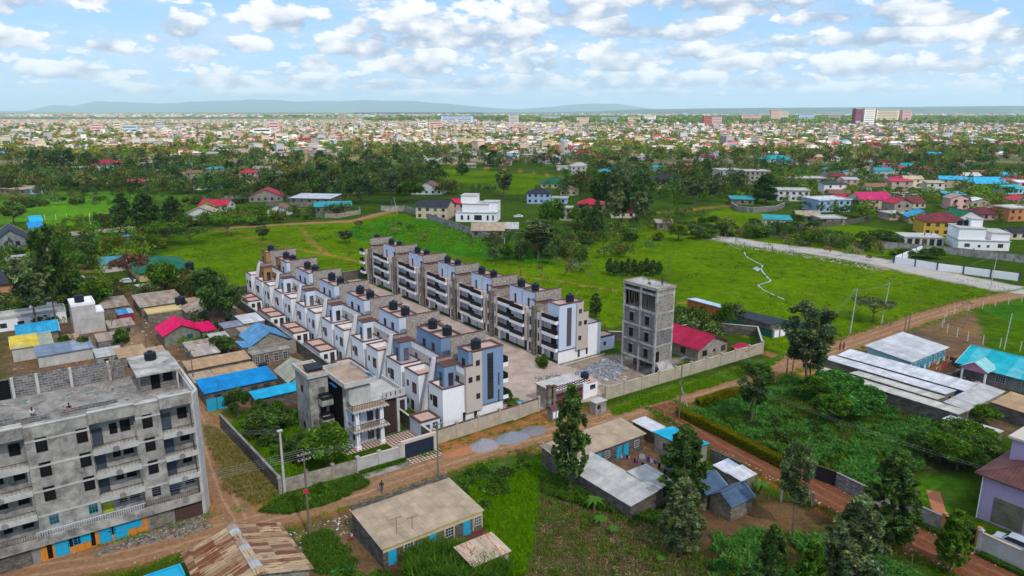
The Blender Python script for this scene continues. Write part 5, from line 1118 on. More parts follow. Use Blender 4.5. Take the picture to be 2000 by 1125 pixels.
ring_wall('garden_wall', 'grey front wall with stone pillars before the purple house', [grid(PU, -6.9, -4.2), grid(PU, -7.6, -18)], 2.4, m_conc_l, m_wallw, pillars=5)
ring_wall('garden_wall', 'grey garden wall above a clipped green border, left of the arched gate', [grid(PU, -6.6, -.2), grid(PU, -6.2, 5), P(1702, 987)], 2.2, m_conc, m_conc_d, pillars=6)
o = thing('arched_gate', 'black arched double gate between brown stone pillars at the purple house', 'gate', grid(PU, -6.75, -3.9), 0, STREET + 90)
b = MB(); b.box(-.3, .15, -.25, .25, 0, 2.9); b.build('gate_pillar', m_tan, o); b = MB(); b.box(3.5, 3.95, -.25, .25, 0, 2.9); b.build('gate_pillar', m_tan, o)
b = MB(); b.prism([(0, 0)] * 0 or [(.16, -.04), (3.49, -.04), (3.49, .04), (.16, .04)], .1, 2.3); [b.box(.2 + i*.33, .28 + i*.33, -.05, .05, 2.303, 2.3 + .9 * math.sin((i + .5) / 10 * math.pi)) for i in range(10)]; b.build('gate_leaf', m_black, o)
ring_wall('driveway_gate_wall', 'black sheet gate beside the grey block wall on the red street', [P(1590, 935), P(1632, 950)], 2.1, m_black, m_steel, .08)
ring_wall('garden_wall', 'raw block wall along the red street with clipped border below', [P(1632, 951), P(1700, 985)], 2.1, m_block_l, m_conc_d)
b = MB(); sheet('garden_path', 'red paved garden path beside the purple house lawn', [grid(PU, -5.5, 1), grid(PU, -3.5, .4), grid(PU, 3.5, 4.6), grid(PU, 2.6, 6)], .03, M_plain('red_paving', (.36, .14, .07)))
# ---- left middle quarter (grid G0)
house('cottage', 'stone cottage with vivid magenta roof in the left quarter', 'house', G0, -39.0, -31.6, 71.8, 79.8, 2.6, 'gable_y', 1.8, r_pink, m_stone_g if 'm_stone_g' in globals() else M_block('greenish_stone', (.17,.185,.14), (.23,.24,.19), (.14,.14,.12)), .4, [('f', 5.2, 1.0, 1.2, 1.0, 'blue')])
house('cottage_wing', 'low wing with magenta roof joined to the magenta cottage', 'house', G0, -31.4, -28.6, 70.4, 77.4, 2.5, 'mono_x', .2, r_pink, m_stone, .25)
house('rental_row', 'stone row with rust-banded mono roof behind the magenta cottage', 'house', G0, -38.9, -29, 99.4, 111.5, 2.7, 'mono_x', .6, r_rustg, m_stone, .3, row_of('f', 9.9, 3, .9, 1.2, 1.1))
house('house_porch_room', 'flat cream-edged block room in front of the rust-banded row', 'house', G0, -38.6, -30.5, 92.5, 97.5, 2.4, 'flat', .25, m_cream, m_stone, .1)
house('rusty_roofed_house', 'rubble stone house with rusty gabled roof beside the left terrace wall', 'house', G0, -30.6, -20.2, 84.6, 94.5, 2.7, 'gable_y', 1.6, r_rustg, m_gable, .4, [('f', 2, 1.2, .8, .8)], trim=m_wood)
house('tin_shed', 'square shed with smooth pale tin roof, left of the terrace wall', 'shed', G0, -22.3, -17.6, 71, 78, 2.5, 'mono_x', .2, r_white, m_stone, .15)
house('tin_shed', 'low shed with dull lilac tin roof beside the pale-roofed shed', 'shed', G0, -26.7, -22.4, 71, 75.2, 2.2, 'mono_x', .15, M_sheet('lilac_sheet', (.25,.26,.36), 0), m_stone, .15)
house('rusty_roofed_house', 'rubble stone house with sky-blue gabled roof and ruined front', 'house', G0, -25.4, -18.0, 54, 62.2, 2.8, 'gable_y', 2.0, r_blue3, m_gable, .45)
house('lean_to', 'low lean-to with sky-blue roof joined to the blue-gabled house', 'shed', G0, -27.6, -25.6, 53, 58.2, 2.4, 'mono_y', .3, r_blue3, m_stone, .2)
ring_wall('ruined_wall', 'ruined random-stone wall with white window frames before the blue-gabled house', [grid(G0, -27, 51.5), grid(G0, -17.2, 51.5), grid(G0, -17.2, 60)], 2.9, m_gable)
house('rental_row', 'low stone row with four white doors in front of the ruined wall', 'house', G0, -27.2, -19.5, 48.6, 51.2, 2.2, 'flat', .0, m_deck, m_stone, .1, [('f', 1 + i*1.9, .2, .8, 1.6, 'pale') for i in range(4)])
house('tin_shed', 'small rusty lean shed with bright sheet patches, behind the tan roofs', 'shed', G0, -36.6, -31.8, 55, 61.6, 2.1, 'mono_x', .25, M_sheet('patch_rust', (.36,.30,.26), .45, alt=(.6,.6,.62), altp=.25), m_stone, .2)
house('rental_row', 'narrow stone row with brown-tan roof, farther of the pair by the blue roof', 'house', G0, -39.5, -28.3, 46.2, 50.6, 2.5, 'mono_x', .35, r_tan2, m_stone, .25, row_of('f', 11, 4, .9, .7, .8))
house('rental_row', 'narrow stone row with pinkish tan roof, directly behind the bright blue roof', 'house', G0, -36.0, -28.6, 40.2, 43.8, 2.2, 'mono_x', .3, r_tan2, m_stone, .2)
house('shed_lean', 'small tan-roofed lean shed beside the lane and grey block', 'shed', G0, -40.0, -36.4, 39.6, 44.2, 2.2, 'mono_x', .2, r_tan, m_stone, .15)
house('rental_row', 'long stone row with bright blue iron roof beside the lane', 'house', G0, -39.9, -27.8, 32.2, 38.0, 2.6, 'mono_x', .5, r_blue, m_stone_d, .3, [('f', 2, .9, .9, 1), ('f', 8.2, .9, 1.0, 1), ('f', 10.4, .9, 1.0, 1), D_(4.4)])
house('tin_shed', 'low shed with cyan blue iron roof beside the overgrown plot', 'shed', G0, -33.4, -24.8, 25.4, 28.6, 2.2, 'mono_x', .25, r_turq2, m_stone_d, .25)
house('cottage', 'cream-walled cottage with worn grey gabled roof beside the grey villa', 'house', G0, -26.2, -20.2, 29.5, 36.6, 2.6, 'gable_y', 1.7, M_sheet('worn_grey', (.30,.30,.24), .1), M_plain('dull_cream', (.42,.38,.28)), .45)
o = thing('blue_gate', 'turquoise sheet-metal gate at the end of the blue-roofed row', 'gate', grid(G0, -40.3, 30.2), 0, STREET); b = MB(); b.box(0, 1.6, 0, .08, 0, 2.2).box(1.7, 3.4, 0, .08, 0, 2.2); b.build('gate_leaf', TD, o); b = MB(); b.box(1.6, 1.7, -.05, .12, 0, 2.4); b.build('post', m_steel, o)
# far-left buildings behind the grey block
hw = house('flat_roofed_block', 'long low white-parapeted block at the left edge', 'house', G0, -72, -54.3, 106, 111.5, 2.9, 'flat', .6, m_conc_l, m_white, .1, row_of('f', 17, 5, .9, 1.2, 1.0))
hw = house('two_storey_house', 'grey concrete block house with white end wall and roof tank', 'house', G0, -53.9, -49.1, 93.2, 99.8, 6.6, 'flat', .5, m_white, m_conc_l, .05, [('r', 2, 3.4, 1.0, 2.2, 'pale')])
b = MB(); b.box(4.8, 6.3, .0, 6, 0, 4.6); b.build('side_wing', m_conc_l, hw); b = MB(); b.box(4.75, 6.4, -.1, 6.1, 4.603, 4.9); b.build('wing_cap', m_white, hw)
tank(grid(G0, -51.8, 97), 6.75, 'black water tank on the grey concrete block house', 1.0, 1.7, group=None)
house('rental_row', 'stone row with rusty mono roof right of the concrete block house', 'house', G0, -46.6, -41, 103.6, 113, 2.7, 'mono_x', .5, r_rustg, m_stone, .25)
house('shop', 'little crimson shop with blue and white striped awning roof', 'shop', G0, -44.2, -41, 97.4, 101.3, 2.2, 'mono_x', .25, M_sheet('stripe_sheet', (.02,.22,.45), 0, panel=(1.1, 4), alt=(.7,.7,.72), altp=.4), M_plain('crimson_wall', (.28,.02,.05)), .2)
house('tin_shed', 'roofless block shed with a few rusty sheets behind the grey block', 'shed', G0, -51.0, -47, 76.5, 82.2, 2.2, 'mono_x', .2, r_rustg, m_block_l, .1)
house('cottage', 'house with blue gabled roof and white barge boards at the left edge', 'house', G0, -64.5, -57.3, 88, 96, 3.2, 'gable_x', 1.3, r_blue2, m_stone, .4, trim=m_white)
house('cottage', 'yellow and blue sheet-roofed lean house at the left edge', 'house', G0, -66, -59, 79.5, 87, 2.8, 'mono_x', .6, M_sheet('yellow_sheet', (.62,.46,.05), 0, panel=(2.4, 3), alt=(.08,.25,.42), altp=.45), m_conc_l, .3)
house('rental_row', 'grey-blue sheet-roofed row just behind the block roof wall', 'house', G0, -62, -52.5, 72.5, 78.5, 2.4, 'mono_x', .4, M_sheet('slate_sheet_b', (.17,.22,.30), .1, alt=(.42,.42,.45), altp=.3, panel=(3, 3)), m_conc_l, .3)
house('rental_row', 'long ochre-roofed strip row directly behind the grey block', 'house', AO, -33, -6.5, 17.2, 20.0, 13.2 if False else 3.0, 'mono_x', .3, r_tan2, m_stone, .2, ang=AA)
house('bungalow', 'bungalow with dark green hipped roof and cream walls in trees', 'house', G0, -32.5, -17.8, 142, 160, 2.9, 'hip_y', 2.6, r_green, m_cream, .7)
house('cottage', 'low house with faded teal roof beside the bare tree', 'house', G0, -39.6, -33.3, 162.5, 176.5, 2.7, 'gable_x', 1.0, M_sheet('teal_faded', (.06,.24,.30), .2), m_beige, .4, [('f', 2, 1, 1, 1)])
house('two_storey_house', 'grey stone two-storey house with charcoal roof and white barge boards', 'house', G0, -66, -56.5, 214, 232, 5.6, 'gable_y', 3.4, r_dark, M_block('smooth_grey_block', (.30,.30,.31), (.35,.35,.36), (.27,.27,.27), stain=.1), .6, [('f', 3, 3.4, 1.2, 1.4, 'pale'), ('f', 6.5, 3.4, 1.2, 1.4), ('r', 5, 3.4, 1.4, 1.4)], trim=m_white)
house('two_storey_house', 'peach two-storey house with dark roof at the left edge', 'house', G0, -70, -61.5, 138.5, 156, 5.0, 'hip_x', 2.4, r_dark, M_plain('peach_render', (.50,.24,.12)), .7, [('r', 4, 3, 1.2, 1.3), ('f', 4, .9, 1.3, 1.3), ('f', 6.5, .9, 1.3, 1.3)])
house('rental_row', 'long tan-roofed row with blue rooms behind the trees', 'house', G0, -41.5, -19, 229, 236.5, 2.8, 'mono_x', .5, r_tan, M_plain('slate_blue_wall', (.10,.14,.25)), .3, row_of('f', 22, 6, .8, 1.2, 1.1))
house('tin_shed', 'small pale blue-roofed shed beside the long tan-roofed row', 'shed', G0, -26, -19.5, 217, 223, 2.4, 'mono_x', .3, r_blue3, m_stone, .2)
house('tin_shed', 'tiny turquoise-roofed hut in the left field', 'shed', G0, -52.5, -48, 284, 306, 2.4, 'gable_x', .8, r_turq2, m_blue, .3)
house('tin_shed', 'bright blue tarpaulin-roofed hut in the left field', 'shed', G0, -54, -49, 258, 276, 2.4, 'mono_x', .8, r_blue, m_blue, .3)
tank(grid(G0, -19.3, 137), 3.1, 'black water tank on a stand beside the green-roofed bungalow', 1.3, 2.4, group=None)
b = MB(); [b.box(x, x+.15, y, y+.15, 0, 3.0) for x in (-.9, .75) for y in (-.9, .75)]; b.box(-1.1, 1.1, -1.1, 1.1, 3.0, 3.08)
o = b.build('tank_stand', m_steel, None, 'steel stand under the black tank by the green-roofed bungalow', 'stand'); o.location = (*grid(G0, -19.3, 137), 0); o.rotation_euler = (0, 0, R(STREET))
tank(grid(G0, -30.2, 97.8), 2.6, 'black water tank behind the rubble stone house with rusty roof', 1.2, 2.0, group=None)
# ================================================================ TREES AND PLANTS
L_dark = M_leaf('dark_foliage', (.058, .108, .026), (.080, .135, .030), .35)
L_mid = M_leaf('mid_foliage', (.065, .145, .014), (.095, .175, .018), .4)
L_grey = M_leaf('grey_green_foliage', (.11, .150, .065), (.13, .165, .065), .3)
L_lime = M_leaf('lime_foliage', (.11, .17, .012), (.14, .19, .015), .4)
L_crop = M_leaf('crop_leaves', (.060, .185, .030), (.075, .20, .035), .35)
L_grass = M_leaf('bright_grass', (.12, .27, .004), (.12, .27, .004), .4)
m_bark = M_plain('bark', (.14, .105, .075), .95, .3, 3, .1)
def clump_points(kind, rg):
    """clumps as (centre xyz, radii) for a tree of unit height and unit crown width"""
    c = []
    if kind == 'column':
        for i in range(210):
            z = rg.uniform(.17, .98); env = .5 * (math.sin(min(1, (1.02 - z) / .62) * math.pi / 2)) ** .8 * (.55 + .45 * min(1, (z - .12) / .25))
            r = env * math.sqrt(rg.uniform(.05, 1.15)); a = rg.uniform(0, 6.28); s = rg.uniform(.035, .085)
            c.append((r * math.cos(a), r * math.sin(a), z, s, s * rg.uniform(.3, .6)))
    elif kind == 'open':         # tall tree, clumps carried high on bare limbs
        for i in range(70):
            z = rg.uniform(.40, .97); env = .5 * math.sin(min(1, (1.05 - z) / .3) * math.pi / 2) * (.4 + 1.1 * min(.6, z - .35))
            r = env * math.sqrt(rg.uniform(.2, 1)); a = rg.uniform(0, 6.28); s = rg.uniform(.05, .12); c.append((r * math.cos(a), r * math.sin(a), z, s, s * .5))
    elif kind == 'broad':
        for i in range(75):
            th, u = rg.uniform(0, 6.28), rg.uniform(-.5, 1); q = math.sqrt(max(0, 1 - u * u)); rr = rg.uniform(.55, 1) * .40
            s = rg.uniform(.06, .15); c.append((rr * q * math.cos(th), rr * q * math.sin(th), .58 + .34 * u * rr / .4, s, s * .75))
    elif kind == 'flat':
        for i in range(30):
            r = .42 * math.sqrt(rg.uniform(0, 1)); a = rg.uniform(0, 6.28); s = rg.uniform(.09, .15); c.append((r * math.cos(a), r * math.sin(a), .86 + rg.uniform(-.06, .05) - r * .22, s, s * .5))
    elif kind == 'bush':
        for i in range(22):
            r = .38 * math.sqrt(rg.uniform(0, 1)); a = rg.uniform(0, 6.28); s = rg.uniform(.13, .22); z = rg.uniform(.12, .85 - r * .9); c.append((r * math.cos(a), r * math.sin(a), z, s, s * .8))
    return c
def leaves(cl, H, Wd, n, ls, rg, light=.5):
    k = len(cl); C = np.array(cl); w_ = C[:, 3] ** 2; idx = rg.choice(k, n, p=w_ / w_.sum())
    d = rg.normal(size=(n, 3)); d /= np.linalg.norm(d, axis=1)[:, None]; rad = rg.uniform(.2, 1.25, n) ** .6
    ctr = C[idx, :3] * np.array([Wd, Wd, H]); p = ctr + d * rad[:, None] * np.stack([C[idx, 3] * Wd, C[idx, 3] * Wd, C[idx, 4] * H], 1)
    a = rg.normal(size=(n, 3)) + d * .6; a /= np.linalg.norm(a, axis=1)[:, None]; b = np.cross(a, rg.normal(size=(n, 3))); b /= np.linalg.norm(b, axis=1)[:, None] + 1e-9; u = np.cross(a, b)
    s = ls * rg.uniform(.6, 1.35, n)[:, None]
    V = np.stack([p - b * s, p + u * s * .42, p + b * s, p - u * s * .42], 1).reshape(-1, 3); F = np.arange(n * 4).reshape(n, 4)
    ct = rg.uniform(1 - light, 1 + light, k)[idx] * rg.choice([.55, .8, 1.0, 1.25, 1.9], n, p=[.2, .25, .25, .2, .1]); tint = rg.uniform(-.12, .12, k)[idx]
    col = np.stack([ct * (1 + tint), ct, ct * (1 - tint)], 1)
    return V, F, col
def trunk_mb(kind, H, Wd, cl, rg, r0):
    b = MB(); top = {'column': .93, 'open': .8, 'broad': .6, 'flat': .6, 'bush': .4}[kind] * H; p = Vector((0, 0, -.1)); n = 6; pts = [p]
    for i in range(1, n + 1): pts.append(Vector((rg.normal() * .012 * H, rg.normal() * .012 * H, top * i / n)))
    for i in range(n): b.tube(pts[i], pts[i+1], r0 * (1 - .8 * i / n), r0 * (1 - .8 * (i + 1) / n), 7)
    for i in rg.choice(len(cl), min(len(cl), 16), replace=False):
        c = cl[i]; e = Vector((c[0] * Wd, c[1] * Wd, c[2] * H)); t = max(.18 if kind != 'column' else .15, min(1, (e.z - e.xy.length * .7) / top)); s = Vector((0, 0, top * t)); m = (s + e) / 2 + Vector((0, 0, -.02 * H))
        b.tube(s, m, r0 * .32, r0 * .22, 5); b.tube(m, e, r0 * .22, r0 * .07, 5)
    return b
_tm = {}
SPEC = {  # kind, leaf count, leaf size at real scale, nominal height, width, trunk radius
    'column': ('column', 13000, .27, 15, 4.6, .20), 'open': ('open', 9500, .27, 17, 7, .2), 'broad': ('broad', 7500, .26, 7, 7, .22), 'bush': ('bush', 2600, .2, 2.4, 3.2, .06),
    'midcolumn': ('column', 2600, .5, 13, 5.5, .22), 'midopen': ('open', 2000, .55, 15, 8, .2), 'midbroad': ('broad', 2800, .42, 8, 9, .25), 'flat': ('flat', 2600, .30, 7, 11, .22), 'midbush': ('bush', 900, .36, 3, 5, .1),
    'farbroad': ('broad', 520, 1.0, 10, 11, .3), 'farcolumn': ('column', 520, 1.0, 14, 7, .3)}
def tree_meshes(kind, var, lm):
    k = (kind, var, lm.name)
    if k in _tm: return _tm[k]
    base = (kind, var, None)
    if base not in _tm:
        sh, n, ls, H, Wd, r0 = SPEC[kind]; rg = np.random.default_rng(hash((len(kind), kind[0] == 'm', var, n)) % 9999); cl = clump_points(sh, rg)
        V, F, col = leaves(cl, H, Wd, n, ls, rg); _tm[base] = (np_mesh('crown', V, F, lm, col), trunk_mb(sh, H, Wd, cl, rg, r0).mesh('trunk', m_bark), lm.name)
    cr, tr, nm = _tm[base]
    if nm != lm.name: cr = cr.copy(); cr.materials[0] = lm
    _tm[k] = (cr, tr); return _tm[k]
NT_ = [0]
def tree(xy, H, Wd, kind, lm, label, group=None, name='tree', cat='tree'):
    _, _, _, H0, W0, _ = SPEC[kind]; NT_[0] += 1
    cr, tr = tree_meshes(kind, NT_[0] % 3, lm)
    o = thing(name, label, cat, xy, 0, random.uniform(0, 360), group); o.scale = (Wd / W0, Wd / W0, H / H0)
    place('trunk', tr, o); place('crown', cr, o); return o
def tpx(px_, base, top, wpx, kind, lm, label, group=None, name='tree', cat='tree'):
    x, y = P(px_, base); H = height_at(px_, base, top) * .97; dep = y * _c + CAM_H * _s
    return tree((x, y), H, wpx * dep / CAM_F * 1.05, kind, lm, label, group, name, cat)
# tall trees in the foreground
tpx(1113, 958, 748, 62, 'column', L_dark, 'tall narrow tree in front of the compound gate', name='column_tree')
tpx(1332, 1000, 828, 84, 'column', L_dark, 'tall dark tree covering the turquoise shop roof', name='column_tree')
tpx(1330, 1085, 932, 76, 'column', L_grey, 'leafy grey-green tree leaning in front of the taller dark tree', name='column_tree')
tpx(1545, 1040, 864, 68, 'open', L_grey, 'slender open-crowned tree beside the iron gate on the red street', name='slender_tree')
tpx(1735, 1075, 873, 92, 'column', L_dark, 'tallest dark tree beside the purple house garden wall', name='column_tree')
tpx(1660, 1175, 968, 108, 'column', L_grey, 'bushy grey-green tree at the bottom edge beside the red street', name='column_tree')
tpx(1855, 1118, 994, 54, 'column', L_mid, 'small slim tree before the arched gate', name='column_tree')
tpx(1500, 1190, 1020, 56, 'column', L_dark, 'dark young tree at the bottom edge, left of two', name='column_tree')
tpx(1575, 1210, 1052, 56, 'column', L_mid, 'fresh green young tree at the bottom edge, right of two', name='column_tree')
tpx(1570, 768, 588, 104, 'open', L_grey, 'big twin-trunked tree at the road beside the tin-roofed rows', name='tall_tree'); tpx(1580, 762, 640, 70, 'open', L_grey, 'lower tree merged with the big twin-trunked roadside tree', name='tall_tree')
tpx(1466, 828, 706, 74, 'open', L_dark, 'open-crowned tree standing in the vegetable garden by the hedge', name='slender_tree')
tpx(1162, 620, 571, 24, 'midcolumn', L_dark, 'lone slim tree behind the right terrace end', name='slender_tree')
tpx(1704, 628, 578, 84, 'flat', L_grey, 'sparse flat-topped acacia on the green field by the poles', name='acacia')
tpx(1415, 650, 585, 34, 'midbroad', L_mid, 'round tree beside the orange brick shed', name='tree')
tpx(1435, 630, 590, 40, 'midbroad', L_grey, 'greyish tree just behind the orange shed corner')
tpx(1350, 640, 600, 46, 'midbroad', L_dark, 'dense dark bush tree behind the crimson bungalow'); tpx(1385, 648, 610, 36, 'midbroad', L_mid, 'small green tree behind the crimson bungalow')
# the overgrown plot and gardens
rr = random.Random(5)
def spot(poly): 
    xs = [p[0] for p in poly]; ys = [p[1] for p in poly]
    while 1:
        x, y = rr.uniform(min(xs), max(xs)), rr.uniform(min(ys), max(ys))
        if inside(np.array([x]), np.array([y]), poly)[0]: return x, y
def grove(poly, n, hr, wr, kinds, lms, label, group, name='tree', cat='tree'):
    for i in range(n):
        x, y = spot(poly); h = rr.uniform(*hr); tree((x, y), h, rr.uniform(*wr), rr.choice(kinds), rr.choice(lms), label, group, name, cat)
grove([P(445,815),P(560,800),P(600,900),P(560,935)], 9, (2.2, 3.6), (3, 4.6), ['bush', 'broad'], [L_dark, L_mid], 'dark shrub in the walled overgrown plot', 'shrubs of the overgrown plot', 'shrub', 'shrub')
tpx(640, 915, 828, 112, 'broad', L_mid, 'bright bushy tree over the patched road wall', name='bushy_tree'); tpx(590, 900, 838, 60, 'broad', L_dark, 'darker tree left of the bright bushy tree')
tpx(465, 815, 755, 52, 'broad', L_dark, 'dark tree beside the bright blue roof'); tpx(520, 850, 800, 90, 'broad', L_dark, 'wide dark tree in the middle of the overgrown plot')
grove([P(1580,760),P(1690,770),P(1720,830),P(1600,830)], 10, (3.5, 5.5), (5, 7.5), ['broad'], [L_mid, L_crop], 'leafy green tree in the vegetable garden', 'trees in the vegetable garden')
grove([P(1790,860),P(1900,850),P(1960,880),P(1900,935),P(1800,925)], 16, (3.2, 5), (4.5, 6.5), ['broad'], [L_dark, L_mid], 'dark mango-like tree beside the purple house lawn', 'trees around the purple house garden')
tpx(1920, 830, 790, 60, 'broad', L_mid, 'pale green tree beside the stained tin shed')
grove([P(1400,830),P(1560,800),P(1700,900),P(1600,880)], 8, (1.2, 2.2), (2, 3), ['bush'], [L_dark, L_mid], 'low shrub among the vegetable rows', 'shrubs among the vegetable rows', 'shrub', 'shrub')
grove([P(880,950),P(1050,895),P(1000,960),P(920,1010)], 9, (1.2, 2.4), (2.2, 3.6), ['bush'], [L_mid, L_dark], 'green shrub between the road and the tall grass', 'shrubs beside the tan-roofed row', 'shrub', 'shrub')
grove([P(620,1125),P(740,1110),P(740,1190),P(600,1190)], 7, (1.6, 2.4), (2.6, 4), ['bush'], [L_mid, L_crop], 'bright low shrub at the bottom edge', 'shrubs at the bottom edge', 'shrub', 'shrub')
grove([P(440,985),P(700,940),P(720,955),P(600,985)], 7, (.7, 1.2), (2, 3), ['bush'], [L_mid], 'low green shrub under the patched wall', 'shrubs under the road wall', 'shrub', 'shrub')
grove([P(1400,1060),P(1720,1125),P(1650,1180),P(1380,1150)], 10, (1.2, 2.2), (2, 3.4), ['bush'], [L_dark, L_mid, L_crop], 'dark shrub in the lower right plot', 'shrubs of the lower right plot', 'shrub', 'shrub')
tpx(1410, 985, 950, 50, 'broad', L_dark, 'dark round shrub beside the slate-blue cottage', name='shrub', cat='shrub')
# around the left quarter
for a in [(112,640,440,68,'midopen',L_dark,'tall dark eucalyptus beside the left lane'),(75,650,498,84,'midopen',L_grey,'grey eucalyptus left of the taller dark one'),(140,600,520,60,'midbroad',L_dark,'dark tree at the foot of the lane'),
    (175,515,462,56,'midbroad',L_dark,'dark tree by the long tan-roofed row'),(262,575,490,78,'flat',M_leaf('bare_brown_twigs',(.11,.055,.04),(.12,.06,.045),.1),'bare brown-crowned tree beside the green-roofed bungalow'),(322,575,508,66,'midbroad',L_mid,'rich green round tree before the green roof'),
    (430,640,535,90,'midbroad',L_dark,'dark tree at the far corner of the left terrace'),(405,590,518,70,'midbroad',L_dark,'dark tree just behind the corner tree'),(188,610,545,70,'midbroad',L_mid,'green tree left of the bare brown tree'),
    (242,450,375,38,'midcolumn',L_dark,'tall dark tree in the left field, left of the pair'),(287,448,372,44,'midcolumn',L_dark,'tall dark tree in the left field, right of the pair'),(340,440,382,40,'midcolumn',L_dark,'dark pointed tree by the crimson-roofed cottage'),
    (325,480,430,80,'flat',L_mid,'wide flat-topped tree at the field edge, left'),(372,478,442,74,'flat',L_dark,'wide flat-topped tree at the field edge, right'),(445,462,418,66,'flat',L_mid,'flat-topped tree beside the dirt track'),(28,440,390,50,'midbroad',L_dark,'dark tree beside the tiny turquoise hut'),
    (130,690,650,26,'midbroad',L_mid,'small tree among the blue roofs'),(165,690,655,30,'midbroad',L_dark,'small dark tree beside the rusty shed'),(240,690,640,36,'midbroad',L_dark,'dark bush tree over the yard lane'),(435,690,655,60,'midbroad',L_dark,'dark round tree between magenta and sky-blue roofs'),
    (515,470,440,30,'midopen',L_grey,'small sparse tree alone in the bright field'),(675,475,450,34,'midopen',L_grey,'brownish sparse tree in the bright field'),
    (705,398,342,62,'midbroad',L_dark,'large round dark tree beyond the field wall'),(765,400,325,44,'midopen',L_grey,'tall open tree by the field wall'),(800,395,350,60,'midbroad',L_mid,'bushy tree beside the red-brown roof'),
    (1050,508,425,74,'midopen',L_grey,'large grey-green tree at the far field edge'),(1142,470,395,26,'midcolumn',L_dark,'slim dark tree in the far row, left'),(1165,468,390,26,'midcolumn',L_dark,'slim dark tree in the far row, right'),(1078,450,385,56,'midbroad',L_mid,'green tree beside the pale blue villa'),
    (985,385,330,36,'midopen',L_grey,'lone tree in the upper green field'),(1125,440,405,40,'midbroad',L_mid,'bright green tree in the far row'),
    (1494,398,338,44,'midcolumn',L_dark,'dark conifer beside the curved block wall'),(1355,400,345,46,'midopen',L_grey,'tall grey tree, left of the orchard trees'),(1393,395,350,30,'midopen',L_grey,'tall grey tree, right of the orchard trees'),
    (1325,470,435,44,'midbroad',L_lime,'yellow-green banana clump in the far field'),(1285,470,448,24,'midbush',L_lime,'small yellow-green banana clump in the field')]:
    tpx(*a[:4], a[4], a[5], a[6])
for i, (x, b_, t_) in enumerate([(1185,400,335),(1205,402,330),(1225,398,335),(1245,405,340),(1170,395,345),(1262,400,350),(1215,420,365),(1250,425,370),(1198,425,370)]): tpx(x, b_ + 22, t_, 42, 'midopen', rr.choice([L_grey, L_dark]), 'tall dark tree in the clump beyond the far field', 'tall clump beyond the far field')
for i in range(9): tpx(1190 + i * 12, 536 + (i % 2) * 4, 503 + (i % 3) * 3, 15, 'midcolumn', L_dark, 'small dark tree in the short field row', 'short row of trees in the field')
G_ = 'trees of the middle distance'
def mid_label(x, y):
    a = x / y; side = 'at the far left' if a < -.5 else 'on the left' if a < -.2 else 'left of centre' if a < 0 else 'right of centre' if a < .25 else 'on the right' if a < .5 else 'at the far right'
    return f"green tree {side}, {'behind the terraces' if y < 250 else 'beyond the bright field' if y < 380 else 'among the outlying houses' if y < 520 else 'in the dark belt before the town'}"
for poly, n, hr, wr, kk, lm in [
    (px((880,495),(1040,480),(1200,505),(1180,520),(1000,520)), 9, (3.5, 6), (4, 6), ['midbroad', 'midbush'], [L_dark, L_grey, L_mid]),
    (px((1040,470),(1230,455),(1250,480),(1100,500)), 8, (3, 5), (5, 8), ['midbush', 'midbroad'], [L_dark, L_mid]),
    (px((1310,440),(1420,430),(1700,490),(1560,480),(1330,470)), 16, (3, 5.5), (6, 9), ['midbush', 'midbroad'], [L_mid, L_dark]),
    (px((1480,430),(1640,440),(1850,490),(1830,515),(1500,455)), 16, (3, 5), (6, 9), ['midbush', 'midbroad'], [L_mid, L_dark]),
    (px((180,425),(480,420),(690,395),(700,420),(500,440),(180,445)), 14, (2.5, 4.5), (6, 9), ['midbush'], [L_dark, L_mid]),
    (px((0,395),(380,382),(620,378),(620,392),(300,402),(0,408)), 14, (2.5, 4), (7, 10), ['midbush'], [L_dark]),
    (px((0,600),(120,570),(230,560),(230,600),(120,640),(0,660)), 10, (3, 5), (5, 8), ['midbroad', 'midbush'], [L_dark, L_mid]),
    (px((60,300),(1000,300),(1000,350),(700,370),(60,375)), 46, (9, 15), (9, 14), ['farbroad', 'farcolumn'], [L_dark, L_grey]),
    (px((620,350),(800,350),(800,372),(640,372)), 8, (8, 13), (7, 10), ['midcolumn', 'midopen'], [L_dark, L_mid]),
    (px((1000,340),(1450,330),(1900,420),(1700,440),(1300,400),(1010,360)), 34, (6, 10), (7, 11), ['midbroad', 'midcolumn', 'midbush'], [L_dark, L_mid, L_grey]),
    (px((1500,300),(2000,300),(2000,400),(1700,400),(1500,340)), 34, (7, 12), (8, 12), ['farbroad', 'farcolumn'], [L_dark, L_mid])]:
    for i in range(n):
        if NT_[0] >= 296: break
        x, y = spot(poly); tree((x, y), rr.uniform(*hr), rr.uniform(*wr), rr.choice(kk), rr.choice(lm), mid_label(x, y), G_)

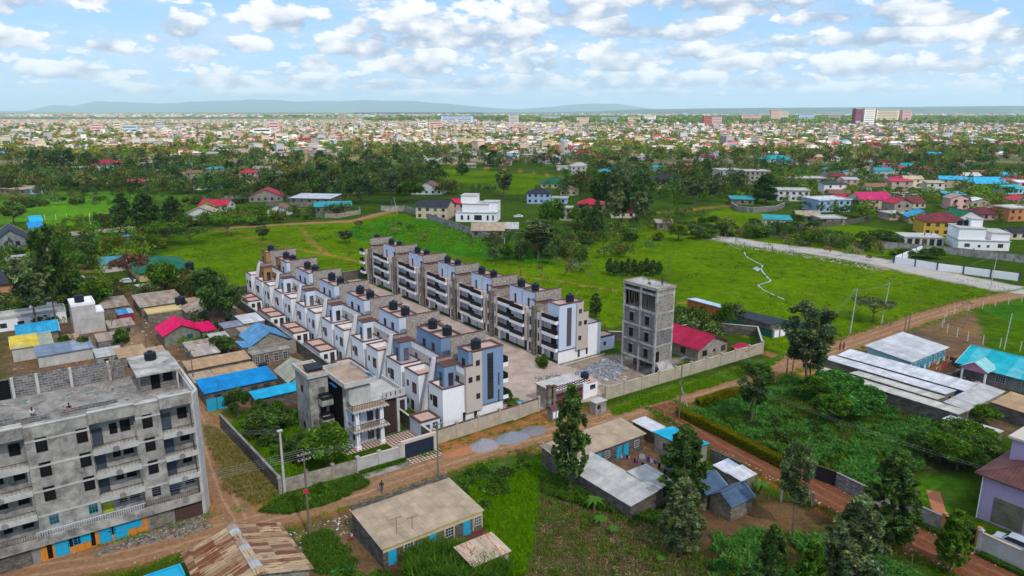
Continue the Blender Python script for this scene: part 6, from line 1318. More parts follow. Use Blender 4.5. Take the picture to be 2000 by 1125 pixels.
# woods beyond, too many to count: merged low-detail crowns
def merged_crowns(name, label, pts, kinds, seed, lm, hs=(7, 13), nl=200, lz=.072):
    rg = np.random.default_rng(seed); proto = []
    for k in range(4):
        sh = 'broad' if k < 2 else 'column'; cl = clump_points(sh, rg); V, F, c = leaves(cl, 1, 1, nl, lz, rg, .45); proto.append((V, c))
    Vs, Cs = [], []
    for i, (x, y) in enumerate(pts):
        V, c = proto[i % 4]; h = rg.uniform(*hs); w_ = h * rg.uniform(.8, 1.3) if i % 4 < 2 else h * .5; a = rg.uniform(0, 6.28); q = V.copy(); X = q[:, 0]*math.cos(a)-q[:, 1]*math.sin(a); Y = q[:, 0]*math.sin(a)+q[:, 1]*math.cos(a)
        Vs.append(np.stack([X*w_+x, Y*w_+y, q[:, 2]*h - .12*h], 1)); Cs.append(c * rg.uniform(.5, 1.75) * np.array([rg.uniform(.75, 1.8), 1, rg.uniform(.7, 1.5)]))
    V = np.concatenate(Vs); return tag(link(bpy.data.objects.new(name, np_mesh(name, V, np.arange(len(V)).reshape(-1, 4), lm, np.concatenate(Cs)))), label, kind='stuff')
def far_points(n, y0, y1, seed, fn=None, spread=.78):
    rg = np.random.default_rng(seed); out = []
    while len(out) < n:
        y = y0 * (y1 / y0) ** rg.uniform(0, 1, 4000); x = rg.uniform(-spread, spread, 4000) * y; k = np.ones(4000, bool) if fn is None else fn(x, y); out += list(zip(x[k], y[k]))
    return out[:n]
dens_ = lambda x, y: vnoise(x / 70, y / 90, 31, 4)
FIELDS = [px((820,325),(1090,345),(1100,368),(1000,380),(840,345)), px((0,395),(230,385),(240,440),(0,440)), px((100,372),(300,378),(480,385),(300,392),(100,388))]
def free(x, y):
    k = np.ones(x.shape, bool)
    for f in FIELDS + [ZONES[0][0], ZONES[2][0]]: k &= ~inside(x, y, f)
    return k
lw = lambda x, y: free(x, y) & ((x / y < .02) | (dens_(x, y) > .0)) & (dens_(x, y) > -.12)
L_belt = M_leaf('belt_foliage', (.072, .122, .026), (.072, .122, .026), .3)
merged_crowns('woodland', 'dark belt of trees between the fields and the town', far_points(1500, 430, 950, 3, lw), None, 5, L_belt, (8, 14))
merged_crowns('woodland', 'scattered trees among the distant town houses', far_points(6400, 800, 2600, 4, lambda x, y: (vnoise(x / 110, y / 200, 33, 4) > -.05 - .25 * (x / y))), None, 6, M_leaf('town_foliage', (.10, .15, .02), (.10, .15, .02), .35), (7, 12), 110, .10)
merged_crowns('woodland', 'long forest belt on the plain behind the town', far_points(5200, 2300, 5200, 7, lambda x, y: (x / y > -.25 + .5 * vnoise(x / 500, y / 500, 9, 2)) & (y > 2500 + 1500 * np.clip(.25 - x / y, 0, 1))), None, 8, M_leaf('forest_foliage', (.08, .15, .015), (.08, .15, .015), .3), (16, 26), 70, .14)

# hedge along the red street, banana plants, crops and grass
def hedge(name, label, pts, wd, h, lm, n, seed=1):
    a = resample(pts, .5); rg = np.random.default_rng(seed); d = np.gradient(a, axis=0); d /= np.linalg.norm(d, axis=1)[:, None]; nn = np.stack([-d[:, 1], d[:, 0]], 1)
    i = rg.integers(0, len(a), n); s = rg.uniform(-1, 1, n); z = rg.uniform(0, 1, n); f = rg.uniform(0, 1, n) < .5; s = np.where(f, np.sign(s) * rg.uniform(.85, 1.08, n), s); z = np.where(f, z, rg.uniform(.9, 1.07, n))
    hz = h * (1 + .16 * vnoise(i * .2, i * 0., seed, 3)); jt = rg.uniform(-.4, .4, n); p = np.stack([a[i, 0] + nn[i, 0]*s*wd/2 + d[i, 0]*jt, a[i, 1] + nn[i, 1]*s*wd/2 + d[i, 1]*jt, z*hz], 1)
    u = rg.normal(size=(n, 3)); u /= np.linalg.norm(u, axis=1)[:, None]; v = np.cross(u, rg.normal(size=(n, 3))); v /= np.linalg.norm(v, axis=1)[:, None]; q = .14
    V = np.stack([p - u*q, p + v*q*.6, p + u*q, p - v*q*.6], 1).reshape(-1, 3); ct = (rg.uniform(.6, 1.3, n) * (1 + .3*vnoise(i*.15, z*2, 4)))[:, None] * np.ones(3)
    o = thing(name, label, 'hedge'); c = link(bpy.data.objects.new('foliage', np_mesh('foliage', V, np.arange(n*4).reshape(-1, 4), lm, ct)), o)
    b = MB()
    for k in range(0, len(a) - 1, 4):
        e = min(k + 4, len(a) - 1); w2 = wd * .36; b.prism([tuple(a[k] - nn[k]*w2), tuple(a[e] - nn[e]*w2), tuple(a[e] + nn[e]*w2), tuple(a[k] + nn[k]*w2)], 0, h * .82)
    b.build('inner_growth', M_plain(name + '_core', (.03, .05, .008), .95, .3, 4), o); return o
L_hedge = M_leaf('golden_hedge', (.17, .165, .003), (.18, .17, .003), .35)
hedge('hedge', 'long clipped yellow-green hedge along the red street', [P(1328, 812), P(1420, 858), P(1532, 915)], 1.3, 1.45, L_hedge, 26000)
hedge('hedge', 'short yellow-green hedge along the main road beside the vegetable garden', [P(1365, 792), P(1440, 770)], 1.1, 1.3, L_hedge, 9000, 3)
hedge('hedge', 'low clipped green border under the garden wall by the arched gate', [grid(PU, -7.2, 0), grid(PU, -6.5, 8), grid(LC, 30, -33)], .6, .45, L_dark, 6000, 4)
hedge('hedge', 'low clipped green border under the purple house front wall', [grid(PU, -7.8, -5), grid(PU, -8.3, -17)], .7, .45, L_mid, 6000, 5)
hedge('hedge', 'thin green border before the villa wall', [grid(VO, -2.6, -7.15), grid(VO, 3.7, -7.3)], .5, .35, L_mid, 2500, 6)
def blades(name, label, poly, n, h, wd, lm, seed, droop=.5, clumps=0, cr=.4, col=None, flat=0, given=None):
    rg = np.random.default_rng(seed); xs = [p[0] for p in poly]; ys = [p[1] for p in poly]; pts = np.zeros((0, 2)) if given is None else np.array(given); m = clumps or n
    while len(pts) < m:
        q = np.stack([rg.uniform(min(xs), max(xs), 3000), rg.uniform(min(ys), max(ys), 3000)], 1); q = q[vnoise(q[:, 0]/3.2, q[:, 1]/3.2, seed + 70, 4) > -.12] if name == 'crops' else q[vnoise(q[:, 0]/14, q[:, 1]/9, seed + 70, 5) > .05] if name == 'field_tufts' else q; pts = np.concatenate([pts, q[inside(q[:, 0] + .8*vnoise(q[:, 0], q[:, 1], 3), q[:, 1], poly)]])
    pts = pts[:m]
    if clumps: ci = rg.integers(0, m, n); base = pts[ci] + rg.normal(size=(n, 2)) * cr * .4
    else: ci = np.arange(n); base = pts
    a = rg.uniform(0, 6.28, n); hh = h * rg.uniform(.5, 1.2, n) * (.7 + .5 * rg.uniform(0, 1, m)[ci]); out = hh * droop * rg.uniform(.3, 1.3, n); dx, dy = np.cos(a), np.sin(a); w_ = wd * rg.uniform(.6, 1.3, n)
    z0 = rg.uniform(0, .12, n) if flat else np.zeros(n); hz = hh * (.12 if flat else 1)
    P0 = np.stack([base[:, 0], base[:, 1], z0], 1); P1 = P0 + np.stack([dx*out*.4, dy*out*.4, hz*.75], 1); P2 = P0 + np.stack([dx*out, dy*out, hz*(.95 if not flat else .6)], 1); s = np.stack([-dy, dx, 0*dx], 1) * w_[:, None]
    V = np.stack([P0 - s*.4, P0 + s*.4, P1 + s, P1 - s, P2 + s*.25, P2 - s*.25], 1).reshape(-1, 3); k = np.arange(n)[:, None] * 6
    F = np.concatenate([k + np.array([0, 1, 2, 3]), k + np.array([3, 2, 4, 5])]); ct = rg.uniform(.6, 1.4, n) * (.75 + .5 * rg.uniform(0, 1, m)[ci]); C = np.stack([ct * rg.uniform(.85, 1.3, n), ct, ct], 1) if col is None else np.array(col)[rg.integers(0, len(col), n)] * ct[:, None]
    return tag(link(bpy.data.objects.new(name, np_mesh(name, V, F, lm, np.concatenate([C, C])))), label, kind='stuff')
garden = px((1340,806),(1420,788),(1545,745),(1620,750),(1840,820),(1860,850),(1780,930),(1690,960),(1560,905))
blades('crops', 'leafy vegetable rows behind the hedge', garden, 52000, .75, .10, L_crop, 2, .9, 5200, .5)
blades('weeds', 'mixed weeds between the vegetable rows', garden, 26000, .6, .05, L_mid, 41, .8, 2400, .6)
blades('crops', 'leafy crops in the lower right plot', px((1380,1050),(1500,1040),(1640,1060),(1800,1130),(1800,1260),(1400,1260)), 26000, .7, .10, L_crop, 3, .9, 2600, .5)
blades('tall_grass', 'bright tall grass strip beside the ditch', px((905,960),(960,930),(1055,905),(1050,960),(1030,1125),(930,1125),(960,1040)), 42000, .5, .035, L_grass, 4, .6, 5000, .6)
blades('grass', 'rough grass in the overgrown walled plot', px((440,830),(560,810),(690,905),(560,945)), 26000, .55, .04, L_grass, 5, .6, 3000, .5)
blades('grass', 'grass verge along the pillared wall by the road', px((1190,800),(1490,706),(1535,692),(1500,722),(1310,780),(1200,812)), 26000, .32, .035, L_grass, 6, .6, 4000, .5)
blades('grass', 'straw-coloured grass along the lane', px((395,830),(430,842),(545,965),(500,985),(440,960)), 14000, .4, .03, M_leaf('straw_grass', (.22, .20, .06), (.22, .2, .06), .3), 7, .7, 2500, .5)
blades('grass', 'green verge under the patched wall by the road', px((500,1000),(560,972),(700,930),(722,945),(640,985),(560,1005)), 22000, .4, .04, L_mid, 8, .6, 2600, .5)
blades('corn_stubble', 'dry flattened maize stalks on the brown field', px((1050,950),(1200,1005),(1310,1020),(1360,1085),(1420,1130),(1400,1250),(1000,1250)), 11000, .8, .025, M_leaf('dry_stalks', (1, 1, 1), (1, 1, 1), .15), 9, 1.0, 2400, 1.1, [(.33,.25,.15),(.20,.14,.08),(.12,.08,.05),(.08,.12,.025)], 1)
blades('weeds', 'patchy green weeds coming up through the brown field', px((1050,950),(1200,1005),(1310,1020),(1360,1085),(1420,1130),(1400,1250),(1000,1250)), 11000, .4, .05, L_mid, 44, .8, 800, .8)
blades('weeds', 'green weeds between the brown field and the grey-roofed row', px((1060,930),(1180,965),(1300,1010),(1280,1025),(1120,985),(1050,960)), 12000, .6, .06, L_mid, 10, .7, 1100, .5)
blades('reeds', 'tall napier grass in front of the tan-roofed row', px((800,1090),(880,1080),(985,1110),(980,1160),(800,1160)), 16000, 1.9, .05, L_mid, 11, .55, 330, .9)
blades('weeds', 'green weeds on the lower verge by the rusty roof', px((590,1050),(640,1035),(700,1100),(640,1125),(600,1110)), 9000, .3, .05, L_mid, 12, .7, 1200, .5)
blades('crops', 'dark green crop rows in the bright field', px((700,432),(780,420),(860,432),(980,470),(1080,505),(900,490),(700,462)), 9000, .4, .16, L_grass, 13, .9, 1300, 1.4)
def both_edges(k, off, jit, n, seed):
    pts, wd = ROADS[k]; a = resample(pts, .6); rg = np.random.default_rng(seed); d = np.gradient(a, axis=0); d /= np.linalg.norm(d, axis=1)[:, None]; i = rg.integers(0, len(a), n); s = np.where(rg.uniform(0, 1, n) < .5, -1, 1) * (wd/2 + off + np.abs(rg.normal(size=n)) * jit) * (1 + .12*vnoise(i*.12, i*0., seed)); return np.stack([a[i, 0] - d[i, 1]*s, a[i, 1] + d[i, 0]*s], 1)
blades('verge_grass', 'ragged grass tufts along both edges of the main dirt road', [(0,0),(1,1)], 26000, .3, .035, L_grass, 31, .7, 2600, .5, given=both_edges('main_road', .2, 1.0, 2600, 32))
blades('verge_grass', 'ragged grass tufts along both edges of the red street', [(0,0),(1,1)], 14000, .3, .035, L_mid, 33, .7, 1400, .5, given=both_edges('side_street', .1, .7, 1400, 34))
blades('field_tufts', 'rougher darker tufts dotted over the bright field', ZONES[0][0], 15000, .32, .12, L_mid, 35, 1.2, 1300, 1.8)
blades('field_tufts', 'paler yellowish tufts dotted over the bright field', ZONES[0][0], 15000, .28, .11, M_leaf('lime_grass', (.17, .25, .01), (.17, .25, .01), .35), 36, 1.2, 2200, 2.2)
def banana(xy, h, label):
    o = thing('banana_plant', label, 'banana plant', xy, 0, 0); b = MB(); b.tube((0, 0, 0), (.05, 0, h * .55), .14, .09, 8); b.build('trunk', m_bark, o)
    for i in range(8):
        a = i * .8 + rr.uniform(-.2, .2); l = MB(); n = 5; pts = []
        for k in range(n + 1): t = k / n; r = h * .55 * t; z = h * .55 + h * .5 * t - h * .62 * t * t * (1 + .2 * (i % 3)); w_ = .26 * math.sin(min(1, t * 1.1 + .12) * math.pi) + .02; pts.append((r, z, w_))
        vs = []
        for r, z, w_ in pts: vs += [(r*math.cos(a)-w_*math.sin(a), r*math.sin(a)+w_*math.cos(a), z), (r*math.cos(a), r*math.sin(a), z + .05), (r*math.cos(a)+w_*math.sin(a), r*math.sin(a)-w_*math.cos(a), z)]
        l.add(vs, [q for k in range(n) for q in ((3*k, 3*k+1, 3*k+4, 3*k+3), (3*k+1, 3*k+2, 3*k+5, 3*k+4))]); l.build('leaf', m_banana, o)
m_banana = M_plain('banana_leaf', (.05, .13, .01), .6, .2, 1, .3, dirt=.1)
banana(P(1160, 1000), 3.0, 'tall banana plant beside the long stone wall'); banana(P(1172, 1030), 2.2, 'middle banana plant at the edge of the brown field'); banana(P(1198, 1045), 1.7, 'smallest banana plant with a yellow leaf, at the brown field'); banana(P(1290, 1100), 1.2, 'low banana plant at the lower field edge')
banana(P(1485, 965), 2.6, 'spiky pale green plant beside the rusty sheets by the cottage')
# ================================================================ HOUSES OF THE MIDDLE DISTANCE AND THE TOWN
m_w = {'maroon': M_plain('town_maroon_render', (.16, .012, .045), .9, .1, .5, .1), 'white': M_plain('town_white', (.62,.61,.60), .9, .1, .5, .1), 'cream': M_plain('town_cream', (.55,.46,.33), .9, .1, .5, .1), 'grey': m_stone_w, 'stone': m_stone, 'pink': M_plain('town_pink', (.55,.33,.32), .9, .1, .5, .1), 'blue': M_plain('town_blue', (.30,.42,.60), .9, .1, .5, .1), 'yellow': M_plain('town_yellow', (.55,.33,.05), .9, .1, .5, .1), 'conc': m_conc_l, 'orange': M_plain('town_orange', (.5,.2,.08), .9, .1, .5, .1), 'brick': M_plain('town_brick', (.33,.09,.06), .9, .1, .5, .1)}
m_r = {'crimson': M_sheet('town_crimson', (.42,.02,.05), 0, pitch=1, panel=(1, 9)), 'magenta': M_sheet('town_magenta', (.50,.025,.13), 0, pitch=1, panel=(1, 9)), 'maroon': M_sheet('town_maroon', (.17,.03,.035), 0, pitch=1), 'charcoal': r_dark, 'green': r_green, 'blue': r_blue2, 'teal': M_sheet('town_teal', (.02,.28,.32), 0, pitch=1, panel=(1, 9)), 'tan': r_tan, 'grey': r_grey, 'white': r_white, 'brown': M_sheet('town_brown', (.20,.10,.06), .1, pitch=.5), 'rust': r_rustg, 'conc': m_conc_l, 'bright': r_blue}
NH = [0]
def mh(px_, py, wpx, label, st=1, roof='hip_x', rm='maroon', wm='white', ang=None, dr=.8, rh=.22, win=True, name='house', cat='house', group=None, hscale=1.0):
    x, y = P(px_, py); dep = y * _c + CAM_H * _s; Wm = wpx * dep / CAM_F; Dm = min(Wm * dr, 16); ang = (rr.uniform(-14, 14) if ang is None else ang); a = R(ang); NH[0] += 1
    o = thing(name, label, cat, (x - Wm/2*math.cos(a), y - Wm/2*math.sin(a)), 0, ang, group); h = 2.95 * st * hscale
    RH = (.45 if roof == 'flat' else rh * (Dm if roof.endswith('_x') else Wm)) if roof[:4] != 'mono' else .8
    roof_part(o, roof, Wm, Dm, h, RH, .5, m_r[rm], m_w[wm])
    if win:
        n = max(2, min(5, int(Wm / 3.2)))
        for s in range(st):
            for i in range(n): opening(o, 'f', Wm * (i + .5) / n, s * 2.95 + .9, 1.3, 1.3, 'slim', Wm, Dm)
    return o
HL = [(207,334,46,'white villa with crimson hipped roof among the dark trees',2,'hip_x','crimson','white'),(147,343,40,'grey stone flat-roofed shell among the left trees',2,'flat','conc','grey'),(297,333,38,'unfinished grey two-storey house behind the left trees',2,'flat','conc','conc'),(357,333,30,'white two-storey flat-roofed house behind the left trees',2,'flat','conc','white'),
 (267,366,34,'low house with long magenta roof at the left field edge',1,'gable_x','magenta','stone'),(397,371,36,'low white house with blue gabled roof behind the hedge',1,'gable_y','blue','white'),(425,370,15,'tiny blue-walled hut beside the blue-gabled house',1,'flat','blue','blue'),(484,353,32,'two-storey house with tiered crimson pagoda roof',2,'hip_x','crimson','pink'),
 (25,379,60,'long pale stone outbuilding at the left edge beyond the field',1,'mono_x','tan','stone'),(61,379,22,'small gate building at the end of the left track',1,'flat','conc','blue'),(416,413,54,'house with crimson cross-gabled roof by the left field',1,'gable_x','crimson','white'),(392,430,58,'low house with dull tan gabled roof by the flat-topped trees',1,'gable_y','tan','white'),
 (519,394,62,'stone house with crimson gabled roof and white gable end',1,'gable_y','crimson','grey'),(605,398,84,'long low stone shed with pale flat roof beside the crimson-gabled house',1,'mono_x','white','stone'),(651,415,70,'low stone row with teal roof near the dirt track bend',1,'mono_x','teal','stone'),(543,421,40,'small house with brown gabled roof near the dirt track',1,'gable_y','brown','white'),
 (833,380,62,'house with red-brown gabled roof and white gable beyond the field wall',1,'gable_y','brown','white'),(843,428,64,'two-storey cream house with charcoal gabled roof by the field wall',2,'gable_x','charcoal','cream'),(888,420,42,'two-storey house with pink-red roof between charcoal and white villas',2,'hip_x','crimson','pink'),
 (953,464,62,'low shed with dusty grey gabled roof at the field wall',1,'gable_x','tan','stone'),(986,460,50,'second low dusty-roofed shed beside the white villa wall',1,'gable_x','grey','stone'),(818,319,76,'long low white-roofed shed in the upper field',1,'mono_x','white','stone'),(915,328,30,'small roofless block hut in the upper green field',1,'flat','conc','grey'),
 (961,322,26,'grey concrete frame house beside the upper track',2,'flat','conc','conc'),(987,323,24,'small two-storey house with slate roof beside the upper track',2,'gable_y','charcoal','pink'),(1083,320,34,'white two-storey house with crimson gabled roof, upper centre',2,'gable_y','crimson','white'),(1142,312,36,'two-storey house with bright crimson hipped roof, upper centre',2,'hip_x','crimson','grey'),
 (1172,315,30,'crimson-roofed house just right of the bright crimson villa',1,'hip_x','crimson','white'),(1098,301,40,'wide maroon-roofed house, upper centre',2,'gable_x','maroon','pink'),(1041,309,16,'grey windowless concrete tower house, upper centre',4,'flat','conc','conc'),(1060,309,18,'low grey block beside the concrete tower house',2,'flat','conc','conc'),
 (1208,337,36,'house with sky-blue hipped roof, upper centre',1,'hip_x','blue','white'),(1181,342,24,'smaller sky-blue-roofed house, upper centre',1,'hip_x','blue','cream'),(1241,359,46,'two-storey white house with charcoal hipped roof',2,'hip_x','charcoal','white'),(1307,370,66,'wide cream bungalow with charcoal multi-hipped roof',2,'hip_x','charcoal','cream'),
 (1085,367,56,'house with dark green hipped roof beyond the field',1,'hip_x','green','cream'),(1052,398,46,'pale blue two-storey house with charcoal hipped roof',2,'hip_x','charcoal','blue'),(1092,398,30,'pale blue flat-roofed wing beside the charcoal-hipped villa',1,'flat','conc','blue'),(1110,382,32,'orange-brown gabled house behind the pale blue villa',1,'gable_y','brown','cream'),
 (1153,410,50,'low house with crimson roof behind the tall clump of trees',1,'hip_x','crimson','stone'),(1217,426,46,'low house with maroon roof and tan yard wall',1,'gable_x','maroon','cream'),(1104,431,22,'narrow grey stone two-storey block behind the bushes',2,'flat','conc','grey'),(1426,357,46,'unfinished three-storey concrete frame house, left one',3,'flat','conc','conc'),(1478,360,46,'unfinished three-storey concrete frame house, right one',3,'flat','conc','grey'),
 (1450,400,42,'low teal-roofed building inside the curved block wall',1,'mono_x','teal','stone'),(1401,309,24,'small white gabled house, upper right of centre',2,'gable_y','charcoal','white'),(1434,304,16,'narrow magenta and white block, upper right of centre',2,'flat','magenta','white'),(1461,298,34,'flat white two-storey house, upper right of centre',2,'flat','conc','white'),(1468,307,24,'green-roofed low hall, upper right of centre',1,'gable_x','green','cream'),
 (1299,449,32,'rusty red sheet roof lying low in the field bushes',1,'mono_x','rust','stone'),(1549,393,58,'white and grey modern two-storey shell with flat roofs',2,'flat','conc','white'),(1519,442,50,'small cream house with teal flat roof at the field edge',1,'mono_x','teal','cream'),(1629,414,70,'pale blue two-storey house with wide balconies',2,'flat','white','blue'),
 (1626,440,48,'grey block-walled building below the pale blue house',1,'flat','conc','grey'),(1579,434,44,'low building with dusty tan gabled roof',1,'gable_x','tan','stone'),(1711,412,66,'pink-cream two-storey house with magenta gabled roof',2,'gable_x','magenta','cream'),(1803,437,54,'grey gabled house with navy roof',1,'gable_y','blue','grey'),(1785,407,50,'house with rust-red gabled roof behind the navy-roofed house',1,'gable_x','maroon','cream'),
 (1893,437,56,'house with bright green gabled roof and white boards',1,'gable_y','green','white'),(1932,430,58,'house with large maroon hipped roof at the right',1,'hip_x','maroon','pink'),(1846,461,80,'yellow two-storey house with red-brown hipped roof',2,'hip_x','maroon','yellow'),(1926,351,62,'white house with broad brown gabled roof, right edge',1,'gable_x','brown','white'),
 (1972,351,34,'light blue-roofed house at the right edge',1,'gable_x','blue','blue'),(1928,367,80,'long orange school block with pale blue roof',1,'gable_x','blue','orange'),(1805,346,50,'white and blue two-storey flat-roofed house',2,'flat','magenta','blue'),(1769,331,30,'crimson-roofed cottage right of the orange house',1,'hip_x','crimson','white'),(1730,331,26,'small white house with orange-red flat roof',2,'flat','crimson','white'),
 (1702,312,26,'cottage with magenta roof, upper right',1,'hip_x','magenta','white'),(1708,293,44,'large brown-walled house with maroon hipped roof, upper right',2,'hip_x','maroon','brick'),(1629,287,28,'magenta-roofed cottage in the upper right trees',1,'gable_x','magenta','cream'),(1722,273,26,'white two-storey house with charcoal roof in dark trees',2,'gable_x','charcoal','white'),(1851,297,22,'pale blue-roofed cottage in dark trees, upper right',1,'hip_x','blue','cream'),
 (1519,317,60,'wide teal-blue roofed bungalow, upper right',1,'hip_x','teal','white'),(1587,299,50,'grey flat-roofed two-storey block, upper right',2,'flat','conc','grey'),(1593,312,24,'orange-walled cottage beside the dark conifer, upper right',1,'gable_x','tan','orange'),(1631,320,20,'narrow white house with steep charcoal roof',2,'gable_y','charcoal','white'),(1981,379,40,'teal-roofed building at the right edge',1,'gable_x','teal','blue'),(1990,468,36,'building with slate-blue roof at the right edge',1,'gable_x','charcoal','cream'),
 (1990,432,50,'peach flat-roofed two-storey house at the right edge',2,'flat','conc','orange'),(1568,357,90,'long row of roofless grey block rooms',1,'flat','conc','grey'),(147,300,14,'small tan house in the left woods',1,'hip_x','tan','cream'),(598,283,30,'brick-red three-storey building at the town edge',3,'flat','crimson','brick'),(575,300,16,'bright blue tarpaulin roof among dark trees',1,'mono_x','bright','blue'),(490,282,30,'maroon-roofed chapel-like house at the town edge',2,'gable_y','maroon','pink'),
 (1130,340,30,'grey two-storey shell beside the upper track',2,'flat','conc','conc'),(1345,330,40,'long low pink-roofed shed, upper centre right',1,'mono_x','magenta','stone'),(1245,318,20,'magenta-roofed cottage right of the twin crimson roofs',1,'hip_x','magenta','white'),(700,378,26,'pink outbuilding seen between trees beyond the field wall',1,'flat','conc','pink'),(635,350,14,'narrow grey two-storey shell by white walls',2,'flat','conc','grey'),(1755,430,40,'low pink wall house beside the magenta villa',1,'flat','conc','pink')]
for a in HL: mh(*a[:4], st=a[4], roof=a[5], rm=a[6], wm=a[7])
# white modern villa behind the field wall
def box_villa(name, label, pos, ang, blocks, wins, mt=m_white, tanks=()):
    o = thing(name, label, 'house', pos, 0, ang)
    for x0, x1, y0, y1, z0, z1 in blocks:
        b = MB(); b.box(x0, x1, y0, y1, z0, z1); b.build('wall', mt, o); b = MB(); b.box(x0-.25, x1+.25, y0-.25, y1+.25, z1+.003, z1+.3); b.build('flat_roof', m_conc_l, o)
    for w_ in wins: opening(o, *w_)
    return o
box_villa('modern_villa', 'bright white stepped modern villa behind the grey field wall', P(890, 433), -8, [(0,19,0,12,0,4.2),(3,15,1,12,4.5,8),(2,9,3,12,8.3,11.6),(12,19,4,12,4.5,8.6)], [('f', 3, 1, 1, 2, 'slim'), ('f', 6, 1, .8, 2, 'slim'), ('f', 10.5, 1, 3.4, 2.2, 'bars'), ('f', 15, 1, .8, 2.2, 'slim'), ('f', 17.5, 1, .8, 2.2, 'slim')], m_white)
box_villa('modern_villa', 'white flat-roofed villa with purple fascia and dark roof tanks, right', P(1870, 487), -12, [(0,17,0,12,0,3.4),(0,9,1,12,3.7,7.6),(5,9,5,10,7.9,10.6),(11,17,1,12,3.7,6.2)], [('f', 3, 1.1, 1.6, 1.2), ('f', 7, 1.1, .7, .8), ('f', 10, 1.1, .7, .8), ('f', 14, 1.2, 1.6, 1.3), ('r', 3, 1, 1.2, 1.3, 'bars', 17, 12)], m_white)
for i in range(3): tank(grid(P(1870, 487), 2.5 + i * 2.3, 8, -12), 7.9, f'black tank on the white villa with purple fascia, {["left","middle","right"][i]} of three', 1.0, 2.0, group='tanks on the white villa')
box_villa('unfinished_house', 'single-storey unfinished concrete house with timber props and open slab', P(1765, 478), -10, [(0,14,0,10,0,2.9)], [('f', 2+i*2.6, .1, 1.6, 2.3, 'slim') for i in range(5)], m_conc_l)
ring_wall('field_wall', 'long dark grey wall along the bright field below the white villa', [P(745, 412), P(790, 412), P(870, 440), P(930, 462), P(985, 480)], 2.6, m_conc, m_conc_d, pillars=9)
ring_wall('field_wall', 'grey compound wall behind the white-panelled plot wall', [P(1712, 484), P(1850, 496), P(2060, 520)], 2.5, m_conc, m_conc_d, pillars=8)
ring_wall('plot_wall', 'white plot wall with dark purple pillars beside the gravel road', [P(1800, 492), P(1746, 514), P(1830, 528), P(1990, 549)], 2.3, m_white, None, .25, pillars=6.5, pillar_mat=M_plain('purple_pillar', (.07,.05,.10)))
ring_wall('curved_wall', 'curved grey block wall round the teal-roofed building', [P(1428, 405), P(1440, 413), P(1470, 416), P(1515, 412), P(1532, 405)], 2.6, m_block_l, m_conc_l)
ring_wall('block_wall', 'long grey block wall crossing the left green fields', [P(395, 392), P(500, 387), P(620, 392)], 2.2, m_conc, None)
ring_wall('block_wall', 'pale boundary wall in front of the upper houses, centre', [P(600, 352), P(660, 348), P(690, 360)], 2.4, m_white, None)
ring_wall('block_wall', 'long grey wall beyond the orchard, upper right', [P(1600, 345), P(1700, 352), P(1840, 362), P(1900, 372)], 2.6, m_conc, None)
ring_wall('block_wall', 'dark wall of the compound below the magenta-roofed villa', [P(1560, 448), P(1660, 438), P(1700, 430)], 2.2, m_stone_d, None)
ring_wall('yard_wall', 'stone yard wall round the long pale-roofed shed', [P(520, 402), P(560, 405), P(640, 402), P(648, 392)], 2.4, m_stone, None)
ring_wall('yard_wall', 'stone yard wall at the dirt track bend', [P(600, 424), P(660, 426), P(704, 418), P(702, 412)], 2.2, m_stone_w, None)
# more outlying houses filled in along the known neighbourhoods
RC = {'maroon': 'maroon', 'crimson': 'crimson', 'magenta': 'magenta', 'charcoal': 'charcoal', 'blue': 'sky-blue', 'teal': 'teal', 'tan': 'dull tan', 'grey': 'grey tin', 'white': 'bright tin', 'brown': 'brown', 'rust': 'rusty', 'conc': 'bare concrete', 'green': 'green'}
def where(x, y):
    p = 1000 + CAM_F * x / (y * _c + CAM_H * _s)
    return ('far left' if p < 300 else 'left' if p < 650 else 'left of centre' if p < 1000 else 'right of centre' if p < 1350 else 'right' if p < 1700 else 'far right')
used = {}
taken = [P(a[0], a[1]) for a in HL]
def fill(poly, n, st=(1, 1, 2), roofs=None, wp=(9, 15)):
    k = 0; t = 0
    while k < n and t < n * 30:
        t += 1; x, y = spot(poly)
        if min(math.hypot(x - a, y - b) for a, b in taken) < 15: continue
        taken.append((x, y)); k += 1; dep = y * _c + CAM_H * _s; s = rr.choice(st); rm = rr.choice(roofs or ['maroon', 'crimson', 'charcoal', 'blue', 'tan', 'grey', 'white', 'brown', 'rust', 'teal', 'conc', 'magenta']); wm = rr.choice(['white', 'cream', 'grey', 'stone', 'conc', 'pink', 'white']); rf = 'flat' if rm == 'conc' else rr.choice(['gable_x', 'hip_x', 'gable_y', 'mono_x'])
        b_ = (x / dep * CAM_F + 1000, HORIZON + 1); o_ = rr.uniform(*wp)
        xx, yy = x, y; NH[0] += 1; o = thing('house', 'h', 'house', (x, y), 0, rr.uniform(-16, 16), 'outlying houses'); D_m = rr.uniform(7, 10); h = 2.9 * s
        roof_part(o, rf, o_, D_m, h, .45 if rf == 'flat' else .8 if rf[:4] == 'mono' else 1.9, .5, m_r[rm], m_w[wm])
        if y < 520:
            for q in range(2 * s): opening(o, 'f', o_ * (.28 + .44 * (q % 2)), (q // 2) * 2.9 + .9, 1.3, 1.3, 'slim', o_, D_m)
        o['label'] = f"{'two-storey' if s > 1 else 'low'} house with {RC[rm]} roof, {where(x, y)}, {'beyond the fields' if y < 520 else 'among trees before the town' if y < 700 else 'at the town edge'}"
fill(px((1620,335),(1990,335),(1990,445),(1730,440),(1560,400),(1500,370)), 34)
fill(px((1000,302),(1500,302),(1500,345),(1120,342),(1000,325)), 26)
fill(px((1500,290),(1990,290),(1990,335),(1500,335)), 26)
fill(px((300,345),(700,340),(720,372),(430,376),(300,370)), 14)
fill(px((560,285),(1000,288),(1000,312),(600,305)), 22, roofs=['crimson', 'maroon', 'blue', 'tan', 'rust', 'teal', 'grey'])
